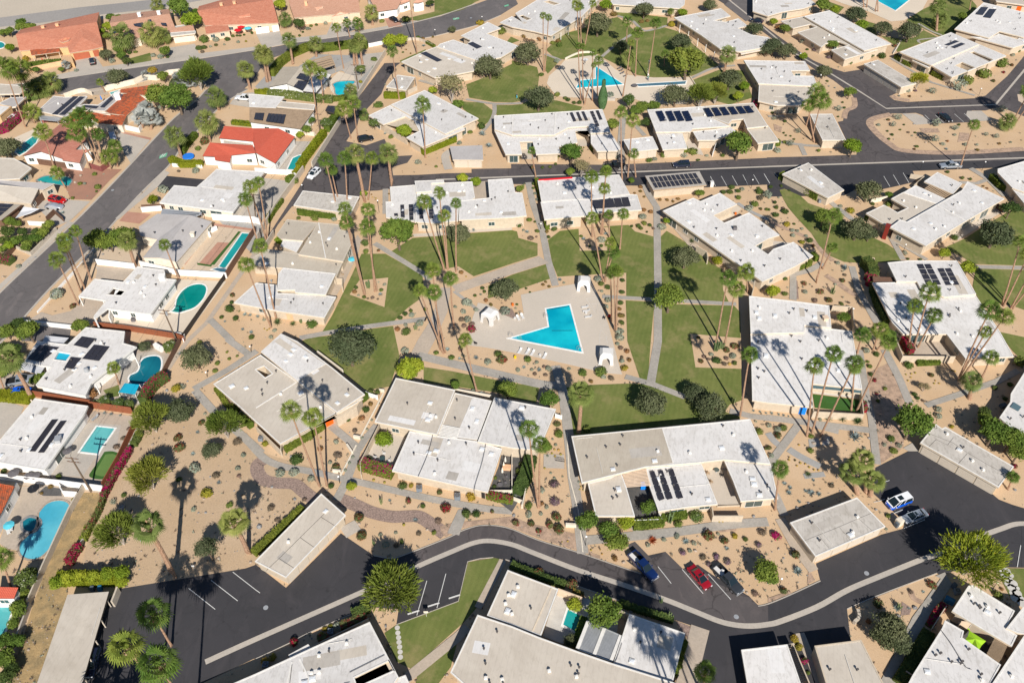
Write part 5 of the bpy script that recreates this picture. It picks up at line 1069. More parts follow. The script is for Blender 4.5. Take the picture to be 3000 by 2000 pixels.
h=B('condominium','house','stained white condominium at bottom right with a lime shade sail court','the lime sail condominium')
h.f('1690,905 1840,675 1885,668 2268,905 2190,1062 2290,1130 2240,1232 1980,1080',3.3,'roof_white',win=.2,vents=5); h.f('1330,1490 1600,1060 1625,990 1800,1090 1785,1150 2140,1400 2050,1568 1950,1750 1250,1640',3.3,'roof_white',win=.1,vents=7); h.f('2190,1062 2345,868 2550,900 2550,1150 2290,1108',3.6,'roof_white',win=.1,vents=3); h.f('2060,1568 2352,1130 2550,1200 2550,1900 1980,1800',3.6,'roof_white',win=.1,vents=3)
h.perg('2010,1300 2085,1150 2200,1215 2120,1390',2.9,24,'wood_tan',post=False,fill=.5); h.cable('1590,1080 1680,1200 1760,1330 1820,1420 1870,1440',3.4)
h.wallseg('1510,1060 1640,860',1.8,.15).wallseg('1780,1000 1900,1010 2080,1145',2.6,.15,'wall_peachy')
sheet('patio','1650,980 2080,1150 2000,1300 1600,1050','slate',4)

# membrane seams and bay trims on some roofs
_byl={}
def trims(n,h,*L,mat='fascia_white',w=.22,t=.07):
    for q in L:
        P=pts(q,h+.05); e=_HB[n]; c=e.location; b=MB()
        for i in range(len(P)-1):
            a,bb=P[i],P[i+1]; m=(a+bb)/2; dd=bb-a; b.box((m.x-c.x,m.y-c.y,h+.09),(dd.length,w,t),math.atan2(dd.y,dd.x))
        b.build('roof_trim',mat,e)
_HB={o['label']:o for o in bpy.data.objects if o.get('category')=='house'}
K(2,1); trims('cream roofed condominium with bright orange entrance door left of centre',3.6,'375,362 640,205'); trims('cream roofed condominium with bright orange entrance door left of centre',2.95,'0,610 375,372','375,362 740,655')
K(2,2); trims('long condominium right of centre, tan left roof, white right roof and wooden pergola',3.6,'1380,795 1480,1112')
K(1,3); trims('cream and white condominium with a tan slatted pergola at upper right',3.0,'1240,200 1560,306'); trims('cream and white condominium with a tan slatted pergola at upper right',3.6,'1560,320 1820,460')
K(3,2); trims('large cream condominium at bottom centre around a small pool court',3.0,'365,690 185,1100',mat='fascia'); 
K(3,1); trims('long stained white roof along the bottom edge below the drive',3.3,'400,1340 520,1600','330,1370 280,1600')
K(1,1); trims('large taupe-grey roofed condominium with one white roof bay',3.55,'575,480 640,800')
K(0,2); trims('long white condominium with five dark solar strips and two courts',3.6,'0,1060 0,1240','400,1035 385,1240')
# ================= PLANTS =================
PL=[]   # registry: (object, phrase, kind key, category, ground position)
rg=random.Random(11)
def ico(r,zs,z0):
    bm=bmesh.new(); bmesh.ops.create_icosphere(bm,subdivisions=1,radius=r); bm.verts.ensure_lookup_table()
    V=[Vector((v.co.x,v.co.y,v.co.z*zs+z0)) for v in bm.verts]; F=[tuple(v.index for v in f.verts) for f in bm.faces]; bm.free(); return V,F
def rv(r): 
    while True:
        v=Vector((r.uniform(-1,1),r.uniform(-1,1),r.uniform(-1,1)))
        if .1<v.length<1: return v.normalized()
def leaf(b,p,nrm,s,asp=1.6,roll=0):
    t=nrm.orthogonal().normalized(); u=nrm.cross(t); a=t*math.cos(roll)+u*math.sin(roll); c=nrm.cross(a)
    b.add([p-a*s*asp*.5-c*s*.28,p+a*s*asp*.5-c*s*.1,p+a*s*asp*.5+c*s*.1,p-a*s*asp*.5+c*s*.28],[(0,1,2,3)]) if asp>3 else b.add([p-a*s*asp*.5,p-c*s*.45,p+a*s*asp*.5,p+c*s*.45],[(0,1,2,3)])
def crown(seed,n,ls,zs=.75,blobs=16,br=.42,streak=False,ragged=.15,flat=.0):
    r=random.Random(seed); b=MB(); C=[]
    for i in range(blobs):
        d=rv(r); d.z=abs(d.z)*.9-.25; q=Vector((d.x,d.y,d.z*zs))*(1-br)*r.uniform(.75,1.08); C.append((q,br*r.uniform(.65,1.15)))
    C.append((Vector((0,0,0)),.62))
    for i in range(n):
        q,rad=C[r.randrange(len(C))]
        d=rv(r)
        if r.random()<.65 and d.z<0: d.z=-d.z
        k=r.uniform(.72,1.0) if r.random()<.85 else r.uniform(1,1+ragged*2)
        p=q+Vector((d.x,d.y,d.z*max(zs,.7)))*rad*k
        if streak:
            dd=(p.normalized()*.7+Vector((0,0,.5))+rv(r)*.45).normalized()
            nn=dd.cross(rv(r)).normalized(); w=ls*.22; L=ls*r.uniform(1.2,2.4); s=dd.cross(nn)*w
            b.add([p-s,p+s,p+dd*L+s*.3,p+dd*L-s*.3],[(0,1,2,3)])
        else: leaf(b,p,(d+rv(r)*.9).normalized(),ls*r.uniform(.7,1.3),1.6,r.random()*6.3)
    return b
def trunkmesh(seed,limbs=5,r0=.1,h=1.0,spread=.45,multi=False):
    r=random.Random(seed); b=MB()
    n=4 if multi else 1
    fork=.0 if multi else h*.45
    if not multi: b.tube([(0,0,-.05),(r.uniform(-.04,.04),0,fork*.6),(r.uniform(-.05,.05),r.uniform(-.05,.05),fork)],[r0,r0*.8,r0*.75],7)
    for i in range(limbs):
        a=6.283*i/limbs+r.uniform(-.3,.3); s=spread*r.uniform(.7,1.1)
        p1=Vector((math.cos(a)*s*.35,math.sin(a)*s*.35,fork+(h-fork)*.5)); p2=Vector((math.cos(a)*s,math.sin(a)*s,h*r.uniform(.95,1.1)))
        b.tube([(0,0,fork*.9),p1,p2],[r0*.55,r0*.4,r0*.12],6)
        p3=p1+Vector((math.cos(a+1),math.sin(a+1),1.2))*.22; b.tube([p1,p3],[r0*.3,r0*.08],5)
    return b
CR={}
def crownset(kind,mat,n,ls,k=3,**kw):
    L=[]
    for i in range(k):
        b=crown(hash(kind)%1 + i*17+len(CR)*101,n,ls,**kw); o=b.build('crown',mat); L.append(o.data); bpy.data.objects.remove(o)
    CR[kind]=L
crownset('o','leaf_olive',3800,.075,k=4,zs=.85,blobs=24,br=.36,ragged=.22)
crownset('g','leaf_green',2400,.11,zs=.8,blobs=15,br=.42)
crownset('d','leaf_dark',2600,.10,zs=.72,blobs=20,br=.36,ragged=.25)
crownset('y','leaf_bright',2200,.12,zs=.8,blobs=14,br=.44)
crownset('v','leaf_verde',3600,.10,zs=.75,blobs=20,br=.34,streak=True)
crownset('Y','leaf_yellow',5200,.07,k=2,zs=.75,blobs=26,br=.30,streak=True)
crownset('n','leaf_pine',2800,.10,k=1,zs=1.0,blobs=26,br=.30)
crownset('b','leaf_bare',1500,.075,k=1,zs=.75,blobs=22,br=.33,ragged=.3)
crownset('l','leaf_limehedge',1500,.11,k=1,zs=.95,blobs=10,br=.5,ragged=.02)
crownset('f','leaf_oleander',2200,.10,k=2,zs=.8,blobs=14,br=.42)
crownset('D','leaf_green',3600,.085,k=2,zs=.8,blobs=26,br=.32,ragged=.25)
TK=[]
for i in range(3):
    o=trunkmesh(i+5).build('trunk','bark'); TK.append(o.data); bpy.data.objects.remove(o)
o=trunkmesh(77,7,.06,1.0,.5,True).build('trunk','trunk_white'); TKm=o.data; bpy.data.objects.remove(o)
TREE={'o':('olive_tree','grey-green olive tree'),'g':('leafy_tree','leafy green tree'),'d':('leafy_tree','dark green spreading tree'),'D':('leafy_tree','large dense green tree'),'y':('citrus_tree','bright yellow-green citrus tree'),
 'v':('palo_verde_tree','feathery green palo verde tree'),'Y':('palo_verde_tree','big yellow-green palo verde tree'),'n':('pine_tree','rounded yellow-green pine tree'),'b':('bare_tree','thin khaki half bare tree'),'l':('clipped_tree','lime green clipped round tree'),'f':('oleander_tree','white flowering oleander tree')}
def tree(x,y,rpx,t,hz=None,ph=None):
    # x,y: middle of the crown in the photograph
    p0=at(x,y,3); rad=rpx/_k[2]*scl(p0)*1.13
    zs=.75; cz=hz if hz else rad*(.86 if t in 'o' else 1.05 if t not in 'nl' else 1.0)+ (.3 if rad>2.5 and t!='o' else .0)
    p=at(x,y,cz); nm,phr=TREE[t]
    e=empty(nm,(p.x,p.y,0),rg.uniform(0,6.28))
    c=mobj('crown',rg.choice(CR[t]),e); c.location=(0,0,cz); c.scale=(rad*1.0,rad*1.0,rad*1.0)
    tk=mobj('trunk',TKm if (t in 'vY' or t=='b') else rg.choice(TK),e); tk.scale=(rad*.8,rad*.8,cz)
    if t in('l',): tk.scale=(rad*.5,rad*.5,cz)
    PL.append((e,ph or phr,nm,'tree',Vector((p.x,p.y,0)),rad)); return e
def trees(s):
    for a in s.split():
        q=a.split(','); tree(float(q[0]),float(q[1]),float(q[2]),q[3],float(q[4]) if len(q)>4 else None)
# ---- palms
def fan(b,o,d,L,rb,seg,r,droop=.25,m=0):
    d=d.normalized(); s=d.cross(Vector((0,0,1))); s=s.normalized() if s.length>.05 else Vector((1,0,0)); up=s.cross(d).normalized()
    tilt=r.uniform(-.5,.5); s2=s*math.cos(tilt)+up*math.sin(tilt); up2=s2.cross(d)
    q=o+d*L*.5
    b.add([o-s2*.018,o+s2*.018,q+s2*.012,q-s2*.012],[(0,1,2,3)],m)
    for k in range(seg):
        a=(k/(seg-1)-.5)*2.5; dd=(d*math.cos(a)+s2*math.sin(a)); w=rb*.062
        sd=(s2*math.cos(a)-d*math.sin(a)); mid=q+dd*rb*.6*r.uniform(.9,1.05)+Vector((0,0,-droop*.15*rb)); tip=q+dd*rb*(1-.25*abs(a)/1.3)*r.uniform(.9,1.1)+Vector((0,0,-droop*rb*(.6+.5*abs(a))))
        b.add([q,mid-sd*w,mid+sd*w],[(0,1,2)],m); b.add([mid-sd*w,tip,mid+sd*w],[(0,1,2)],m)
def palmcrown(seed,n=36,skirt=14,lo=-.75,L=.95,rb=.56,droop=.3,seg=10):
    r=random.Random(seed); b=MB()
    for i in range(n):
        a=i*2.39996+r.uniform(-.2,.2); t=i/n; el=1.25-(1.25-lo)*t**.85+r.uniform(-.15,.15)
        d=Vector((math.cos(a)*math.cos(el),math.sin(a)*math.cos(el),math.sin(el))); fan(b,Vector((0,0,.02)),d,L*r.uniform(.8,1.1),rb*r.uniform(.85,1.1),seg,r,droop+.25*t)
    for i in range(skirt):
        a=r.uniform(0,6.28); el=r.uniform(-1.45,-.9); d=Vector((math.cos(a)*math.cos(el),math.sin(a)*math.cos(el),math.sin(el))); fan(b,Vector((0,0,-.12*r.random())),d,.5,.45,6,r,.5,1)
    V,F=ico(.17,.9,.05); b.add(V,F); b.tube([(0,0,-.35),(0,0,.02)],[.09,.05],7,m=1)
    for i in range(7):
        a=i*.9; fan(b,Vector((0,0,.1)),Vector((math.cos(a)*.35,math.sin(a)*.35,.9)),.25,.34,8,r,.1)
    return b
PC={}
for k,(a,mats,cnt) in {'w':(dict(n=27,skirt=9,lo=-.45,droop=.35),['palm_green','palm_dead'],4),'W':(dict(n=25,skirt=18,lo=-.35,droop=.4),['palm_green','palm_dead'],3),'y':(dict(n=34,skirt=14,lo=-.85,rb=.58),['palm_yellow','palm_dead'],3),'s':(dict(n=24,skirt=3,lo=-.4,rb=.72,droop=.05,seg=14),['palm_silver','palm_dead'],2),'B':(dict(n=24,skirt=5,lo=-.4,rb=.62,seg=13,droop=.25),['palm_yellow','palm_dead'],2)}.items():
    PC[k]=[]
    for i in range(cnt):
        o=palmcrown(i*7+ord(k),**a).build('crown',mats); PC[k].append(o.data); bpy.data.objects.remove(o)
PT={}
for k,(r0,r1,rr) in {'thin':(.21,.125,1),'thick':(.42,.33,2)}.items():
    PT[k]=[]
    for i in range(3):
        b=MB(); r=random.Random(i+3); P=[];Q=[]; bend=.012*(i-1); N=22
        for j in range(N+1):
            t=j/N; P.append((bend*math.sin(t*3.14)*1.0,.006*math.sin(t*5+i),t)); Q.append((r0*(1.25-.25*min(1,t*8))+(r1-r0)*t)*(1+(.07 if j%2 else -.05)))
        # radius is in metres, height 1
        b.tube([(p[0]*8,p[1]*8,p[2]) for p in P],Q,8); o=b.build('trunk','trunk_palm'); PT[k].append(o.data); bpy.data.objects.remove(o)
def place_palm(G,T,R_,t,thick):
    e=empty('fan_palm' if t!='s' else 'silver_fan_palm',(G.x,G.y,0))
    v=T-G; tr=mobj('trunk',rg.choice(PT['thick' if thick else 'thin']),e); tr.rotation_mode='QUATERNION'; tr.rotation_quaternion=v.to_track_quat('Z','Y'); tr.scale=(1,1,v.length)
    c=mobj('crown',rg.choice(PC[t]),e); c.location=v; s=R_/.82*rg.uniform(.9,1.12); c.scale=(s,s,s); c.rotation_euler=(0,0,rg.uniform(0,6.28))
    h=v.z; ph=('very tall thin fan palm' if h>14 else 'tall thin fan palm' if h>9.5 else 'medium fan palm' if h>6 else 'short fan palm')
    if t=='y' or t=='B': ph='stout shaggy fan palm' if h>4.5 else 'squat shaggy fan palm'
    if t=='s': ph='silver blue fan palm'
    if t=='W' : ph=ph.replace('fan palm','fan palm with dead skirt')
    PL.append((e,ph,'fan_palm','palm tree',Vector((G.x,G.y,0)),R_)); return e
def palm(bx,by,cx,cy,rpx,t='w'):
    G=at(bx,by,0); best=None
    for i in range(10,260):
        z=i*.1; T=at(cx,cy,z); d=(Vector((T.x,T.y))-Vector((G.x,G.y))).length+.02*z
        if best is None or d<best[0]: best=(d,T)
    T=best[1]; R_=rpx/_k[2]*scl(T)
    thick=t in 'ysB' ; return place_palm(G,T,R_,t,thick)
def palms(s):
    for a in s.split():
        q=a.split(','); palm(*[float(v) for v in q[:5]],*( [q[5]] if len(q)>5 else []))
def palm_shadow(sx,sy,h,R_,t='w',cx=None,cy=None):
    # a palm known from its shadow on the ground
    S=at(sx,sy,0)
    if cx is not None:
        best=None
        for i in range(30,300):
            z=i*.1; T=at(cx,cy,z); q=T+SH*(z/-SH.z); d=(q-S).length
            if best is None or d<best[0]: best=(d,z,T)
        T=best[2]
    else: T=S-SH*(h/-SH.z)
    return place_palm(Vector((T.x,T.y,0)),T,R_,t,False)
K(0,0)
palms('1150,490,1112,325,100,y 1420,440,1380,300,95,y 1522,410,1492,325,70,y 1442,110,1440,45,62,y 235,1172,35,620,115,W 240,985,165,640,115,W 305,890,295,830,95,y 430,870,375,800,90,y 520,860,465,750,90,y 320,1135,288,1035,85,w 505,1560,390,1215,85,w 832,1560,702,1225,85,w 930,1510,765,1060,95,W 945,1500,892,1235,70,w 905,1500,722,1090,90,w 960,1490,830,1110,70,W 860,1470,620,1130,65,w 1085,1535,1050,1350,72,w 1020,1560,1000,1440,72,w 1670,1455,1600,1245,100,y 1932,1305,1890,1110,100,y 2012,1015,1980,885,85,y 2300,822,2250,635,80,y 965,850,915,755,38,w')
K(0,1)
palms('105,760,62,495,80,y 130,745,85,510,62,y 272,262,265,170,68,y 342,592,302,365,72,y 557,522,545,400,75,y 805,632,738,260,55,w 862,342,835,218,48,w 952,302,932,220,55,w 1072,232,1060,112,62,y 932,595,915,410,72,y 978,592,945,370,65,y 905,602,892,420,55,y 1480,500,1400,-90,62,w 1315,912,1252,475,58,w 560,1052,492,625,78,w 622,952,590,680,68,w 872,1275,803,1005,78,W 935,1262,892,950,78,w 880,960,862,830,72,y 1558,1452,1530,965,90,w 745,1930,640,1470,75,w 768,1885,690,1560,55,w 845,1915,812,1450,68,w 1000,1860,912,1405,88,y 1032,1840,1066,1450,68,w 1252,1708,1215,1405,88,y 975,1110,990,1050,48,y')
K(1,1)
palms('115,650,22,110,65,w 98,652,-55,150,62,w 188,1362,35,695,72,w 138,1442,-92,860,75,w 55,780,-100,260,62,w 992,1137,830,475,75,w 1002,1142,815,355,70,w 1092,1112,1028,355,70,w 1112,1112,1020,520,75,w 1728,912,1545,285,75,w 1757,912,1685,205,60,w 1765,908,1728,415,60,w 1840,932,1835,300,55,w 1690,1650,1622,920,72,w 1820,1455,1785,990,75,w 1720,1680,1505,1100,72,w 1738,1675,1630,1118,72,w')
K(1,0)
palms('835,1002,690,555,60,w 778,1082,590,645,78,w 745,1112,595,700,60,w 722,1238,522,820,80,w 1245,882,1165,635,95,y 1642,992,1512,680,62,w 605,162,520,25,70,w')
K(1,2)
palms('735,612,730,55,65,w 830,590,862,5,58,w 815,592,850,165,55,w 830,1012,735,440,68,w 895,625,890,405,52,w 990,722,1020,395,60,w 855,1022,905,660,60,w 840,1015,932,750,70,w 945,1475,940,915,62,w 955,1485,975,930,58,w 915,1385,905,930,55,w 1010,100,1000,-535,68,W 1062,60,1110,-460,62,W 1135,60,1120,-158,48,w 218,60,180,-182,42,w 1868,1605,1985,985,80,w 1948,1615,2055,1085,78,w 2165,1120,2150,930,85,w')
K(0,2)
palms('290,662,285,148,32,w 302,662,335,165,32,w 620,485,597,50,52,W 636,485,625,65,40,w 668,435,740,35,42,w 630,925,608,425,34,w 652,925,650,430,30,w 738,930,742,490,34,w 782,885,797,555,48,w 665,965,752,600,26,w 1048,475,1062,198,58,W 1132,705,1155,305,55,W 1252,712,1320,215,58,W 1018,892,1095,395,30,w 1078,650,1070,525,72,y 1398,605,1405,495,40,w 1945,680,1985,500,85,y 1462,165,1460,108,32,w')
K(0,3)
palms('352,1155,440,850,88,w 400,1295,492,925,88,w 425,1310,368,965,65,w 1762,1545,1892,1145,60,w 1547,285,1565,55,75,y 1555,250,1582,180,70,y 2192,1195,2200,1112,68,y 2238,1140,2400,840,80,w 2260,1160,2430,900,70,w 985,110,1030,-210,60,w 1008,108,1010,-120,60,w 880,70,860,-150,60,w 905,72,930,-190,60,w 1850,95,1880,-60,70,w')
K(1,3)
palms('440,1032,600,415,80,W 500,905,592,705,50,w 1290,1640,1345,1240,82,w 1330,1645,1485,1125,105,w 1375,1625,1530,1330,90,w 2150,1235,2322,655,70,w 2162,1245,2400,770,70,w 2232,1265,2425,900,70,w 2245,1270,2450,1000,70,w 1742,1925,2035,1285,98,w 1762,1930,2172,1340,80,w 1750,1915,2000,1480,60,w')
K(2,3)
palms('355,872,430,220,80,W 402,838,605,110,85,w 485,872,792,205,82,W 762,632,800,250,62,w 818,112,868,-60,78,w 962,82,1030,-105,82,w 1000,80,1110,-45,75,w 812,642,1110,5,82,w 1965,330,2045,150,85,w 1850,525,1875,360,88,y 62,1545,112,1165,80,w 2202,1360,2250,1240,58,w 905,1385,870,1085,92,B 820,1400,780,1210,112,B 935,1410,965,1275,96,B')
K(2,2); palms('2092,685,2185,125,78,w 615,832,640,480,128,B 240,1525,152,800,88,W 248,1525,255,950,92,w')
K(2,1); palms('582,1332,318,635,95,w 655,1325,520,695,88,w 2030,475,1922,-10,72,w')
K(2,0); palms('300,522,85,150,130,y 55,475,-45,230,100,w 1098,402,1040,245,70,w')
K(3,0); palms('1608,602,1360,130,128,B 2288,385,2150,95,125,B 110,700,10,430,110,w')
palm_shadow(1700,570,0,2.6,'W',1405,930); palm_shadow(1880,660,0,2.4,'W',1160,1230); palm_shadow(1940,590,0,2.5,'W',1450,1390)
K(3,2); palms('1755,1700,1775,1465,108,w'); palm_shadow(1180,680,25,2.6); palm_shadow(1060,770,25,2.3)
palm_shadow(1190,1010,22,2.6); palm_shadow(1470,1180,22,2.8)
K(3,0); palm_shadow(1080,1460,9,4.5,'W') 
# dragon-like silver fan palms
K(0,0); palms('1310,1180,1300,1080,72,s 1390,1190,1395,1090,70,s 1345,1110,1345,1010,66,s 1670,800,1660,745,75,s 1740,800,1735,760,60,s 620,640,605,600,40,s 1310,730,1335,695,42,s')
# ---- trees
K(0,0); trees('1805,660,145,v 1450,870,130,D 1620,880,150,D 1075,700,95,o 60,1350,120,o 1635,65,112,g 1745,185,88,y 1015,165,50,g 1090,172,48,g 85,440,48,y 975,505,62,o 1510,470,58,g 980,330,40,g 190,210,52,g 280,250,50,g 90,290,48,g 1800,110,40,g 1120,510,48,g')
K(0,1); trees('2150,610,130,o 1790,780,140,b 1240,380,78,y 1330,370,65,y 395,215,62,d 960,635,55,f 1085,1130,58,f 1360,1200,74,y 1800,270,40,o 650,1130,60,f 500,1110,50,g 405,1240,40,y 1600,30,42,d 220,40,60,y 590,900,48,f 460,1190,50,g 1850,960,60,g 1620,830,45,y')
K(0,2); trees('145,490,122,o 245,900,138,o 790,215,130,o 1215,95,85,o 1000,430,78,o 1545,390,100,o 1610,560,158,n 1505,870,125,o 1740,860,120,v 1880,840,100,v 1300,970,60,g 2000,730,110,o 1080,918,70,f 1200,980,70,D 1130,1020,60,D 865,45,60,y 1820,50,68,o 2230,270,78,o 2335,460,68,o 545,1400,102,g 2090,1315,142,g 640,1530,92,b 925,1140,62,g 2140,790,52,y 2080,880,50,y 1235,1120,52,d 880,1560,45,y 1560,120,50,y')
K(0,3); trees('50,430,90,o 170,470,88,o 500,50,78,g 800,135,95,o 1055,260,80,o 1300,290,108,o 865,230,58,y 510,660,72,o 750,845,62,g 1390,725,78,Y 1790,150,50,g 590,415,55,g 1730,285,40,o 330,520,42,y 780,1350,85,y 50,200,40,y 160,260,50,g 620,90,50,y')
K(1,0); trees('890,620,115,D 1110,610,125,D 1000,650,90,D 260,1475,108,g 735,1420,78,g 440,500,60,g 400,570,62,g 320,625,62,g 250,690,62,g 205,555,50,d 80,690,55,y 155,490,42,g 1400,268,55,l')
K(1,1); trees('1300,560,165,D 1850,580,120,o 1895,65,54,y 2020,100,54,y 210,645,44,y 985,210,38,y')
K(1,2); trees('-60,1100,128,o 1590,800,128,o 1450,1160,150,D 1880,825,58,l 1415,462,36,y 1725,205,45,g 1095,90,35,g 540,10,50,g 70,165,42,g')
K(1,3); trees('510,420,98,D 560,520,70,d 820,540,128,o 930,590,80,o 920,190,122,o 2090,580,165,o 695,1345,62,g 1840,890,75,y 50,1110,68,y 2230,350,85,d 1620,760,55,y 1110,220,38,g')
K(2,0); trees('1800,150,140,o 1380,700,160,v 1650,640,135,o 2050,760,152,v 1350,1220,172,v 1950,1000,95,o 1330,45,62,o 1560,45,70,f 370,310,52,g 960,545,60,f 1090,560,60,f 1190,570,50,f')
K(2,1); trees('860,70,215,o 1420,255,132,y 1168,900,84,y 1835,400,50,g 2310,445,95,g 873,1330,48,y')
K(2,2); trees('345,535,92,g 1270,560,155,o 1680,480,108,o 1830,600,148,o 1250,1520,82,g 15,455,30,y 320,960,55,g')
K(2,3); trees('1330,740,185,D 2080,830,150,D 2240,900,140,D 1990,720,85,D 1440,415,55,b')
K(3,0); trees('1070,170,178,v 1900,320,105,o,4.2 240,610,105,f 175,880,90,g 60,1330,100,g 150,1180,80,g 60,1520,90,d')
K(3,1); trees('1240,680,245,v,5.5')
K(3,2); trees('700,85,108,g 900,170,110,g 960,270,110,g 1050,90,80,y 830,920,172,D 2330,540,120,g 550,1180,72,o 580,850,75,y')
K(3,3); trees('1890,420,280,Y,5.2 1110,1060,160,o 1060,1150,130,o 1200,1180,120,o 20,600,80,g')
# ---- hedges
def hedge(q,w,h,mat,label,short=None,sm=False,dens=26,flower=None):
    P=pts(q,0)
    if sm: P=smooth_pl(P,4)
    r=random.Random(len(q)); b=MB(); core=MB(); tot=0
    c=centroid(P); P=[p-c for p in P]
    for i in range(len(P)-1):
        a,bb=P[i],P[i+1]; d=bb-a; Ln=d.length; dn=d/Ln; s=Vector((-dn.y,dn.x,0)); m=(a+bb)/2
        core.box((m.x,m.y,(h-.12-.004*(i%5))/2),(Ln+w*.3,w-.2-.01*(i%3),h-.12-.004*(i%5)),math.atan2(d.y,d.x))
        for k in range(int(Ln*(w+2*h)*dens)):
            t=r.uniform(-w*.15,Ln+w*.15); u=r.random()*(w+2*h)
            if u<w: p=a+dn*t+s*(u-w/2)+Vector((0,0,h+r.uniform(-.1,.06))); n=Vector((0,0,1))
            elif u<w+h: p=a+dn*t+s*(w/2+r.uniform(-.08,.05))+Vector((0,0,u-w)); n=s
            else: p=a+dn*t-s*(w/2+r.uniform(-.08,.05))+Vector((0,0,u-w-h)); n=-s
            mi=1 if flower and r.random()<(.85 if u<w else .3) else 0
            n0=len(b.m); leaf(b,p,(n+rv(r)*.8).normalized(),.26*r.uniform(.7,1.2),1.5,r.random()*6)
            for z in range(n0,len(b.m)): b.m[z]=mi
    e=empty('hedge',(c.x,c.y,0)); b.build('foliage',[mat,flower] if flower else mat,e); core.build('hedge_core',mat,e)
    PL.append((e,label,'hedge','hedge',Vector((c.x,c.y,0)),1)); return e
K(0,1)
hedge('150,700 230,600 340,520 480,460',2.2,2.4,'leaf_hedge','tall clipped street hedge below the palms'); hedge('480,460 620,470 860,440 1020,440',2.2,2.4,'leaf_hedge','clipped street hedge beside the slatted carport'); hedge('0,880 120,865',1.6,1.8,'leaf_limehedge','short yellow-green hedge'); hedge('130,880 330,900 560,930 700,940',2.2,2.0,'leaf_oleander','long white flecked oleander hedge'); hedge('700,930 860,910',1.5,1.5,'leaf_hedge','dark hedge behind the freeform pool')
hedge('760,1060 700,1150 660,1210',2.2,2.0,'leaf_hedge','tall dark hedge strip'); hedge('630,1250 560,1340 470,1460 400,1568',1.7,2.2,'leaf_limehedge','long lime hedge along the alley wall'); hedge('1185,900 1370,905',1.4,2.0,'leaf_limehedge','clipped hedge at the little square garage'); hedge('1535,1420 1830,1300',1.4,1.8,'leaf_limehedge','bright clipped hedge under the diamond roof'); hedge('1570,400 1640,440',1,1,'leaf_hedge','low hedge by the alley condominium'); hedge('-200,1140 0,1160',1.6,1.2,'leaf_limehedge','low lime hedge behind the coral roof')
K(0,0); hedge('1580,1490 1680,1530 1860,1530',1.8,1.8,'leaf_limehedge','front hedge of the coral roof house'); hedge('1680,1420 1720,1350 1800,1260',1.6,1.8,'leaf_hedge','hedge beside the street and the coral roof'); hedge('280,620 420,600 560,590',2,1.6,'leaf_hedge','hedge above the orange garden wall'); hedge('2140,1140 2340,1160',1.4,1.2,'leaf_hedge','trimmed hedge behind the coral roof')
K(1,1); hedge('395,400 560,420 740,440',1.2,1.9,'leaf_hedge','clipped hedge along the garage under palms'); hedge('360,60 390,20 430,-20',1.2,1.8,'leaf_limehedge','lime hedge end beside the back yard') ; hedge('300,110 340,80',2,1.5,'leaf_hedge','bushy hedge end in the back yard'); hedge('110,480 170,380 240,290',1.2,1.4,'leaf_hedge','hedge along the alley fence')
K(1,2); hedge('225,130 270,270',1.1,2.2,'leaf_hedge','hedge against the red edged condominium'); hedge('310,470 325,540',1.2,1.4,'leaf_hedge','small hedge at the glass wall')
K(0,2); hedge('280,1450 420,1440',1.2,1.6,'leaf_hedge','clipped hedge of the five strip condominium'); hedge('730,1370 780,1420 950,1400',1.3,1.8,'leaf_hedge','corner hedge of the five strip condominium'); hedge('1440,1410 1600,1395',1.2,1.6,'leaf_hedge','clipped hedge below the ten module roof'); hedge('2250,1345 2352,1345 2440,1330',1.4,1.6,'leaf_hedge','hedge at the right end of the ten module roof'); hedge('0,1470 60,1465',1.3,1.8,'leaf_hedge','hedge left of the glazed entrance')
K(1,3); hedge('115,75 280,170 450,270',1.5,2.2,'leaf_hedge','long clipped hedge beside the garage'); hedge('275,905 380,865',1.3,1.6,'leaf_hedge','curved hedge on the diagonal condominium'); hedge('405,790 440,830',1.2,1.5,'leaf_hedge','round ended hedge on the lawn edge'); hedge('1180,620 1300,690 1420,750',1.2,1.3,'leaf_hedge','hedge below the cream roof'); hedge('900,440 1020,520 1060,550',1.2,1.2,'leaf_hedge','hedge under the cream condominium'); hedge('2040,80 2120,160 2180,190',1.3,1.8,'leaf_hedge','clipped hedge at the right edge wall'); hedge('880,870 930,920 950,1000',2.4,2.6,'leaf_dark','dark hedge over the pink wall'); hedge('900,990 950,1020 920,1060',1.6,2.0,'bloom_magenta','bright magenta bougainvillea clump'); hedge('950,1110 1000,1250 1090,1420',1.4,2.0,'leaf_dark','dark planting along the long roof')
K(0,3); hedge('1165,540 1250,590 1325,620',1.3,1.6,'leaf_hedge','hedge behind the five door garage'); hedge('1510,690 1590,730 1660,760',1.5,1.6,'leaf_hedge','hedge below the parking island condominium'); hedge('600,530 650,570 700,590',1.3,1.8,'leaf_hedge','hedge at the stepped condominium'); hedge('700,590 780,560 850,540',1.3,1.6,'leaf_hedge','front hedge of the stepped condominium'); hedge('0,1350 95,1335',1.3,1.8,'leaf_hedge','hedge at the left end beneath the roof'); hedge('1815,700 1880,680',1.2,1.4,'leaf_hedge','small hedge along the corner wall'); hedge('2040,420 2130,470',1.2,1.6,'leaf_hedge','hedge under the corner roof')
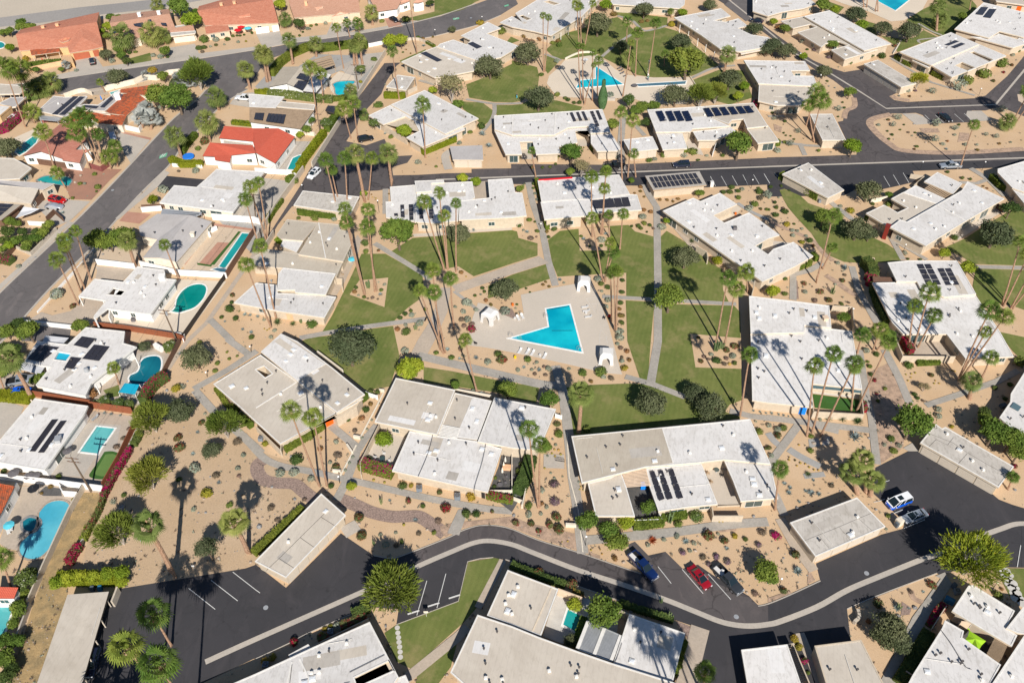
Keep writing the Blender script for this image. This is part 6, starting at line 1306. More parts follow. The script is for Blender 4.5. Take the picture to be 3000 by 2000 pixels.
K(2,0); hedge('10,515 150,530 290,540',2.6,1.4,'leaf_limehedge','bulky lime hedge beside the driveway'); hedge('1330,570 1380,480 1440,410 1530,350',2.0,2.2,'leaf_dark','dark hedge with pink blossoms on the fence',flower='bloom_magenta'); hedge('1240,960 1290,870',1.4,1.2,'leaf_dark','dark vine clump on the garden wall'); hedge('1205,1010 1150,1110 1080,1220 1010,1350 960,1450',1.0,1.6,'bloom_magenta','long magenta bougainvillea row on the wall'); hedge('880,590 1000,600 1220,610',1.2,1.2,'leaf_oleander','white flowering hedge behind the red fence'); hedge('960,1460 920,1568 860,1680 800,1780',.9,1.2,'leaf_dark','thin dark vine along the slope wall',flower='bloom_red')
K(3,0); hedge('740,330 690,400 650,480',1.4,1.5,'bloom_magenta','magenta bougainvillea beside the lime hedge'); hedge('830,150 780,260',1.2,1.2,'leaf_hedge','green vine on the slope wall'); hedge('560,640 700,630 900,640 1130,630',2.2,1.9,'leaf_limehedge','massive lime hedge above the carport'); trees('525,640,75,y,1.7 620,600,70,y,2 740,585,62,y,2.1 860,590,66,y,2 990,560,72,y,2.1 1110,560,80,y,2.2 1130,640,60,y,1.6')
K(2,1); hedge('725,720 880,620 1020,520',1.1,1.6,'leaf_hedge','narrow hedge along the orange door roof'); hedge('275,1010 450,910 630,790',1.0,1.4,'leaf_hedge','ivy strip left of the orange door'); hedge('975,1150 1100,1190 1250,1230',2.2,1.8,'leaf_hedge','crimson bougainvillea hedge at the courtyard wall',flower='bloom_magenta'); hedge('2130,1430 2250,1460 2352,1480',1.3,1.4,'leaf_hedge','magenta flowered hedge under the dark patio',flower='bloom_magenta'); hedge('-360,450 -260,600 -160,640',1,1.0,'leaf_hedge','narrow hedge at the left corner wall') ; hedge('-140,700 -40,790',1.2,1.2,'leaf_hedge','low hedge at the lower left corner')
K(2,2); hedge('60,1400 120,1280 170,1100',2.4,1.6,'leaf_dark','dense planting of the dark tiled patio'); 
K(3,2); hedge('1120,140 1250,125 1375,105',1.6,1.3,'leaf_hedge','clipped green hedge under the white terrace'); hedge('1385,60 1590,40',1.4,1.2,'leaf_hedge','hedge along the pergola condominium'); hedge('560,760 640,790',1.2,1.2,'bloom_orange','orange flowers at the court wall') ; hedge('660,1000 620,1120 580,1240',1.2,1.4,'leaf_green','hedge between pool and ribbed roof'); hedge('0,500 240,600 480,680',1.4,1.0,'leaf_dark','dark verge planting below the drive'); hedge('1000,850 1240,930 1470,1000',1.2,.9,'leaf_dark','dark verge planting right of the court'); hedge('1580,1200 1540,1350 1490,1500',1,.9,'leaf_hedge','strip of ground cover at the white roof')
K(3,1); hedge('-10,385 120,270 250,150 430,-20',1.4,1.2,'leaf_hedge','ivy strip behind the long garage'); hedge('790,1060 900,1020 1010,980',1.3,1.2,'bloom_red','red bougainvillea row above the stained roof'); hedge('580,1180 660,1150',1.0,1.0,'bloom_red','small red bougainvillea row'); hedge('900,950 1030,890',1.6,1.2,'leaf_dark','dark shrubs beside the drive edge')
K(3,3); hedge('1480,1050 1530,950 1600,870',1.2,1.1,'bloom_magenta','shaded magenta hedge by the lime sail house'); hedge('1200,1568 1300,1400 1460,1130',2,1.2,'leaf_dark','dark hedge in the shaded side yard')
K(2,3); hedge('1370,210 1560,200',1.4,1.0,'leaf_hedge','low hedge at the beige patio wall'); hedge('1235,20 1270,80 1300,130',1.4,2.2,'bloom_magenta','bright magenta bougainvillea by the patio'); hedge('860,600 880,650',1,1.6,'bloom_magenta','magenta flowers in the court corner')
K(1,0); hedge('0,820 110,850',2.4,1.4,'leaf_dark','dark hedge with pink flowers at the left edge',flower='bloom_magenta')
K(0,0); hedge('0,1220 60,1200 140,1130 200,1080',3.0,1.8,'bloom_magenta','large magenta bougainvillea mound at the left edge')
# ---- small plants, one object each
def ball(seed,mat,n=170,zs=.8,ls=.26,core=True):
    r=random.Random(seed); b=MB()
    for i in range(n):
        d=rv(r); d.z=abs(d.z) if r.random()<.8 else d.z
        p=Vector((d.x,d.y,d.z*zs))*r.uniform(.8,1.05); leaf(b,p+Vector((0,0,.35)),(d+rv(r)*.7).normalized(),ls*r.uniform(.7,1.2),1.4,r.random()*6)
    if core: b.add(*ico(.78,zs,.35))
    return b
def rosette(seed,n=26,w=.13):
    r=random.Random(seed); b=MB()
    for i in range(n):
        a=i*2.4; el=1.25-1.15*i/n; d=Vector((math.cos(a)*math.cos(el),math.sin(a)*math.cos(el),math.sin(el))); s=Vector((-math.sin(a),math.cos(a),0))
        b.add([s*-w*.5,s*w*.5,d*.55+s*w*.8,d*1.05+Vector((0,0,-.02)),d*.55-s*w*.8],[(0,1,2,3,4)])
    return b
def loose(seed,n=120):
    r=random.Random(seed); b=MB()
    for i in range(7):
        a=r.uniform(0,6.28); t=Vector((math.cos(a)*.7,math.sin(a)*.7,r.uniform(.6,1.2))); b.tube([(0,0,0),t*.5,t],[.04,.03,.01],4)
    for i in range(n):
        d=rv(r); p=Vector((d.x*r.uniform(.3,1),d.y*r.uniform(.3,1),.65+d.z*.5)); leaf(b,p,rv(r),.2,1.5,r.random()*6)
    return b
def columns(seed,n=7):
    r=random.Random(seed); b=MB()
    for i in range(n):
        a=i*2.4; q=.45*math.sqrt(i/n); x,y=math.cos(a)*q,math.sin(a)*q; h=r.uniform(1.2,2.6)
        b.tube([(x,y,0),(x*1.3,y*1.3,h*.5),(x*1.5,y*1.5,h),(x*1.5,y*1.5,h+.06)],[.1,.12,.11,.03],8)
    return b
def barrel(seed):
    b=MB(); b.tube([(0,0,0),(0,0,.35),(0,0,.9),(0,0,1.25),(0,0,1.35)],[.6,.95,1.0,.6,.1],12); return b
def rockm(seed):
    r=random.Random(seed); b=MB(); V,F=ico(1,.62,.3); V=[v*r.uniform(.8,1.2) for v in V]; b.add(V,F); return b
SK={}
def sk(code,nm,ph,fn,mat,k=2,**kw):
    L=[]
    for i in range(k):
        o=fn(i*31+ord(code),**kw) if fn not in (ball,) else ball(i*31+ord(code),mat,**kw)
        o=o.build(nm,mat); L.append(o.data); bpy.data.objects.remove(o)
    SK[code]=(nm,ph,L)
sk('g','green_shrub','green round shrub',ball,'bush_green'); sk('d','dark_shrub','dark green clipped shrub',ball,'leaf_dark',ls=.22,n=200); sk('y','yellow_shrub','yellow-green shrub',ball,'bush_yellow'); sk('r','red_shrub','red flowering shrub',ball,'bloom_red',n=200); sk('m','magenta_shrub','magenta bougainvillea shrub',ball,'bloom_magenta',n=200)
sk('p','purple_shrub','purple mounded shrub',ball,'bush_purple',ls=.2,n=220,zs=.6); sk('b','brown_shrub','brownish mounded shrub',ball,'bush_brown',ls=.2,n=200,zs=.6); sk('s','grey_shrub','grey-green desert shrub',ball,'bush_grey',core=False,n=190); sk('x','rust_shrub','rusty little shrub',ball,'bush_rust',n=150)
sk('a','agave','blue-grey agave',rosette,'agave_blue'); sk('A','large_agave','large blue agave',rosette,'agave_blue',n=34); sk('v','green_agave','dark green sotol rosette',rosette,'agave_green',n=44,w=.08); sk('c','column_cactus','cluster of column cacti',columns,'cactus_green'); sk('k','barrel_cactus','golden barrel cactus',barrel,'cactus_gold',k=1); sk('R','red_aloe','bright red aloe clump',rosette,'aloe_red',n=36,w=.08)
sk('O','boulder','tan boulder',rockm,'rock'); sk('o','boulder','grey boulder',rockm,'rock_grey'); sk('L','loose_shrub','thin airy desert shrub',loose,'bush_grey'); sk('f','flowering_shrub','white flowering shrub',ball,'leaf_oleander',n=260,ls=.2)
CATS={'agave':'agave','large_agave':'agave','green_agave':'agave','column_cactus':'cactus','barrel_cactus':'cactus','red_aloe':'aloe','boulder':'rock'}
def shrubs(s):
    for a in s.split():
        code,rest=a[0],a[1:].split(','); x,y,r=[float(v) for v in rest]
        nm,ph,L=SK[code]; p=at(x,y,.25); rad=r/_k[2]*scl(p)*(1.0 if code not in 'c' else 1)
        e=mobj(nm,rg.choice(L)); e.location=(p.x,p.y,0); z=rad if code!='c' else rad
        e.scale=(rad*rg.uniform(.78,1.12),rad*rg.uniform(.78,1.12),rad*rg.uniform(.8,1.15)); e.rotation_euler=(0,0,rg.uniform(0,6.28))
        PL.append((e,ph,nm,CATS.get(nm,'shrub'),Vector((p.x,p.y,0)),rad))
K(3,2); shrubs('s155,20,35 s265,10,20 r410,45,50 r35,95,35 r175,100,32 r345,115,42 r430,160,55 r245,170,30 k460,265,8 k512,262,10 k727,342,10 k828,378,10 k812,338,8 x945,420,35 O1025,452,22 R1290,255,52 s1250,300,25 s1395,250,25 s1515,215,30 a1600,270,45 s1672,280,25 r1805,220,55 r1950,265,42 a1975,330,28 p1570,370,38 s1635,352,25 O1688,350,20 b1755,410,34 p1880,410,38 p1808,475,28 p1980,452,40 p2265,300,35 b2300,190,42 y2045,220,32 d2145,245,30 s1895,195,18 g1530,110,40 f1690,40,75 c1445,75,60 b2235,745,38 k1905,82,10 k1935,80,10 k1980,75,10 k2015,72,10 k2060,70,10 o2220,30,20 r240,560,58 r550,665,62 c1455,960,40 c1370,820,30 d1000,830,30 k90,500,14 r45,520,16 g1570,1330,20 g1550,1410,22 o1130,1200,2')
K(3,1); shrubs('b195,70,28 o30,130,30 r945,55,58 r970,220,54 a1465,70,32 b1675,82,35 g1635,185,28 b1495,195,32 d1338,268,26 b1290,300,32 s1195,300,40 k1358,112,14 o1187,218,14 c1080,290,26 s1143,205,20 s1283,185,18 O1572,155,18 d1935,20,40 d2025,15,42 y635,1070,30 y685,1045,28 y595,1125,32 m350,1195,48 y85,1365,45 y155,1335,38 s750,1050,52 d960,920,45 r640,1165,20 m740,1040,20 L1068,1490,40 o690,1110,26')
K(3,3); shrubs('m75,220,50 r250,395,50 A275,545,60 r145,720,40 s1088,150,18 g1105,30,28 r1505,665,45 r1010,840,52 b1310,725,25 a1430,725,20 c1200,875,42 A1190,880,50 a1295,880,22 o1350,870,25 o1205,945,20 x925,1000,35 y245,1165,42 y285,1240,42 m335,1365,38 g370,1470,26 o145,415,14 o280,635,10 O100,330,16 s1090,20,14 x2150,700,20 g2110,760,46')
K(2,0); shrubs('g1832,10,26 g2085,95,16 g2178,130,16 g2105,158,20 g1997,198,26 g1975,270,26 y1620,440,48 r1635,890,42 r1650,985,50 a1815,832,26 r1850,745,32 s1882,662,18 a1772,1030,28 s1900,912,14 b2180,920,42 s2235,1045,28 s1790,1170,60 d1645,1265,28 b1985,1230,36 a2010,1295,32 b2193,1232,26 s2185,1165,26 y1900,1400,55 d1137,1408,28 s1780,1540,28 g2110,1500,35 O1398,945,22 o1530,445,20 o1270,1415,16 o2150,1365,12 a960,655,26 a1022,665,26 a1105,675,24 b1130,885,28 b1068,965,34 b1185,800,24 x840,480,68 d35,1190,30 f1540,20,30 a1655,110,26 L1040,1480,40 o1120,1520,40 o1930,1235,14 o1720,360,12 x465,1330,30 x380,1390,20 y680,1455,30 s2085,1030,8 L1680,420,40 g540,1240,30 g460,1270,26')
K(2,1); shrubs('d1055,470,38 d1118,465,28 x1053,572,27 d1010,627,38 x968,707,33 d843,718,27 b908,818,28 s895,650,36 s735,922,26 b750,1045,44 r735,1150,38 s680,1110,20 s1063,718,14 s1020,802,14 s975,882,16 s888,1058,18 s858,1112,18 s820,1182,20 y85,940,32 d375,1090,58 s222,1212,46 s350,1205,46 s505,1265,40 d690,1325,34 b140,1525,38 b445,1448,28 o322,1050,20 O640,1368,18 d1348,1328,46 y1425,1320,26 y1975,1432,48 r1688,1385,32 r1400,1465,34 d1533,1510,27 a1228,1455,22 c1150,1480,34 d1035,1085,35 s1370,95,38 g1655,105,28 g1795,148,32 s1900,125,18 a1870,153,20 a2022,150,34 a1760,70,30 d2225,120,42 r2260,175,48 s2130,190,40 s1995,455,24 a2075,480,34 k1180,1290,13 k1080,1268,13 k595,882,12 m1745,1535,58 x590,985,26 o145,1330,16 o905,1430,12 g500,880,38 b1880,70,30 r2170,1560,24 d1925,1568,38')
K(2,2); shrubs('a110,235,26 g145,170,38 s228,190,22 s55,260,25 s183,258,20 b210,295,24 b308,305,24 A250,260,30 s335,250,32 b295,228,20 g650,290,44 s525,248,18 g815,290,55 s840,330,28 b912,338,32 x727,366,22 s970,20,20 b1000,60,30 x1058,90,26 b1010,145,20 s1012,182,28 x1078,168,24 y1035,245,34 b1765,138,26 b1810,160,20 r1735,180,30 d1880,180,42 b1950,205,28 k2000,205,18 d2045,200,26 b1970,155,26 r1970,78,36 r2045,45,40 s2030,135,32 s1830,120,25 c1870,80,52 c1920,60,46 r415,760,34 g430,855,45 s373,893,14 s402,945,16 g690,810,38 k392,990,12 k428,993,12 k448,1032,12 k368,1025,12 k395,1050,12 s325,1045,14 k300,1158,10 s357,1205,14 s390,1250,16 s465,1235,12 p390,1318,46 p392,1472,46 s275,1370,36 g155,1510,40 x275,1485,26 s320,1520,22 k632,1330,10 k622,1352,10 k656,1358,10 s615,1285,14 g2270,830,40 r2330,980,20 s2240,730,14 c2030,560,34 a2220,630,18 a2280,640,18 a2335,650,16')
K(2,3); shrubs('a35,655,20 a100,665,20 a145,672,18 a190,680,14 v555,700,52 v685,710,52 v825,735,58 v890,560,36 v910,620,36 s480,715,18 d140,795,42 s90,810,35 r90,865,36 s10,770,28 g395,868,28 g390,1000,34 k287,945,11 k195,1085,11 k200,1060,11 k300,1112,11 k345,1120,11 k268,1137,11 k380,1150,11 k425,1175,11 k465,1178,11 r250,1085,12 A800,880,64 s885,975,18 a155,1300,28 a205,1340,30 a195,1390,40 a400,1390,46 a470,1400,36 a350,1370,24 a290,1470,26 a330,1510,16 a420,1270,24 v370,1220,42 o268,1525,20 o375,1480,16 O415,1500,14 b583,1322,28 d995,118,32 s900,85,36 g918,183,18 g935,228,24 d950,303,24 m978,355,26 g1075,432,26 m1000,475,20 d1010,545,20 g1290,225,46 r1500,310,28 d1345,487,28 d1375,520,22 b1425,540,18 k1270,298,9 k1320,293,9 k1355,283,9 k1315,325,9 k1290,355,9 k1530,380,9 k1540,355,9 k1575,380,9 k1695,260,10 k1720,268,10 s1565,630,35 s1565,690,38 g1155,1005,40 s1070,945,24 s1205,955,26 g1130,895,45 d2085,425,30 d2225,395,30 d2180,525,28 g2310,200,66 m2270,1145,28 o2270,1355,16 g2260,1250,36 O640,1240,16 r10,975,26 O525,890,22 O420,930,20 O590,880,16 y1690,780,26 s885,975,14 m870,620,24 s30,1050,30')
K(1,0); shrubs('g25,255,40 s530,1145,62 r670,1245,34 g735,120,22 s778,120,18 g900,155,30 g870,35,24 g668,252,18 g885,190,14 s1500,185,50 r2135,1145,28 d2128,1210,24 d2110,1275,46 d2035,1345,22 d2165,1357,32 a2250,1318,28 a2298,1322,24 a2065,1380,16 a2228,1455,22 a2308,1480,26 d2310,1530,28 s170,880,30 s1075,1390,18 A575,385,28 s800,230,8 b1640,5,20 s1800,10,40 O740,40,18 O690,105,18 c2195,1290,10 O620,190,10')
K(1,1); shrubs('d1005,670,45 g1010,745,32 r1125,730,20 d390,435,22 g540,440,42 s720,450,30 d918,1075,26 x905,1112,24 s940,1142,16 d993,1162,22 b1027,1170,14 b1070,1165,24 b1118,1176,14 d1150,1097,24 s1182,1045,20 A1143,1135,32 s1125,1020,12 c1035,1070,44 x1885,935,22 k1930,968,8 g1557,1272,20 d1370,1315,32 d1422,1285,24 s1430,1330,34 d1325,1350,26 x1298,1455,30 s1375,1418,24 d1380,1488,46 c1465,1450,30 s1505,1405,40 s1830,1248,20 s1905,1300,32 b1890,1368,32 s1945,1372,34 b1912,1425,30 m1980,1460,42 b1985,1410,34 s2020,1278,26 s1940,1225,50 d2012,1145,18 s2065,1133,14 d2080,1078,20 d2098,1110,18 x2112,1192,24 x2158,1232,22 s2290,1300,56 v200,1395,56 v340,1405,38 g515,1415,58 c415,1390,24 a15,1335,26 s75,1365,18 k75,1448,9 k100,1460,9 k120,1448,9 s135,1525,20 s170,1465,24 g345,105,52 k1070,240,8 k1100,250,8 x1060,215,9 x1220,210,12 a2000,545,26')
K(1,2); shrubs('c105,150,22 d200,120,20 d195,160,16 s212,210,18 s232,265,16 g160,455,26 d210,468,14 d65,500,34 A140,560,28 s105,545,14 b172,622,30 d337,610,22 d232,555,24 b225,605,14 x320,560,22 d388,540,28 A658,630,32 A865,580,28 s820,640,44 g635,600,18 d715,690,14 d820,690,20 d1100,510,18 d1162,510,26 d1185,530,20 g1215,485,30 d1265,500,20 d1240,560,14 b1300,530,18 x1210,362,24 x1275,380,28 s1200,425,36 x1182,150,20 x1180,188,18 x1127,205,14 x1215,238,16 x1358,265,18 x1425,268,18 x1525,258,20 x1480,282,16 O1482,260,14 s1375,520,40 v1660,650,42 d2018,155,30 d2075,188,30 g2080,250,34 s2115,170,24 d2000,200,32 d1940,200,30 d2265,158,18 d2270,200,36 b2280,255,34 s2345,235,50 g2228,315,38 s2180,350,40 g2340,355,22 r2285,350,18 d1015,1008,26 d1010,1115,28 d998,1215,28 x985,1270,24 x1000,1330,34 d1008,1395,28 s985,1480,42 s990,1540,40 d820,1040,30 s790,1000,36 d880,1070,30 s825,1105,18 A440,1000,24 s478,1028,14 x285,1045,18 x310,1018,16 x340,1060,16 d165,1112,12 d130,1078,16 s35,1260,14 d45,1225,16 r895,1345,16 s880,1190,30 s860,1250,28 b40,1308,16 r1710,1530,20')
K(1,3); shrubs('d25,150,20 d122,140,18 d62,293,22 d75,340,24 d155,380,34 b140,345,22 d68,408,32 d8,358,18 y172,495,32 d240,487,16 s230,597,24 s225,550,22 y312,660,28 d380,645,36 r415,692,22 s350,598,18 s312,533,16 s270,552,16 s100,245,14 d195,180,12 y755,370,40 s665,325,20 d960,305,26 s640,850,24 A705,895,44 b705,955,18 r685,1010,24 g157,993,22 d155,1132,30 s340,1115,28 r332,1035,26 r480,1115,34 c590,1120,36 b430,1192,30 r560,1192,34 d675,1220,24 s735,1245,14 b742,1208,18 r650,1260,30 s618,1042,14 g1105,310,36 d1715,620,38 d1285,808,18 d1398,815,18 s1258,750,22 d1785,68,20 d1650,12,22 d1858,78,18 x1980,140,12 x2015,160,12')
K(0,3); shrubs('d1098,1203,14 d1140,1237,16 d1215,1190,13 d1352,1217,13 d1250,1145,12 s1325,1245,10 d1110,1275,14 O1158,1277,12 r1105,1100,18 s1015,1150,18 L1150,1155,38 L1195,1090,44 L1540,1150,60 L1720,1185,38 L1530,1290,48 s1605,1325,22 L2000,1240,26 L2095,1260,36 L2145,1020,50 d1365,1345,20 r1345,1370,14 x1650,1295,14 a1640,1368,22 x1925,1378,18 s1815,1330,20 s1715,1240,16 d1755,1145,14 s1920,1330,16 b1290,1215,14 x2125,1318,18 s2230,1305,14 d40,1035,14 s115,1030,18 L55,1095,26 d155,1115,22 d145,1220,12 d165,1242,12 d208,1248,12 d240,1278,14 L275,1215,36 g150,1310,22 L200,1330,40 s85,1390,40 g465,1385,20 d545,745,16 a560,790,14 a615,805,14 d685,940,13 d700,990,15 L645,1010,42 d645,1070,14 L1505,850,42 s1280,840,30 p1355,835,18 r1300,885,14 a1205,880,16 g745,580,36 g815,550,32 p560,530,28 p430,465,26 d360,455,14 d945,515,30 d1045,525,38 m2165,665,18 g2140,600,55 g1980,700,65 L1750,820,80 g1830,760,55 r1865,825,14 r2070,745,20 r1165,425,24 r1200,390,22 d1470,665,30 x90,255,30 x45,190,28 s340,390,50 r2240,600,20 g2300,470,24 s2250,510,20 O1660,1210,12 O1450,1305,14')
K(0,2); shrubs('d280,1540,18 d350,1533,18 d400,1505,16 g1260,1475,30 s1310,1465,26 L1580,1440,40 g1660,1400,44 d1705,1470,14 d1720,1465,12 g1935,1430,24 s1790,1430,20 d2060,1440,16 g1390,1430,38 r190,1540,22 x260,365,36 x425,385,26 g375,400,30 g435,425,34 x110,335,30 g185,330,24 x935,140,34 x1190,205,26 x1245,195,22 y1465,235,38 d820,480,35 g270,690,28 s410,570,30 g415,875,32 d490,905,26 d515,920,24 d570,945,22 d620,945,28 m2260,965,50 s900,880,40 L1880,1350,40 s955,1440,26')
K(0,1); shrubs('x1535,355,20 x1625,340,14 g1490,355,26 d400,330,16 g560,195,30 d555,230,16 s640,220,22 g505,240,18 g1158,200,26 g1378,190,38 g1085,550,30 s1080,620,18 y960,755,20 g1125,975,45 a1185,1225,18 g1240,1260,28 d1280,1140,20 g1965,1215,26 g1895,1235,18 a2080,1235,50 a2140,1340,44 L1490,1500,40 g1655,1530,18 s1870,1320,26 x1600,745,16 d2070,1168,44 g2235,300,58 a1540,420,26 s480,270,26 d430,295,16 y2060,220,40 d1350,480,12 x1420,490,10 x1380,455,10')
K(0,0); shrubs('g1245,480,20 d490,680,20 s1410,515,30 s1475,530,36 d1540,525,22 d1190,490,26 g1160,580,30 d1830,450,32 d1875,440,28 r1985,415,20 s1935,430,18 s1985,370,36 g1880,380,50 d2090,365,30 d2140,335,18 d2178,328,16 d2205,328,14 d2243,322,14 d2315,305,18 s2190,390,18 r1885,1310,48 g1820,1370,30 y1400,660,42 g1450,700,30 s1030,570,30 y240,555,36 g450,600,40 s700,650,22 s30,320,26 b1860,480,24 s2060,410,12 y2260,380,12 s1470,990,30')
# cypress
K(0,2); p=at(828,1000,0)
def cyp():
    r=random.Random(3); b=MB()
    for i in range(1600):
        t=r.random(); a=r.uniform(0,6.28); rr=.13*math.sin(min(1,t*1.1+.12)*2.9)+.02; d=Vector((math.cos(a),math.sin(a),.3)); leaf(b,Vector((math.cos(a)*rr,math.sin(a)*rr,t)),d.normalized(),.045,1.8,r.random()*6)
    return b
e=empty('cypress_tree',(p.x,p.y,0)); o=cyp().build('crown','cypress',e); o.scale=(9.5,9.5,9.5); b=MB(); b.tube([(0,0,0),(0,0,2)],.14,7); b.build('trunk','bark',e)
PL.append((e,'narrow pencil shaped cypress','cypress_tree','tree',Vector((p.x,p.y,0)),1))
K(1,0); trees('60,560,70,d 150,640,60,g 30,640,60,d 230,620,50,d 90,470,60,g 20,720,50,g 330,560,45,d')
K(0,0); trees('200,250,58,g 330,640,40,g 240,600,45,g 110,640,60,y 1245,350,40,g 1085,460,50,g 1160,560,45,d 990,240,48,y 940,290,36,y 1470,250,40,y 20,300,40,g 560,640,30,g 1500,700,60,g 1620,760,60,o 1700,720,50,o')
K(0,0); palms('130,1420,150,1440,2') if False else None
K(2,3); trees('2310,1010,120,D 1990,650,60,d')
K(3,0); trees('20,1180,80,g 120,1020,60,g 90,1440,80,d 190,700,60,f 300,560,60,g 230,750,50,g')
K(1,3); trees('1500,760,45,d 1290,590,2,d') if False else None
K(2,0); trees('40,60,80,d 130,80,70,g 20,300,50,g 330,350,60,g 60,-90,80,g 150,-160,70,d')
# ================= GRAVEL, STONES AND DRY TUFTS =================
def scatter():
    r=random.Random(99); cells={}
    for L in EXCL:
        xs=[q[0] for q in L]; ys=[q[1] for q in L]
        for i in range(int(min(xs)//20),int(max(xs)//20)+1):
            for j in range(int(min(ys)//20),int(max(ys)//20)+1): cells.setdefault((i,j),[]).append(L)
    st=MB(); tf=MB(); V0,F0=ico(1,.6,.2); n=0
    while n<15000:
        sx=r.uniform(-60,3060); sy=2050-2150*(r.random()**1.5); _k[:]=[0,0,1]; p=at(sx,sy,0)
        if p.y>300: continue
        n+=1
        # clumps and bare patches
        if math.sin(p.x*.31+1.3)*math.sin(p.y*.27)+math.sin(p.x*.11-p.y*.13)*.8<r.uniform(-1.4,.6): continue
        if any(inside((p.x,p.y),L) for L in cells.get((int(p.x//20),int(p.y//20)),())): continue
        if r.random()<.55:
            s=r.uniform(.05,.16) if r.random()<.93 else r.uniform(.2,.35); a=r.uniform(0,6.28); co,si=math.cos(a)*s,math.sin(a)*s
            k=r.uniform(.6,1.3); st.add([(p.x+v.x*co-v.y*si*k,p.y+v.x*si+v.y*co*k,.03+v.z*s) for v in V0],F0,0 if r.random()<.7 else 1)
        else:
            s=r.uniform(.10,.26); 
            for i in range(7):
                d=rv(r); d.z=abs(d.z)+.3; leaf(tf,Vector((p.x,p.y,.03))+d*s*.6,rv(r),s*.9,3.2,r.random()*6)
                if r.random()<.4: tf.m[-1]=1
    o=st.build('loose_stones',['rock','rock_grey']); tag(o,'small loose stones scattered over the sandy gardens','stones',None,'stuff')
    o=tf.build('dry_tufts',['bush_brown','bush_grey']); tag(o,'tiny dry grass tufts scattered over the sandy gardens','dry grass',None,'stuff')
scatter()
# ================= WALLS, FENCES, FURNITURE =================
def gwall(q,h,t,mat,label,cat='wall',name='garden_wall',sm=False,posts=False,short=None):
    P=pts(q,0)
    if sm: P=smooth_pl(P,4)
    c=centroid(P); b=MB()
    for i in range(len(P)-1):
        a,bb=P[i]-c,P[i+1]-c; m=(a+bb)/2; d=bb-a; hh=h-.004*(i%2)
        b.box((m.x,m.y,hh/2),(d.length+t*.8,t-.004*(i%2),hh),math.atan2(d.y,d.x))
    if posts:
        e=empty(name,(c.x,c.y,0)); b.build('panel',mat,e)
        for p in P:
            bb=MB(); bb.box((p.x-c.x,p.y-c.y,h/2+.06),(t+.12,t+.12,h+.12)); bb.build('post',mat,e)
        o=e
    else: o=b.build(name,mat); o.location=(c.x,c.y,0)
    tag(o,label,cat); landmark(short,c) if short else None
    return o
K(0,0)
gwall('270,660 570,600',1.5,.25,'wall_peach','orange stucco garden wall in front of the salmon tiled house'); gwall('570,600 690,620 650,500',1.6,.25,'wall_ochre','tall ochre return wall beside the maroon garage doors')
gwall('960,840 1240,775 1330,730 1440,740 1560,690 1660,680',1.8,.25,'wall_cream','long cream wall between the rust tiled house and the street'); gwall('1150,1190 1285,1220 1325,1160',1.6,.2,'wall_white','short white wall beside the silver fan palms')
gwall('390,1130 580,1100 700,1160',1.6,.15,'wood_maroon','maroon fence behind the pink tiled house','fence','fence'); gwall('360,1510 700,1560',1.9,.12,'wood_brown','brown plank fence in front of the pink tiled house','fence','fence'); gwall('830,1545 940,1580 1020,1520',1.8,.15,'wood_maroon','maroon fence at the foot of the palm clump','fence','fence')
gwall('600,900 760,850 850,880',1.5,.2,'wall_cream','curved cream wall behind the long solar strips',sm=True); gwall('0,820 100,850 270,830',1.4,.2,'wall_beige','beige wall under the upper left palms'); gwall('1590,1530 1860,1545',1.0,.2,'wall_white','low white wall at the coral roof front hedge')
K(0,1)
gwall('1190,505 930,910',1.9,.3,'block_tan','long tan block wall along the left of the alley',short='the tan alley wall'); gwall('780,1125 520,1540',1.9,.3,'block_tan','tan block wall behind the coral roof pool'); gwall('1040,435 1170,408',1.3,.08,'wall_white','white slatted gate beside the bright street trees','gate','gate',posts=True)
gwall('1370,375 1500,375 1620,430',1.0,.2,'block_tan','curved tan wall around the sandy corner garden',sm=True); gwall('1465,745 1480,830 1400,870',1.5,.15,'block_tan','block wall behind the small square garage')
gwall('440,1240 540,1250 560,1290',1.3,.2,'wall_cream','cream wall behind the tan shingle house')
K(1,1)
gwall('440,10 330,160 190,350 20,640',1.9,.3,'block_tan','tan wall right of the alley back yards',short='the tan wall by the back yards'); gwall('-40,620 -250,960',1.9,.15,'wood_brown','brown plank fence behind the narrow lap pool','fence','fence'); gwall('170,600 100,715',1.9,.2,'block_tan','short grey wall closing the alley end')
gwall('0,20 330,40 380,80',1.6,.25,'wall_white','white wall between the coral roof and grey yard')
K(1,0)
gwall('1510,340 1310,350',1.2,.2,'wood_brown','brown fence boxes in front of the white house','fence','fence'); gwall('1490,365 1310,380',1.5,.2,'wall_white','white wall between two driveways'); gwall('1960,450 2352,480 2400,500',1.9,.3,'wall_white','white wall across the top of the bocce court',short='the bocce court wall')
gwall('2352,560 2150,880 2085,985',1.8,.2,'wood_brown','brown fence along the narrow lap pool','fence','fence'); gwall('900,862 1245,902',1.7,.25,'wall_white','white wall under the mesquite tree with two palms behind'); gwall('1300,880 1640,960 2085,985',1.7,.3,'wall_white','long white wall behind the leaf pool terrace',short='the white wall by the leaf pool')
gwall('1300,860 1270,800',1.6,.1,'wood_brown','brown gate beside the grey gabled house','gate','gate'); gwall('2070,1000 1690,1545',1.6,.06,'black_metal','black railing along the leaf pool terrace','fence','fence',posts=True); gwall('245,1408 680,1455',1.2,.3,'wall_white','low white wall below the curved driveway')
gwall('880,1440 1140,1465 1640,1545 1700,1568',1.7,.1,'wood_red','red-brown plank fence below the leaf pool terrace','fence','fence'); gwall('1620,1510 1700,1530 1690,1570',1.0,.2,'wall_white','small white step wall in the terrace corner')
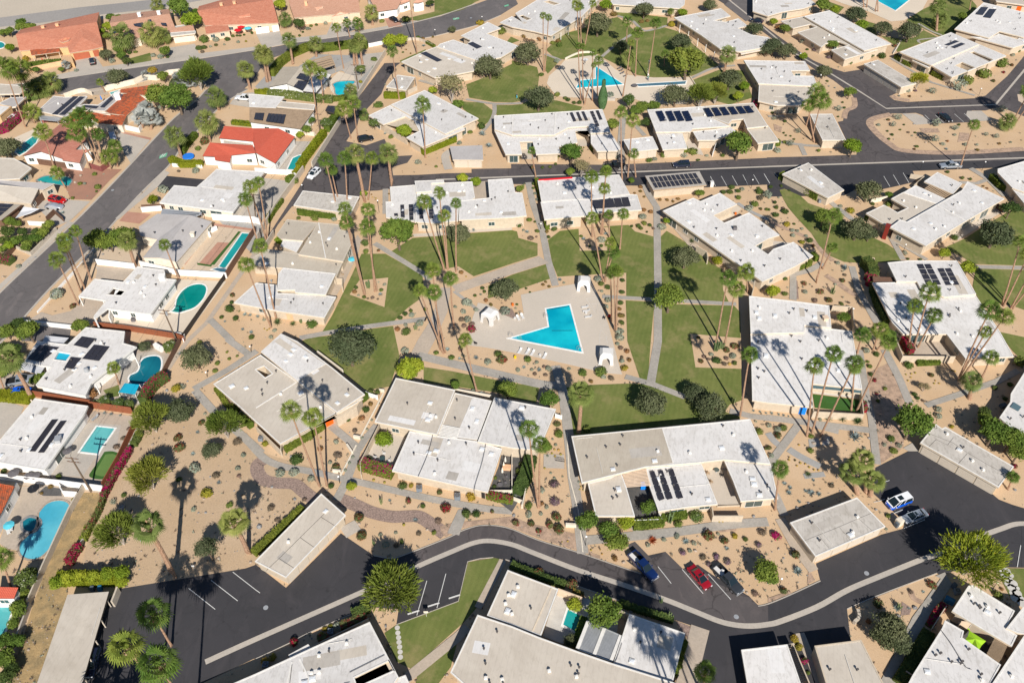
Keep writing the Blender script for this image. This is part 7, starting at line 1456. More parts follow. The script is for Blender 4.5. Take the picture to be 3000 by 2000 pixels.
gwall('350,1305 470,1175 680,950',.5,.2,'wall_white','low white border wall of the sandy front yard'); gwall('160,700 60,830',1.8,.12,'wood_brown','brown fence panel at the left street edge','fence','fence'); gwall('160,720 290,780 520,550',1.0,.3,'block_tan','tan planter wall along the left street'); gwall('440,470 510,400 590,470',1.6,.15,'wood_brown','brown gate beside the covered car','gate','gate'); gwall('270,500 450,510',1.3,.15,'wall_white','small white yard wall behind the lime shrubs')
gwall('400,160 440,230',2.2,.4,'wall_beige','short beige fin wall beside the red wagon'); gwall('1990,545 1920,580 1930,610',1.2,.5,'wall_white','white outdoor kitchen counter at the grey gabled house','counter','outdoor_counter'); gwall('1850,655 1810,700',1.1,.6,'wall_white','second white counter beside the bocce terrace','counter','outdoor_counter')
K(2,0)
gwall('320,505 850,590',1.8,.1,'wood_red','red-brown fence between two white houses','fence','fence'); gwall('840,610 1225,665',2.0,.12,'wood_red','tall red plank fence above the aqua pool','fence','fence',short='the red plank fence'); gwall('1660,20 1500,330 1460,400',1.7,.1,'wood_brown','dark fence right of the kidney pool','fence','fence')
gwall('1252,780 1100,1100 960,1345',1.8,.12,'wood_red','dark red fence right of the putting green','fence','fence'); gwall('1285,790 1100,1170 990,1400 900,1568 820,1760 700,1960',.9,.3,'block_grey','low grey block wall along the slope planting',short='the slope wall'); gwall('0,1265 570,1325 960,1375',1.7,.25,'wall_white','white wall below the aqua pool terrace')
gwall('560,1355 600,1420 740,1430 780,1350',1.6,.2,'wall_white','angular white wall enclosing pool equipment'); gwall('790,1345 660,1568 420,2090 280,2420',1.6,.25,'block_tan','tan wall between the lagoon pool and dry slope',short='the tan slope wall'); gwall('0,480 20,520 300,560',.8,.2,'wall_cream','cream kerb wall under the lime hedge'); gwall('180,1345 80,1568 -40,1800',1.6,.2,'wall_white','white side wall by the orange tile roof')
gwall('1440,60 1490,90',1.3,.8,'wall_white','white cabinet beside the oleander','cabinet','pool_cabinet')
K(3,0); gwall('120,790 0,785 -60,785',1.2,1.2,'wall_white','thick white wall at the left edge pool'); gwall('290,860 160,1200 60,1500',1.2,.25,'block_grey','mossy grey wall beside the dry slope')
K(2,1); gwall('575,130 800,300',1.4,.3,'wall_cream','cream patio wall on the lawn side of the orange door house'); gwall('1015,500 1120,535',1.3,.06,'wall_white','little white gate between two condominiums','gate','gate',posts=True)
gwall('1830,465 2165,525',1.1,.2,'wall_cream','low cream wall on the lawn side of the stepped condominium'); gwall('2352,1060 2352,1400 2130,1400',1.2,.15,'wall_cream','patio wall of the dark tiled court')
gwall('840,965 885,1030',.8,.35,'wall_cream','short cream marker wall between path and gravel'); gwall('715,1200 775,1205',.8,.35,'wall_cream','small cream marker wall at the path junction'); gwall('905,885 955,895',.8,.35,'wall_cream','low cream wall stub beside the grey walk'); gwall('1140,460 1178,465',.8,.3,'wall_cream','tiny cream wall stub by the white gate')
gwall('960,885 1110,600 1170,480',.25,.3,'wall_cream','thin cream edging wall beside the narrow gravel strip'); gwall('780,1230 860,1080 920,960',.25,.3,'wall_cream','thin cream edging along the sloping walk')
K(2,2); gwall('190,1090 95,1530',1.3,.15,'wall_cream','slanting cream wall right of the dark tiled patio'); gwall('0,1455 95,1490 90,1530',1.1,.15,'wall_cream','cream wall under the dark tiled patio')
gwall('505,840 525,1240 610,1560 650,1930',.18,.2,'wall_cream','thin kerb beside the long vertical walk'); gwall('400,700 455,715',1.2,.06,'wall_white','white slatted gate beside the round green tree','gate','gate',posts=True)
K(3,2); gwall('500,130 580,135',.9,.4,'wall_cream','low cream bench wall at the walk','wall')
K(3,3); gwall('815,925 825,985 790,1020',1.0,.5,'block_tan','curved tan block sign wall on the sand corner',sm=True,short='the tan sign wall'); gwall('1250,1490 1330,1540',1.2,.2,'wall_peachy','peach wall stub at the bottom right house')
K(1,3); gwall('940,300 1110,265',1.3,.15,'wall_cream','cream wall at the notched terrace of the cream roof'); gwall('850,845 960,850 980,960',1.6,.2,'wall_peachy','pink wall enclosing the bougainvillea court'); gwall('1300,70 1420,90 1330,170',1.4,.15,'wall_beige','beige yard wall beside the parking bays')
gwall('580,1290 760,1300 775,1470',1.7,.15,'wall_beige','beige yard wall at the bright round tree'); gwall('2080,340 2145,385',1.6,.1,'wood_brown','short brown fence near the right edge','fence','fence')
K(0,3); gwall('1215,390 1150,500',.5,.25,'wall_cream','low cream wall beside the red flower bed'); gwall('1700,740 1680,770 1880,680 2160,540',1.6,.15,'wall_beige','beige wall under the parking island condominium')
K(0,2); gwall('490,550 620,495 750,490',.7,.25,'wall_cream','curved pool deck wall at the upper pool',sm=True); gwall('1270,1380 1400,1390',.3,.3,'wall_cream','thin edging between garage and condominium'); gwall('1715,1360 1870,1350 1840,1440',1.5,.15,'wall_white','white front wall left of the leafy tree')
gwall('1635,715 1690,800',.6,.2,'wall_cream','low wall at the right end of the lap pool deck')
gwall('790,925 940,925',.9,.5,'block_grey','grey planter wall under the upper palms')
# dark tiled patio of the stepped condominium
K(2,1); sheet('patio','2265,1000 2500,1060 2450,1400 2352,1568 2130,1400 2230,1150','slate',5)
# ---- vehicles
def lo(b,st,m=0,cap=True):
    n0=len(b.v); k=len(st[0])
    for ring in st: b.v+=[tuple(p) for p in ring]
    for i in range(len(st)-1):
        for j in range(k): b.f.append((n0+i*k+j,n0+i*k+(j+1)%k,n0+(i+1)*k+(j+1)%k,n0+(i+1)*k+j)); b.m.append(m)
    if cap: b.f.append(tuple(n0+j for j in range(k))[::-1]); b.m.append(m); b.f.append(tuple(n0+(len(st)-1)*k+j for j in range(k))); b.m.append(m)
def ring(x,w,z0,z1): return [(x,-w*.9,z0),(x,-w,z0+.14),(x,-w*1.0,z1-.22),(x,-w*.95,z1-.07),(x,-w*.8,z1),(x,w*.8,z1),(x,w*.95,z1-.07),(x,w,z1-.22),(x,w,z0+.14),(x,w*.9,z0)]
SP={'sedan':dict(L=4.8,W=.92,st=[(-.5,.74,.38,.80),(-.485,.86,.30,.98),(-.36,.91,.24,1.03),(-.1,.92,.22,.98),(.2,.91,.22,.95),(.4,.88,.24,.84),(.475,.82,.28,.74),(.5,.68,.34,.62)],base=(-.40,.26,.80,.95),top=(-.22,.07,.60,1.43)),
 'suv':dict(L=4.8,W=.95,st=[(-.5,.80,.45,1.0),(-.485,.90,.36,1.12),(-.3,.94,.30,1.14),(.2,.94,.30,1.08),(.4,.92,.32,1.0),(.48,.86,.36,.9),(.5,.74,.4,.76)],base=(-.48,.25,.84,1.1),top=(-.43,.06,.68,1.70)),
 'pickup':dict(L=5.8,W=.98,st=[(-.14,.97,.40,1.12),(.1,.98,.38,1.10),(.3,.98,.38,1.10),(.42,.95,.40,1.05),(.48,.90,.42,.96),(.5,.78,.46,.86)],base=(-.15,.24,.86,1.1),top=(-.11,.10,.70,1.78)),
 'van':dict(L=4.75,W=.98,st=[(-.5,.86,.40,1.05),(-.49,.95,.32,1.12),(-.2,.98,.28,1.12),(.3,.98,.28,1.10),(.44,.94,.32,1.04),(.49,.84,.36,.92),(.5,.76,.4,.82)],base=(-.49,.43,.92,1.1),top=(-.46,.17,.74,1.90))}
def car(kind,paint,x0,y0,x1,y1,label,name=None,top=None,cargo=None,L=None,cover=False,cat=None,cover_bed=False):
    A,Bv=at(x0,y0,.3),at(x1,y1,.3); c=(A+Bv)/2; d=Bv-A; rz=math.atan2(d.y,d.x); S=SP[kind]; Lr=L or S['L']
    nm=name or {'sedan':'sedan_car','suv':'parked_car','pickup':'pickup_truck','van':'passenger_van'}[kind]
    e=empty(nm,(c.x,c.y,.03),rz); tag(e,label,cat or {'pickup':'pickup truck','van':'van'}.get(kind,'car'),'parked vehicles'); landmark('the '+label.split(' parked')[0].split(' with')[0].split(' under')[0],c) if len(label)<0 else None
    b=MB(); lo(b,[ring(s[0]*Lr,s[1],s[2],s[3]) for s in S['st']])
    if cover:
        b=MB(); lo(b,[ring(x*Lr,w,.12,z) for x,w,z in ((-.5,.7,.75),(-.47,.9,.98),(-.3,.92,1.12),(-.2,.85,1.42),(.05,.85,1.42),(.22,.9,1.05),(.42,.9,.92),(.5,.7,.65))]); b.build('cover','silver_cover',e,True)
    else:
        o=b.build('body','paint_'+paint,e); x0b,x1b,wb,zb=S['base']; x0t,x1t,wt,zt=S['top']; zb-=.02
        B4=[(x0b*Lr,-wb,zb),(x1b*Lr,-wb,zb),(x1b*Lr,wb,zb),(x0b*Lr,wb,zb)]; T4=[(x0t*Lr,-wt,zt),(x1t*Lr,-wt,zt),(x1t*Lr,wt,zt),(x0t*Lr,wt,zt)]
        b=MB(); b.add(B4+T4,[(4,5,6,7),(0,1,5,4),(1,2,6,5),(2,3,7,6),(3,0,4,7)]); b.build('windows','glass',e)
        pm='paint_'+(top or paint)
        b=MB(); b.prism([(p[0]*1.01,p[1]*1.03) for p in T4],zt-.02,zt+.045); b.build('roof',pm,e)
        b=MB()
        for i in range(4): b.tube([Vector(B4[i])*1.0,Vector(T4[i])],.045,5)
        for s in (1,-1):
            for t in ((.45,.75) if kind in('suv','van') else (.5,)):
                p=Vector(B4[0]).lerp(Vector(B4[1]),t); q=Vector(T4[0]).lerp(Vector(T4[1]),t); b.tube([(p.x,p.y*s,p.z),(q.x,q.y*s,q.z)],.04,5)
        b.build('pillars',pm,e)
        if kind=='van': b=MB(); b.prism([(-.485*Lr,-.90),(.47*Lr,-.85),(.47*Lr,.85),(-.485*Lr,.90)],1.06,1.135); b.build('upper_body','paint_white',e)
        if kind in('suv','van'): b=MB(); b.prism([(x1t*Lr-.35,-.45),(x1t*Lr-.35,.45),(x1t*Lr-1.35,.45),(x1t*Lr-1.35,-.45)],zt+.045,zt+.055); b.build('sunroof','glass',e)
        if kind=='sedan': b=MB(); b.prism([(x1t*Lr-.15,-.35),(x1t*Lr-.15,.35),(x1t*Lr-.55,.35),(x1t*Lr-.55,-.35)],zt+.045,zt+.052); b.build('sunroof','glass',e)
        for s in (1,-1):
            b=MB(); b.box((.484*Lr,s*.62,S['st'][-2][3]-.10),(.16,.32,.14)); b.build('headlight','head_lamp',e)
            b=MB(); b.box((-.497*Lr,s*.70,.92),(.06,.26,.16)); b.build('taillight','tail_lamp',e)
            b=MB(); b.box((x1b*Lr-.45,s*(wb+.2),zb+.12),(.14,.24,.15)); b.build('mirror',pm,e)
        if kind=='pickup':
            b=MB(); W=.97; b.box((-.32*Lr,0,.62),(.36*Lr,1.8,.1))
            for s in (1,-1): b.box((-.32*Lr,s*.93,.80),(.36*Lr,.10,.62))
            b.box((-.497*Lr,0,.80),(.08,1.86,.6)); b.box((-.148*Lr,0,.8),(.06,1.84,.6)); b.build('truck_bed','paint_'+paint,e)
            b=MB(); b.box((-.32*Lr,0,.685),(.34*Lr,1.72,.03)); b.build('bed_liner','rubber',e)
            if cover_bed: b=MB(); b.box((-.32*Lr,0,1.13),(.345*Lr,1.74,.05)); b.build('bed_cover','rubber',e)
            if cargo:
                b=MB(); b.box((-.33*Lr,-.25,.82),(1.9,.75,.12),.05); b.build('cargo_board','canvas_white',e)
                if cargo==2: b=MB(); b.add(*ico(.42,.7,.0)); o=b.build('cargo_bag','canvas_white',e); o.location=(-.27*Lr,.25,1.05); o.scale=(1,.6,1)
            if kind=='pickup': 
                b=MB(); b.box((.5*Lr,0,.52),(.12,1.8,.2)); b.build('bumper','grey_metal' if paint!='white' else 'paint_white',e)
        b=MB(); b.box((.488*Lr+.02,0,.62),(.08,.95,.16)); b.build('grille','black_metal',e)
    rw=.36 if kind!='pickup' else .41
    for sx in (-.31,.31):
        for s in (1,-1):
            b=MB(); y=s*(S['W']-.10); b.tube([(sx*Lr,y-.11,rw),(sx*Lr,y+.11,rw)],rw,14); t=b.build('wheel','rubber',e)
            if not cover: b=MB(); yy=y+s*.115; b.tube([(sx*Lr,yy-.01,rw),(sx*Lr,yy+.012,rw)],rw*.62,10); b.build('rim','rim',t)
    return e
KC(150,100,11.76); car('suv','black',1465,1150,1395,810,'black car parked on the pale driveway at the maroon garage doors')
K(0,1); car('suv','black',940,1300,1075,1272,'black suv parked beside the tall palms at the alley'); car('sedan','black',1245,175,1290,200,'black sedan on the red brick driveway at the top',L=4.6); car('sedan','slate',615,628,705,612,'small grey car under the slatted carport')
K(0,0); car('pickup','white',2335,920,2160,905,'white pickup truck parked on the driveway right of the street',cover_bed=True); car('suv','white',150,1085,70,1150,'white suv half hidden behind magenta flowers at the left edge'); car('sedan','silver',1025,1215,1048,1290,'silver covered car parked in the shade of the palm clump',cover=True)
KC(0,550,7.84); car('suv','red',1090,270,1575,350,'bright red wagon parked on the left driveway'); car('sedan','silver',1000,430,1510,470,'car under a shiny silver cover beside the red wagon',cover=True)
K(1,1); car('suv','white',570,10,498,75,'white car parked at the mouth of the alley beside the wall')
K(0,2); car('suv','darkblue',1635,1520,1475,1525,'dark blue car parked on the middle road below the ten module roof'); car('pickup','black',975,1530,905,1520,'black pickup in the shade between two palms on the middle road'); car('sedan','darkblue',2285,205,2215,190,'dark car parked on the curving upper road')
K(0,3); car('pickup','silver',1752,1530,1590,1535,'silver pickup carrying gear on the right side of the middle road',cargo=2); car('sedan','black',1585,1060,1668,1120,'black sedan in the parking bay on the sandy island')
K(0,3); car('sedan','slate',1160,80,1160,80.1,'x') if False else None
KC(2500,1350,7.84); car('van','vanblue',1310,860,735,1080,'two tone blue and white van parked in the court',top='white'); car('sedan','silver',1680,1190,1110,1390,'silver sedan parked beside the blue and white van')
KC(1650,1500,7.84); car('pickup','blue',1490,890,2180,1640,'dark blue pickup with white board in its bed, parked at the bay',cargo=1,L=6.2)
KC(1900,1600,7.84); car('sedan','darkred',935,470,1400,1000,'dark red sedan parked between the blue and grey pickups'); car('pickup','grey',1500,450,2150,1130,'dark grey pickup with a white bag in its bed',cargo=2,L=6.0)
K(3,0); car('suv','darkblue',870,1340,838,1455,'dark car tucked under the long pale carport')
K(2,0); car('pickup','silver',105,385,295,350,'silver pickup with black bed cover beneath a leaning palm',cover_bed=True); car('sedan','vanblue',140,475,240,465,'blue car half hidden behind the lime hedge')
# ---- poles, lamps
def upole(bx,by,tx,ty,label,arms=1,tr=False):
    G=at(bx,by,0); best=None
    for i in range(50,180):
        z=i*.1; T=at(tx,ty,z); d=(Vector((T.x,T.y))-Vector((G.x,G.y))).length
        if best is None or d<best[0]: best=(d,T)
    T=best[1]; e=empty('utility_pole',(G.x,G.y,0)); tag(e,label,'utility pole','wooden utility poles'); v=T-G
    b=MB(); b.tube([(0,0,0),v*.5,v],[.19,.16,.12],8); b.build('pole','bark',e)
    for k in range(arms):
        b=MB(); q=v*(.97-.10*k); b.box((q.x,q.y,q.z),(2.6,.12,.14),-.15); a=b.build('crossarm','wood_brown',e)
        b=MB()
        for x in (-1.2,-.6,.6,1.2): b.tube([(q.x+x,q.y-x*.15,q.z+.06),(q.x+x,q.y-x*.15,q.z+.3)],.05,6)
        b.build('insulator','grey_metal',a)
    if tr: b=MB(); q=v*.88; b.tube([(q.x+.35,q.y,q.z-.5),(q.x+.35,q.y,q.z+.4)],.25,10); b.build('transformer','grey_metal',e)
    return e,T
K(1,0); e1,T1=upole(1625,1565,1500,1275,'utility pole leaning over the leaf pool terrace corner',2,True)
K(2,0); e2,T2=upole(838,1380,652,1062,'utility pole beside the putting green with two crossarms',2)
K(0,1); e3,T3=upole(945,835,905,592,'utility pole right of the freeform pool deck',1); e4,T4_=upole(592,1240,562,1045,'utility pole behind the tan shingle house',1)
K(1,0); e5,T5=upole(2352,480,2330,215,'utility pole among palms near the bocce court wall',1)
for nm,(a,bq) in {'cable above the lagoon pool terrace':(T1,T2),'cable above the leaf pool':(T5,T1),'cable above the coral roof':(T4_,T5),'cable above the freeform pool':(T3,T4_)}.items():
    b=MB()
    for o_ in (-1.2,1.2):
        P=[a.lerp(bq,i/12)+Vector((o_,-.15*o_,.25-.9*4*(i/12)*(1-i/12)+0)) for i in range(13)]; b.tube(P,.018,4,cap=False)
    o=b.build('power_cable','pipe'); tag(o,'thin power '+nm,'cable')
def lamp(x,y,h,label):
    p=at(x,y,0); e=empty('lamp_post',(p.x,p.y,0)); tag(e,label,'lamp','globe lamp posts'); b=MB(); b.tube([(0,0,0),(0,0,h)],[.06,.045],6); b.build('pole','black_metal',e)
    b=MB(); V,F=ico(.22,1,h+.2); b.add(V,F); b.build('globe','lamp_white',e,True)
K(3,2); lamp(675,305,2.6,'white globe lamp post beside the vertical walk near the drive')
K(1,1); lamp(1132,385,3.6,'white globe lamp post left of the long white condominium'); lamp(435,200,2.2,'small lamp on the corner of the garage under the palms')
K(0,3); lamp(470,760,2.4,'globe lamp post in the bend of the curving road'); lamp(285,560,2.4,'globe lamp post above the curving road'); lamp(1395,1568,2.6,'globe lamp post left of the silver pickup'); lamp(1965,1568,2.6,'globe lamp post right of the silver pickup'); lamp(1935,880,2.2,'globe lamp at the corner of the loop road garden')
K(3,3); lamp(95,690,2.6,'globe lamp post at the left tree of the sand garden'); lamp(2048,725,2.6,'globe lamp post beside the stepping stones')
K(1,3); lamp(1240,750,2.2,'globe lamp on the walk below the cream roof'); lamp(760,1340,2.2,'globe lamp beside the bright round tree')
K(1,2); lamp(2195,165,2.6,'globe lamp post at the parking bays'); 
K(0,1); lamp(1648,335,2.2,'globe lamp on the verge of the curving street'); lamp(2078,215,2.2,'globe lamp at the head of the alley condominium')
K(2,1); lamp(770,1300,1.8,'white globe lamp at the cobble stream path'); lamp(740,670,1.6,'short dark lamp beside the orange door')
K(2,0); lamp(2310,100,1.6,'dark garden lamp at the path corner'); lamp(1905,325,1.2,'dark spot lamp below the olive tree')
K(1,2); lamp(265,540,1.6,'globe lamp at the walk left of the glass wall')
# ---- pool furniture
def lounger(x,y,rz,label,mat='canvas_white'):
    p=at(x,y,0); e=empty('sun_lounger',(p.x,p.y,.1),rz); tag(e,label,'sun lounger','sun loungers around the pools'); e.scale=(.88,.88,.9)
    b=MB(); b.box((-.25,0,.32),(1.3,.62,.07)); b.build('seat',mat,e)
    b=MB(); b.add([(.4,-.31,.33),(.4,.31,.33),(.95,.31,.72),(.95,-.31,.72),(.4,-.31,.27),(.4,.31,.27),(.95,.31,.66),(.95,-.31,.66)],[(0,1,2,3),(7,6,5,4),(0,3,7,4),(1,5,6,2),(0,4,5,1),(3,2,6,7)]); b.build('backrest',mat,e)
    for sx in (-.8,.35):
        for s in (-.25,.25): b=MB(); b.box((sx,s,.15),(.06,.06,.3)); b.build('leg',mat,e)
def table(x,y,r,h,label,mat='canvas_white',legm=None,cat='table'):
    p=at(x,y,0); e=empty('round_table',(p.x,p.y,.1)); tag(e,label,cat); b=MB(); b.tube([(0,0,h-.05),(0,0,h)],r,16); b.build('tabletop',mat,e); b=MB(); b.tube([(0,0,0),(0,0,h-.05)],[r*.4,.06],8); b.build('leg',legm or mat,e)
def chair(x,y,rz,label,mat='black_metal',group='patio chairs'):
    p=at(x,y,0); e=empty('patio_chair',(p.x,p.y,.1),rz); tag(e,label,'chair',group)
    b=MB(); b.box((0,0,.42),(.5,.5,.07)); b.build('seat',mat,e); b=MB(); b.box((-.24,0,.7),(.06,.5,.5)); b.build('backrest',mat,e)
    for sx in (-.21,.21):
        for s in (-.21,.21): b=MB(); b.box((sx,s,.2),(.05,.05,.4)); b.build('leg',mat,e)
def parasol(x,y,z,r,mat,label,closed=False):
    p=at(x,y,z); e=empty('parasol',(p.x,p.y,0)); tag(e,label,'parasol','garden parasols')
    b=MB(); b.tube([(0,0,.03),(0,0,z)],.035,6); b.build('pole','grey_metal',e)
    b=MB()
    if closed: b.tube([(0,0,z-1.3),(0,0,z-.7),(0,0,z+.15)],[.22,.2,.03],8)
    else:
        V=[(0,0,z)]+[(r*math.cos(k*.7854),r*math.sin(k*.7854),z-.45*r*.5) for k in range(8)]; b.add(V,[(0,k+1,(k+1)%8+1) for k in range(8)]); b.add([(v[0],v[1],v[2]-.03) for v in V],[(0,(k+1)%8+1,k+1) for k in range(8)])
    b.build('canopy',mat,e)
KC(1450,780,5.2275)
for i,(x,y,l) in enumerate(((1375,640,'topmost'),(1395,700,'second'),(1430,790,'lowest'))): lounger(x,y,.15,'white lounger right of the arrow pool, %s of the three'%l)
lounger(355,810,1.9,'white lounger at the left deck edge, left of the pair'); lounger(420,785,1.9,'white lounger at the left deck edge, right of the pair')
for x,y,l in ((380,1315,'leftmost of four'),(500,1325,'second of four'),(575,1345,'third of four'),(760,1395,'rightmost of four')): lounger(x,y,1.1,'white lounger below the arrow pool, '+l)
table(1395,735,.3,.45,'tiny white table between the loungers right of the arrow pool'); table(305,815,.3,.5,'tiny dark rimmed table at the left deck edge'); table(690,1380,.3,.5,'tiny table beside the rightmost lower lounger'); chair(1670,810,2.8,'black chair alone at the right edge of the pool deck','black_metal')
def urn(x,y,label,mat):
    p=at(x,y,0); o=MB(); o.tube([(0,0,0),(0,0,.35),(0,0,.7),(0,0,.75)],[.22,.4,.32,.36],12); o=o.build('flower_pot',mat); o.scale=(.8,.8,.9); o.location=(p.x,p.y,.02); tag(o,label,'pot')
flat('pot_red',(.55,.02,.01)); flat('pot_orange',(.7,.16,.02)); flat('pot_yellow',(.75,.5,.01))
urn(1750,780,'glossy red urn at the base of the palm cluster','pot_red'); urn(272,605,'small orange pot beside the olive tree','pot_orange'); urn(310,1410,'yellow urn below the arrow pool','pot_yellow')
K(1,2); urn(2052,405,'orange pot on the notched terrace','pot_orange')
K(2,1); 
for x,y,rz,l in ((1180,1040,0,'white patio chair at the round white table, back one'),(1100,1075,1,'white patio chair left of the round table'),(1228,1105,3,'white patio chair right of the round table')): chair(x,y,rz,l,'canvas_white')
table(1165,1095,.55,.7,'round glass patio table by the crimson hedge','glass_patio','grey_metal')
K(2,2); 
b=MB(); p=at(-40,1170,0); e=empty('fire_table',(p.x,p.y,.1)); tag(e,'pinkish rectangular fire table on the dark tiled patio','table'); b.box((0,0,.35),(1.9,1.0,.7),-.1); b.build('table_body','wall_peach',e)
for x,y,l in ((-50,1255,'upper left'),(10,1260,'upper right'),(-60,1310,'lower left'),(15,1330,'lower right')): chair(x,y,.4,'dark lounge chair in the group of four on dark tiles, '+l,'umb_grey')
table(-110,1330,.5,.5,'round dark ottoman on the dark tiled patio','umb_grey'); b=MB(); p=at(75,1050,0); b.box((0,0,.5),(1.0,.8,1.0)); o=b.build('storage_box','door_orange'); o.location=(p.x,p.y,.1); tag(o,'orange cube on the dark tiled patio under the eave','box')
K(2,2); table(1875,1200,.5,.72,'round glass table in the narrow pergola court','glass_patio','grey_metal'); chair(1800,1220,0,'tan lounge chair in the pergola court, upper one','wood_tan'); chair(1830,1300,.4,'tan lounge chair in the pergola court, lower one','wood_tan'); chair(1925,1240,3,'dark chair right of the round glass table'); b=MB(); p=at(1205,1345,0); b.box((0,0,.6),(1.1,.9,1.2)); o=b.build('storage_box','door_blue'); o.location=(p.x,p.y,.1); tag(o,'blue box beside the tree in the pergola court','box')
K(0,0); parasol(2185,268,2.4,1.5,'umb_red','open red parasol on the terrace, lower left of the pair'); parasol(2212,238,2.4,1.4,'umb_red','open red parasol on the terrace, upper right of the pair'); parasol(2275,252,2.4,1.4,'umb_teal','pale teal parasol beside the red ones'); parasol(920,880,2.6,.5,'door_blue','closed blue parasol beside the rust tiled house',True); parasol(382,535,2.2,.4,'umb_red','closed red parasol on the salmon house terrace',True)
table(420,535,.7,.7,'round brown table on the salmon house terrace','wood_brown'); b=MB(); p=at(1735,1452,0); b.tube([(0,0,.4),(0,0,.75)],[1.7,1.6],14); o=b.build('pool_cover','umb_blue'); o.location=(p.x,p.y,0); tag(o,'round blue covered tub behind the front hedge','tub')
K(1,1); parasol(880,805,1.9,1.0,'umb_teal','light blue parasol on the narrow patio beside the kite lawn'); chair(870,850,1,'cushioned chair under the light blue parasol','wall_cream'); chair(920,815,2,'teal chair right of the light blue parasol','umb_teal'); chair(800,965,0,'wooden chair further down the narrow patio','wood_tan'); table(1950,1530,.4,.7,'black metal table on the little white patio','black_metal') ; table(145,1030,.3,.7,'dark small tank beside the white stepped roof','grey_metal')
K(2,1); chair(2020,30,1,'black chair on the small patio left of the pool deck','black_metal')
K(2,0)
e=None
P=pts('1145,382 1280,395 1240,485 1090,465',2.6); c=centroid(P); e=empty('shade_canopy',(c.x,c.y,0)); tag(e,'turquoise fabric shade canopy on white legs beside the kidney pool','canopy'); b=MB(); b.prism([(p.x-c.x,p.y-c.y) for p in P],2.55,2.6); b.build('canopy_cloth','shade_teal',e)
for p in P: b=MB(); q=(p-c)*1.12; b.tube([(q.x,q.y,0),(p.x-c.x,p.y-c.y,2.6)],.07,6); b.build('post','wall_white',e)
table(1200,510,.5,.7,'grey table beneath the turquoise canopy','umb_grey'); chair(1165,510,0,'grey chair left of the table beneath the turquoise canopy','grey_metal'); chair(1240,515,3,'grey chair right of the table beneath the turquoise canopy','grey_metal'); parasol(612,1000,2.0,.9,'umb_grey','dark grey parasol beside the white house, near the pool'); parasol(118,1198,2.0,1.1,'umb_grey','charcoal parasol left of the planted strip'); parasol(300,1340,2.4,1.1,'black_metal','black parasol behind the white wall'); parasol(255,1225,1.8,.9,'umb_grey','grey parasol in front of the big white roof, left one'); parasol(320,1225,1.8,.9,'umb_grey','grey parasol in front of the big white roof, right one')
lounger(878,712,1,'dark rimmed lounger above the aqua pool','grey_metal')
K(3,0); lounger(110,150,2,'white lounger beside the lagoon pool, upper one'); lounger(80,180,2.2,'white lounger beside the lagoon pool, lower one'); parasol(75,110,2.2,1.0,'umb_teal','light blue and white parasol beside the round stone spa')
K(1,0); P=pts('545,435 905,480 340,715',2.7); c=centroid(P)
KC(0,550,7.84); P=[at(545,435,3.2),at(910,485,2.6),at(700,590,2.3),at(350,700,2.4),at(460,560,2.5)]; c=centroid(P); b=MB(); b.v=[tuple(p-Vector((c.x,c.y,0))) for p in P]+[tuple(p-Vector((c.x,c.y,.04))) for p in P]; b.f=[(0,4,3,2,1),(5,6,7,8,9)]; b.m=[0,0]; o=b.build('shade_sail','shade_grey'); o.location=(c.x,c.y,0); tag(o,'grey triangular shade sail beside the covered car','shade sail')
KC(0,900,7.84); P=[at(1040,645,2.8),at(1580,700,2.6),at(1440,845,2.5),at(1200,820,2.4),at(980,780,2.6)]; c=centroid(P); b=MB(); b.v=[tuple(p-Vector((c.x,c.y,0))) for p in P]+[tuple(p-Vector((c.x,c.y,.04))) for p in P]; b.f=[(0,1,2,3,4),(9,8,7,6,5)]; b.m=[0,0]; o=b.build('shade_sail','shade_grey'); o.location=(c.x,c.y,0); tag(o,'light grey shade sail above the turquoise roof light house','shade sail')
KC(2700,1750,7.84)
P=[at(1100,755,3.0),at(1480,992,2.5),at(1380,1090,2.5),at(1305,1210,3.0),at(1150,1080,2.5),at(975,980,2.5),at(1060,880,2.6)]; m_=at(1230,945,3.1); c=m_; V=[m_]+P; b=MB(); b.v=[tuple(p-Vector((c.x,c.y,0))) for p in V]+[tuple(p-Vector((c.x,c.y,.04))) for p in V]; n=len(P)
b.f=[(0,(i+1)%n+1,i+1) for i in range(n)]+[(n+1,n+1+i+1,n+1+(i+1)%n+1) for i in range(n)]; b.m=[0]*len(b.f); o=b.build('shade_sail','shade_lime'); o.location=(c.x,c.y,0); tag(o,'lime green star shaped shade sail in the bottom right court','shade sail')
table(910,640,.5,.7,'round green table among the court chairs','bin_grey'); chair(840,600,0,'white round chair left of the green table','canvas_white'); chair(970,670,2,'white round chair right of the green table','canvas_white'); b=MB(); p=at(1075,690,0); V,F=ico(.9,.6,.5); b.add(V,F); o=b.build('egg_seat','shade_lime'); o.location=(p.x,p.y,.1); tag(o,'lime green daybed above the star sail','seat')
def bx(name,x,y,size,mat,label,cat,rz=0,K_=None):
    p=at(x,y,0); o=MB(); a,bb,h=size; o.box((0,0,h/2),size,rz); o.box((0,0,h+.02),(a*.8,bb*.8,.04),rz); o=o.build(name,mat); o.location=(p.x,p.y,.05); tag(o,label,cat)
bx('utility_box',620,100,(.9,1.5,.9),'bin_blue','blue utility box in the shaded side yard, larger one','utility box',.9); bx('utility_box',165,910,(.8,1.1,.7),'bin_blue','small blue utility box beside the magenta hedge','utility box',.9)
def acu(x,y,label,r=1.0):
    p=at(x,y,0); o=mobj('air_conditioner',smesh('ac2',_ac,['ac_grey','pipe'])); o.location=(p.x,p.y,.02); o.scale=(r,r,r); tag(o,label,'air conditioner','air conditioners on the ground')
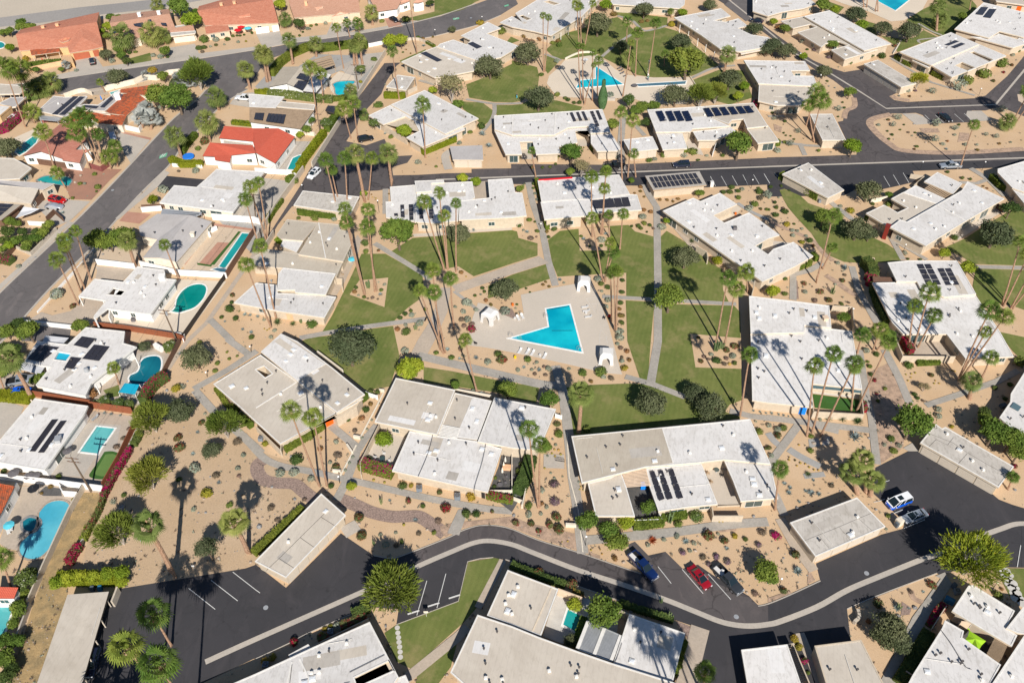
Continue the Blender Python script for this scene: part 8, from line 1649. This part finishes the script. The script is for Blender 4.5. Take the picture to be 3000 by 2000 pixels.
K(2,1); acu(1503,1365,'grey air conditioner below the speckled roof, left one',1.15); acu(1853,1440,'grey air conditioner below the speckled roof, right one',1.2); acu(48,905,'grey air conditioner at the left wall of the orange door house')
K(1,3); acu(475,290,'air conditioner behind the hedged garage',1.1)
K(0,3); acu(48,1365,'white unit at the hedge left of the loop road')
K(2,3); acu(2300,1530,'x') if False else None
K(3,1); acu(95,1415,'air conditioner in the shade beneath the drive',1.0); acu(690,1110,'blue-grey air conditioner behind the red flowers',1.0)
K(3,3); acu(1730,740,'air conditioner at the head of the shaded side yard')
K(1,2); bx('utility_box',1832,145,(.9,.9,1.5),'canvas_white','tall white utility box beside the solar carport','utility box')
K(3,3); bx('utility_box',1195,110,(1.1,1.1,1.4),'wall_cream','cream utility box beside the silver sedan','utility box',.5)
K(2,3); bx('utility_box',2155,600,(1.3,.9,.6),'bin_grey','grey box at the edge of the right hand shade','utility box',.3)
K(3,1)
for x,y,l in ((1447,920,'left'),(1632,850,'middle'),(1823,776,'right')):
    p=at(x,y,0); b=MB(); b.box((0,0,.09),(2.0,.18,.16),.33); o=b.build('wheel_stop','white_paint'); o.location=(p.x,p.y,.03); tag(o,'white concrete wheel stop in the lower bays, '+l+' one','wheel stop','white wheel stops')
p=at(1567,955,0); e=empty('sign_post',(p.x,p.y,0)); tag(e,'small blank cream sign on a post behind the lower bays','sign'); b=MB(); b.tube([(0,0,0),(0,0,1.5)],.04,6); b.build('post','white_paint',e); b=MB(); b.box((0,-.03,1.45),(.75,.05,.55)); b.build('sign_panel','wall_cream',e)
K(3,0); p=at(1785,520,0); e=empty('sign_post',(p.x,p.y,0)); tag(e,'small white sign standing in the sand beside the drive','sign'); b=MB(); b.tube([(0,0,0),(0,0,1.0)],.04,6); b.build('post','white_paint',e); b=MB(); b.box((0,-.03,.95),(.5,.05,.4)); b.build('sign_panel','canvas_white',e)
K(0,2); table(1125,800,1.0,.55,'round dark fire bowl left of the slate lap pool','umb_grey',cat='fire bowl'); parasol(672,545,2.3,.35,'umb_grey','closed parasol over the white table at the upper pool',True); table(672,568,1.0,.7,'round white table at the upper pool deck')
for i,(x,y) in enumerate(((985,635),(1000,655),(1010,680),(1040,705),(1060,728))): lounger(x,y,.6,'grey lounger at the upper pool deck edge, %s from the top'%('first','second','third','fourth')[i],'umb_grey') if i<4 else None
# ladder and the palm trimmer
K(0,2)
G=at(1250,722,0); 
T=at(1268,548,5.2); e=empty('ladder',(G.x,G.y,0)); tag(e,'long pale ladder leaning on a palm trunk at the upper lawn','ladder'); v=Vector((at(1262,560,5.0)-G)); b=MB(); s=Vector((.22,0,0))
b.tube([-s,v-s],.035,5); b.tube([s,v+s],.035,5); b.build('rails','steel',e); b=MB()
for i in range(1,18): q=v*(i/18); b.tube([q-s,q+s],.03,5)
b.build('rungs','steel',e)
# ---- people
def person(x,y,z,rz,top,leg,label,pose='stand',hat='hair',skn='skin'):
    p=at(x,y,z); e=None
    J={'pelvis':(0,0,.95),'waist':(0,0,1.12),'chest':(.02,0,1.34),'neck':(.03,0,1.50),'head0':(.04,0,1.58),'head1':(.045,0,1.70)}
    up=pose!='stand'
    for s,n in ((1,'l'),(-1,'r')):
        fx=.16*s if not up else (.10+.08*s)
        J[n+'hip']=(0,s*.10,.90); J[n+'knee']=(fx*.6+.04+(.2 if up else 0),s*.12,.50+(.1 if up and s>0 else 0)); J[n+'ank']=(fx,s*.12,.09+(.22 if up and s>0 else 0)); J[n+'toe']=(fx+.2,s*.13,.04+(.22 if up and s>0 else 0))
        J[n+'sh']=(.02,s*.19,1.42)
        if up: J[n+'el']=(.25,s*.24,1.45); J[n+'wr']=(.42,s*.16,1.68)
        else: J[n+'el']=(.03,s*.27,1.14); J[n+'wr']=(.14,s*.26,.92)
    Rr={'pelvis':.135,'waist':.12,'chest':.15,'neck':.055,'head0':.075,'head1':.09,'hip':.10,'knee':.06,'ank':.042,'toe':.035,'sh':.06,'el':.042,'wr':.03}
    E_=[('pelvis','waist'),('waist','chest'),('chest','neck'),('neck','head0'),('head0','head1')]
    for n in 'lr': E_+=[('pelvis',n+'hip'),(n+'hip',n+'knee'),(n+'knee',n+'ank'),(n+'ank',n+'toe'),('chest',n+'sh'),(n+'sh',n+'el'),(n+'el',n+'wr')]
    def rr(k): return Rr.get(k,Rr.get(k[1:],.05))
    def skin(names,edges,grow,nm,mat,parent,fingers=False):
        V=[J[k] for k in names]; I={k:i for i,k in enumerate(names)}; ED=[(I[a],I[b_]) for a,b_ in edges if a in I and b_ in I]; RD=[rr(k)+grow for k in names]
        if fingers:
            for n,s in (('l',1),('r',-1)):
                w_=Vector(J[n+'wr']); d=(w_-Vector(J[n+'el'])).normalized(); iw=I[n+'wr']; pm=w_+d*.07; V.append(tuple(pm)); RD.append(.032); ip=len(V)-1; ED.append((iw,ip))
                for k,(off,ln) in enumerate(((-.03,.06),(-.01,.075),(.01,.08),(.03,.065))):
                    q=pm+Vector((off*.6,off*s,0))+d*.03; V.append(tuple(q)); RD.append(.01); ED.append((ip,len(V)-1)); q2=q+d*ln; V.append(tuple(q2)); RD.append(.008); ED.append((len(V)-2,len(V)-1))
                q=w_+d*.03+Vector((.04,0,.0)); V.append(tuple(q)); RD.append(.011); ED.append((iw,len(V)-1)); V.append(tuple(q+d*.04)); RD.append(.009); ED.append((len(V)-2,len(V)-1))
        me=bpy.data.meshes.new(nm); me.from_pydata(V,ED,[]); o=mobj(nm,me,parent); md=o.modifiers.new('s','SKIN')
        for i,v in enumerate(me.skin_vertices[0].data): v.radius=(RD[i],RD[i]); v.use_root=(i==0)
        sb=o.modifiers.new('d','SUBSURF'); sb.levels=1; sb.render_levels=1
        me.materials.append(M[mat]); return o
    names=list(J.keys()); e=skin(names,E_,0,'person',skn,None,True); e.location=(p.x,p.y,z); e.rotation_euler=(0,0,rz); tag(e,label,'person')
    skin(['chest','waist','pelvis','lsh','rsh','lel','rel'],[('chest','waist'),('waist','pelvis'),('chest','lsh'),('chest','rsh'),('lsh','lel'),('rsh','rel')],.022,'shirt',top,e)
    skin(['pelvis','lhip','rhip','lknee','rknee','lank','rank'],[('pelvis','lhip'),('pelvis','rhip'),('lhip','lknee'),('rhip','rknee'),('lknee','lank'),('rknee','rank')],.02,'trousers',leg,e)
    b=MB(); V,F=ico(.115,1.0,1.745); b.add([(v.x+.03,v.y,max(v.z,1.69)) for v in V],F); b.build('hair',hat,e,True)
    for s in (1,-1):
        b=MB(); V,F=ico(.014,1,0); b.add([(v.x+.135,v.y+s*.035,v.z+1.67) for v in V],F); b.build('eye','rubber',e)
    b=MB(); V,F=ico(.02,1,0); b.add([(v.x+.145,v.y,v.z+1.63) for v in V],F); b.build('nose',skn,e)
    for s in (1,-1): b=MB(); b.box((J['ltoe' if s>0 else 'rtoe'][0]-.08,s*.125,J['ltoe' if s>0 else 'rtoe'][2]+.0),(.28,.11,.09)); b.build('shoe','rubber',e)
K(0,2); person(1248,742,0.04,1.7,'cloth_green','cloth_navy','person in green steadying the long ladder at its foot')
vv=at(1262,560,5.0); 
_g=at(1250,722,0)
pw=_g.lerp(vv,.78); _kk=toimg(Vector((pw.x,pw.y,pw.z))); person((_kk[0]-_k[0])*_k[2],(_kk[1]-_k[1])*_k[2],pw.z,1.6,'cloth_white','umb_grey','person in pale shirt working near the top of the ladder','climb','hair')
person(45,905,0.08,.4,'cloth_navy','umb_teal','person in dark shirt and blue trousers on the upper lawn')
K(3,2); person(608,128,0.12,-1.4,'cloth_red','cloth_navy','person in red top walking down the vertical path under the trees')
# ---- cabanas
def cabana(x,y,rz,label,s=3.0):
    p=at(x,y,0); e=empty('cabana',(p.x,p.y,.08),rz); tag(e,label,'cabana','white canvas cabanas'); h=2.35; a=s/2
    b=MB(); r=.62; V=[(-a,-a,h),(a,-a,h),(a,a,h),(-a,a,h),(-a*r,-a*r,h+.55),(a*r,-a*r,h+.55),(a*r,a*r,h+.55),(-a*r,a*r,h+.55)]
    b.add(V,[(4,5,6,7),(0,1,5,4),(1,2,6,5),(2,3,7,6),(3,0,4,7)]); b.build('canopy','canvas_white',e)
    def arch(w,back=False):
        P=[(-a*1.12,0),(-a,h)] if True else None
        out=[(-a*1.14,0),(-a,h),(a,h),(a*1.14,0),(a*.62,0),(a*.56,1.1)]+[(a*.56*math.cos(t),1.1+.85*math.sin(t)) for t in (.5,1.05,1.57,2.09,2.64)]+[(-a*.56,1.1),(-a*.62,0)]
        return out
    for k in range(4):
        if k==2: loop=[(-a*1.14,0),(-a,h),(a,h),(a*1.14,0)]
        else: loop=arch(a)
        b=MB(); b.prism(loop,-.02,.02); V=[]
        ang=k*math.pi/2
        for (u,w_,t) in b.v:
            y0=-a*(1+.14*(1-w_/h))-t
            V.append((u*math.cos(ang)-y0*math.sin(ang),u*math.sin(ang)+y0*math.cos(ang),w_))
        b.v=V; b.build('curtain','canvas_white',e)
    b=MB(); b.box((0,.7,.25),(1.8,.8,.45)); b.build('daybed','canvas_white',e)
KC(1450,780,5.2275); cabana(1360,330,-.12,'white canvas cabana at the top right of the arrow pool deck',2.8); cabana(1700,1440,-.1,'white canvas cabana at the lower right of the arrow pool deck',2.8); cabana(-75,830,-.6,'white canvas cabana left of the arrow pool',2.8)
# pool ladders and handrails
def rail(x,y,rz,label):
    p=at(x,y,.16); e=empty('pool_handrail',(p.x,p.y,.12),rz); tag(e,label,'handrail','pool handrails'); 
    for s in (-.28,.28):
        b=MB(); b.tube([(-.5,s,0),(-.45,s,.7),(-.1,s,.85),(.35,s,.55),(.5,s,-.02)],.035,6); b.build('rail','steel',e)
rail(780,770,0,'steel handrails at the notch of the arrow pool'); rail(240,1060,0,'steel handrail at the left tip of the arrow pool'); rail(1290,1265,.5,'steel handrail at the lower corner of the arrow pool')
def bikerack(): pass
K(2,2); p=at(345,405,0); e=empty('bicycle_rack',(p.x,p.y,.05),-.15); tag(e,'metal rack with small bicycles at the walk junction','bicycle rack')
for i in range(5):
    b=MB(); b.tube([(i*.45-.9,-.5,0),(i*.45-.9,-.4,.7),(i*.45-.9,.4,.7),(i*.45-.9,.5,0)],.03,5); b.build('hoop','steel',e)
K(2,2); p=at(440,1105,0); e=empty('gate_bench',(p.x,p.y,.05),-.2); tag(e,'black metal gate frame beside the walk','gate')
b=MB(); b.box((0,0,.9),(1.8,.05,.06)); b.box((0,0,.2),(1.8,.05,.06)); [b.box((x*.3-.9,0,.5),(.04,.04,.9)) for x in range(7)]; b.build('bars','black_metal',e)
for i,o in enumerate(STONES): PL.append((o,'round pale stepping stone','stepping_stone','stepping stone',Vector((o.location.x,o.location.y,0)),.5))

def manhole(x,y):
    q=at(x,y,0); b=MB(); b.tube([(0,0,.03),(0,0,.075)],.42,14); o=b.build('manhole_cover','grey_metal'); o.location=(q.x,q.y,0); return o
MH=[]
for r_,c_,x,y in ((3,1,90,875),(0,1,1975,168),(1,0,1035,180),(3,3,905,560),(3,2,2060,960)): K(r_,c_); MH.append(manhole(x,y))
for o in MH: PL.append((o,'round metal manhole cover','manhole_cover','manhole cover',Vector((o.location.x,o.location.y,0)),.4))

K(2,2); shrubs('d20,1380,34 g60,1200,36 d95,1130,34 g110,1230,36 s30,1420,24 d-10,1430,26 g120,1060,26 x75,1330,22')
K(2,1); shrubs('g2200,1250,22 d2190,1330,20 m2170,1420,26')
K(2,1)
for x,y,l in ((2290,1060,'top'),(2275,1110,'middle'),(2262,1160,'bottom')): parasol(x,y,1.5,.35,'umb_off','tan folded parasol in the column of three by the dark patio, %s one'%l,True)
K(3,3)
for x,y,l in ((1175,130,'behind the silver sedan'),(1700,690,'beside the shaded side yard entrance')): bx('wheeled_bin',x,y,(.6,.7,1.05),'bin_grey','dark wheeled bin '+l,'bin',.4)
K(3,0); bx('wheeled_bin',860,720,(.6,.7,1.05),'bin_grey','dark wheeled bin behind the lime hedge, left one','bin',.1); bx('wheeled_bin',930,715,(.6,.7,1.05),'bin_blue','blue wheeled bin behind the lime hedge, right one','bin',.1)
# ================= LABELS OF THE PLANTS =================
def relation(p,q):
    a=toimg(p+Vector((0,0,1))); b=toimg(q+Vector((0,0,1))); dx,dy=a[0]-b[0],(a[1]-b[1])*1.15
    if abs(dx)>abs(dy): return 'right of' if dx>0 else 'left of'
    return 'below' if dy>0 else 'above'
ORD=['nearest','second nearest','third nearest','fourth nearest','fifth nearest','sixth nearest','seventh nearest','eighth nearest','ninth nearest','tenth nearest']
from collections import defaultdict
gr=defaultdict(list)
for it in PL:
    o,ph,key,cat,p,r=it
    L=sorted(LM,key=lambda l:(l[1]-p).length)[0]
    gr[(ph,relation(p,L[1]),L[0])].append(((L[1]-p).length,it))
GN={'fan_palm':'fan palms of the neighbourhood','hedge':'clipped hedges','olive_tree':'olive trees on the lawns','leafy_tree':'leafy garden trees','citrus_tree':'citrus trees','palo_verde_tree':'palo verde trees'}
cnt=defaultdict(int)
for it in PL: cnt[it[2]]+=1
for (ph,rel,lm),L in gr.items():
    L.sort(key=lambda t:t[0])
    for i,(d,it) in enumerate(L):
        o,_,key,cat,p,r=it
        if len(L)==1: lab='%s %s %s'%(ph,rel,lm)
        else:
            lab='%s %s %s, %s'%(ph,rel,lm,(ORD[i].replace(' nearest','') if i<10 else 'outermost')+' nearest' if 0<i<10 else ('nearest of %d'%len(L) if i==0 else '%dth nearest'%(i+1)))
        wds=lab.split()
        if len(wds)>16: lab=' '.join(wds[:16])
        tag(o,lab,cat,GN.get(key,key.replace('_',' ')+'s in the gravel gardens') if cnt[key]>1 else None)
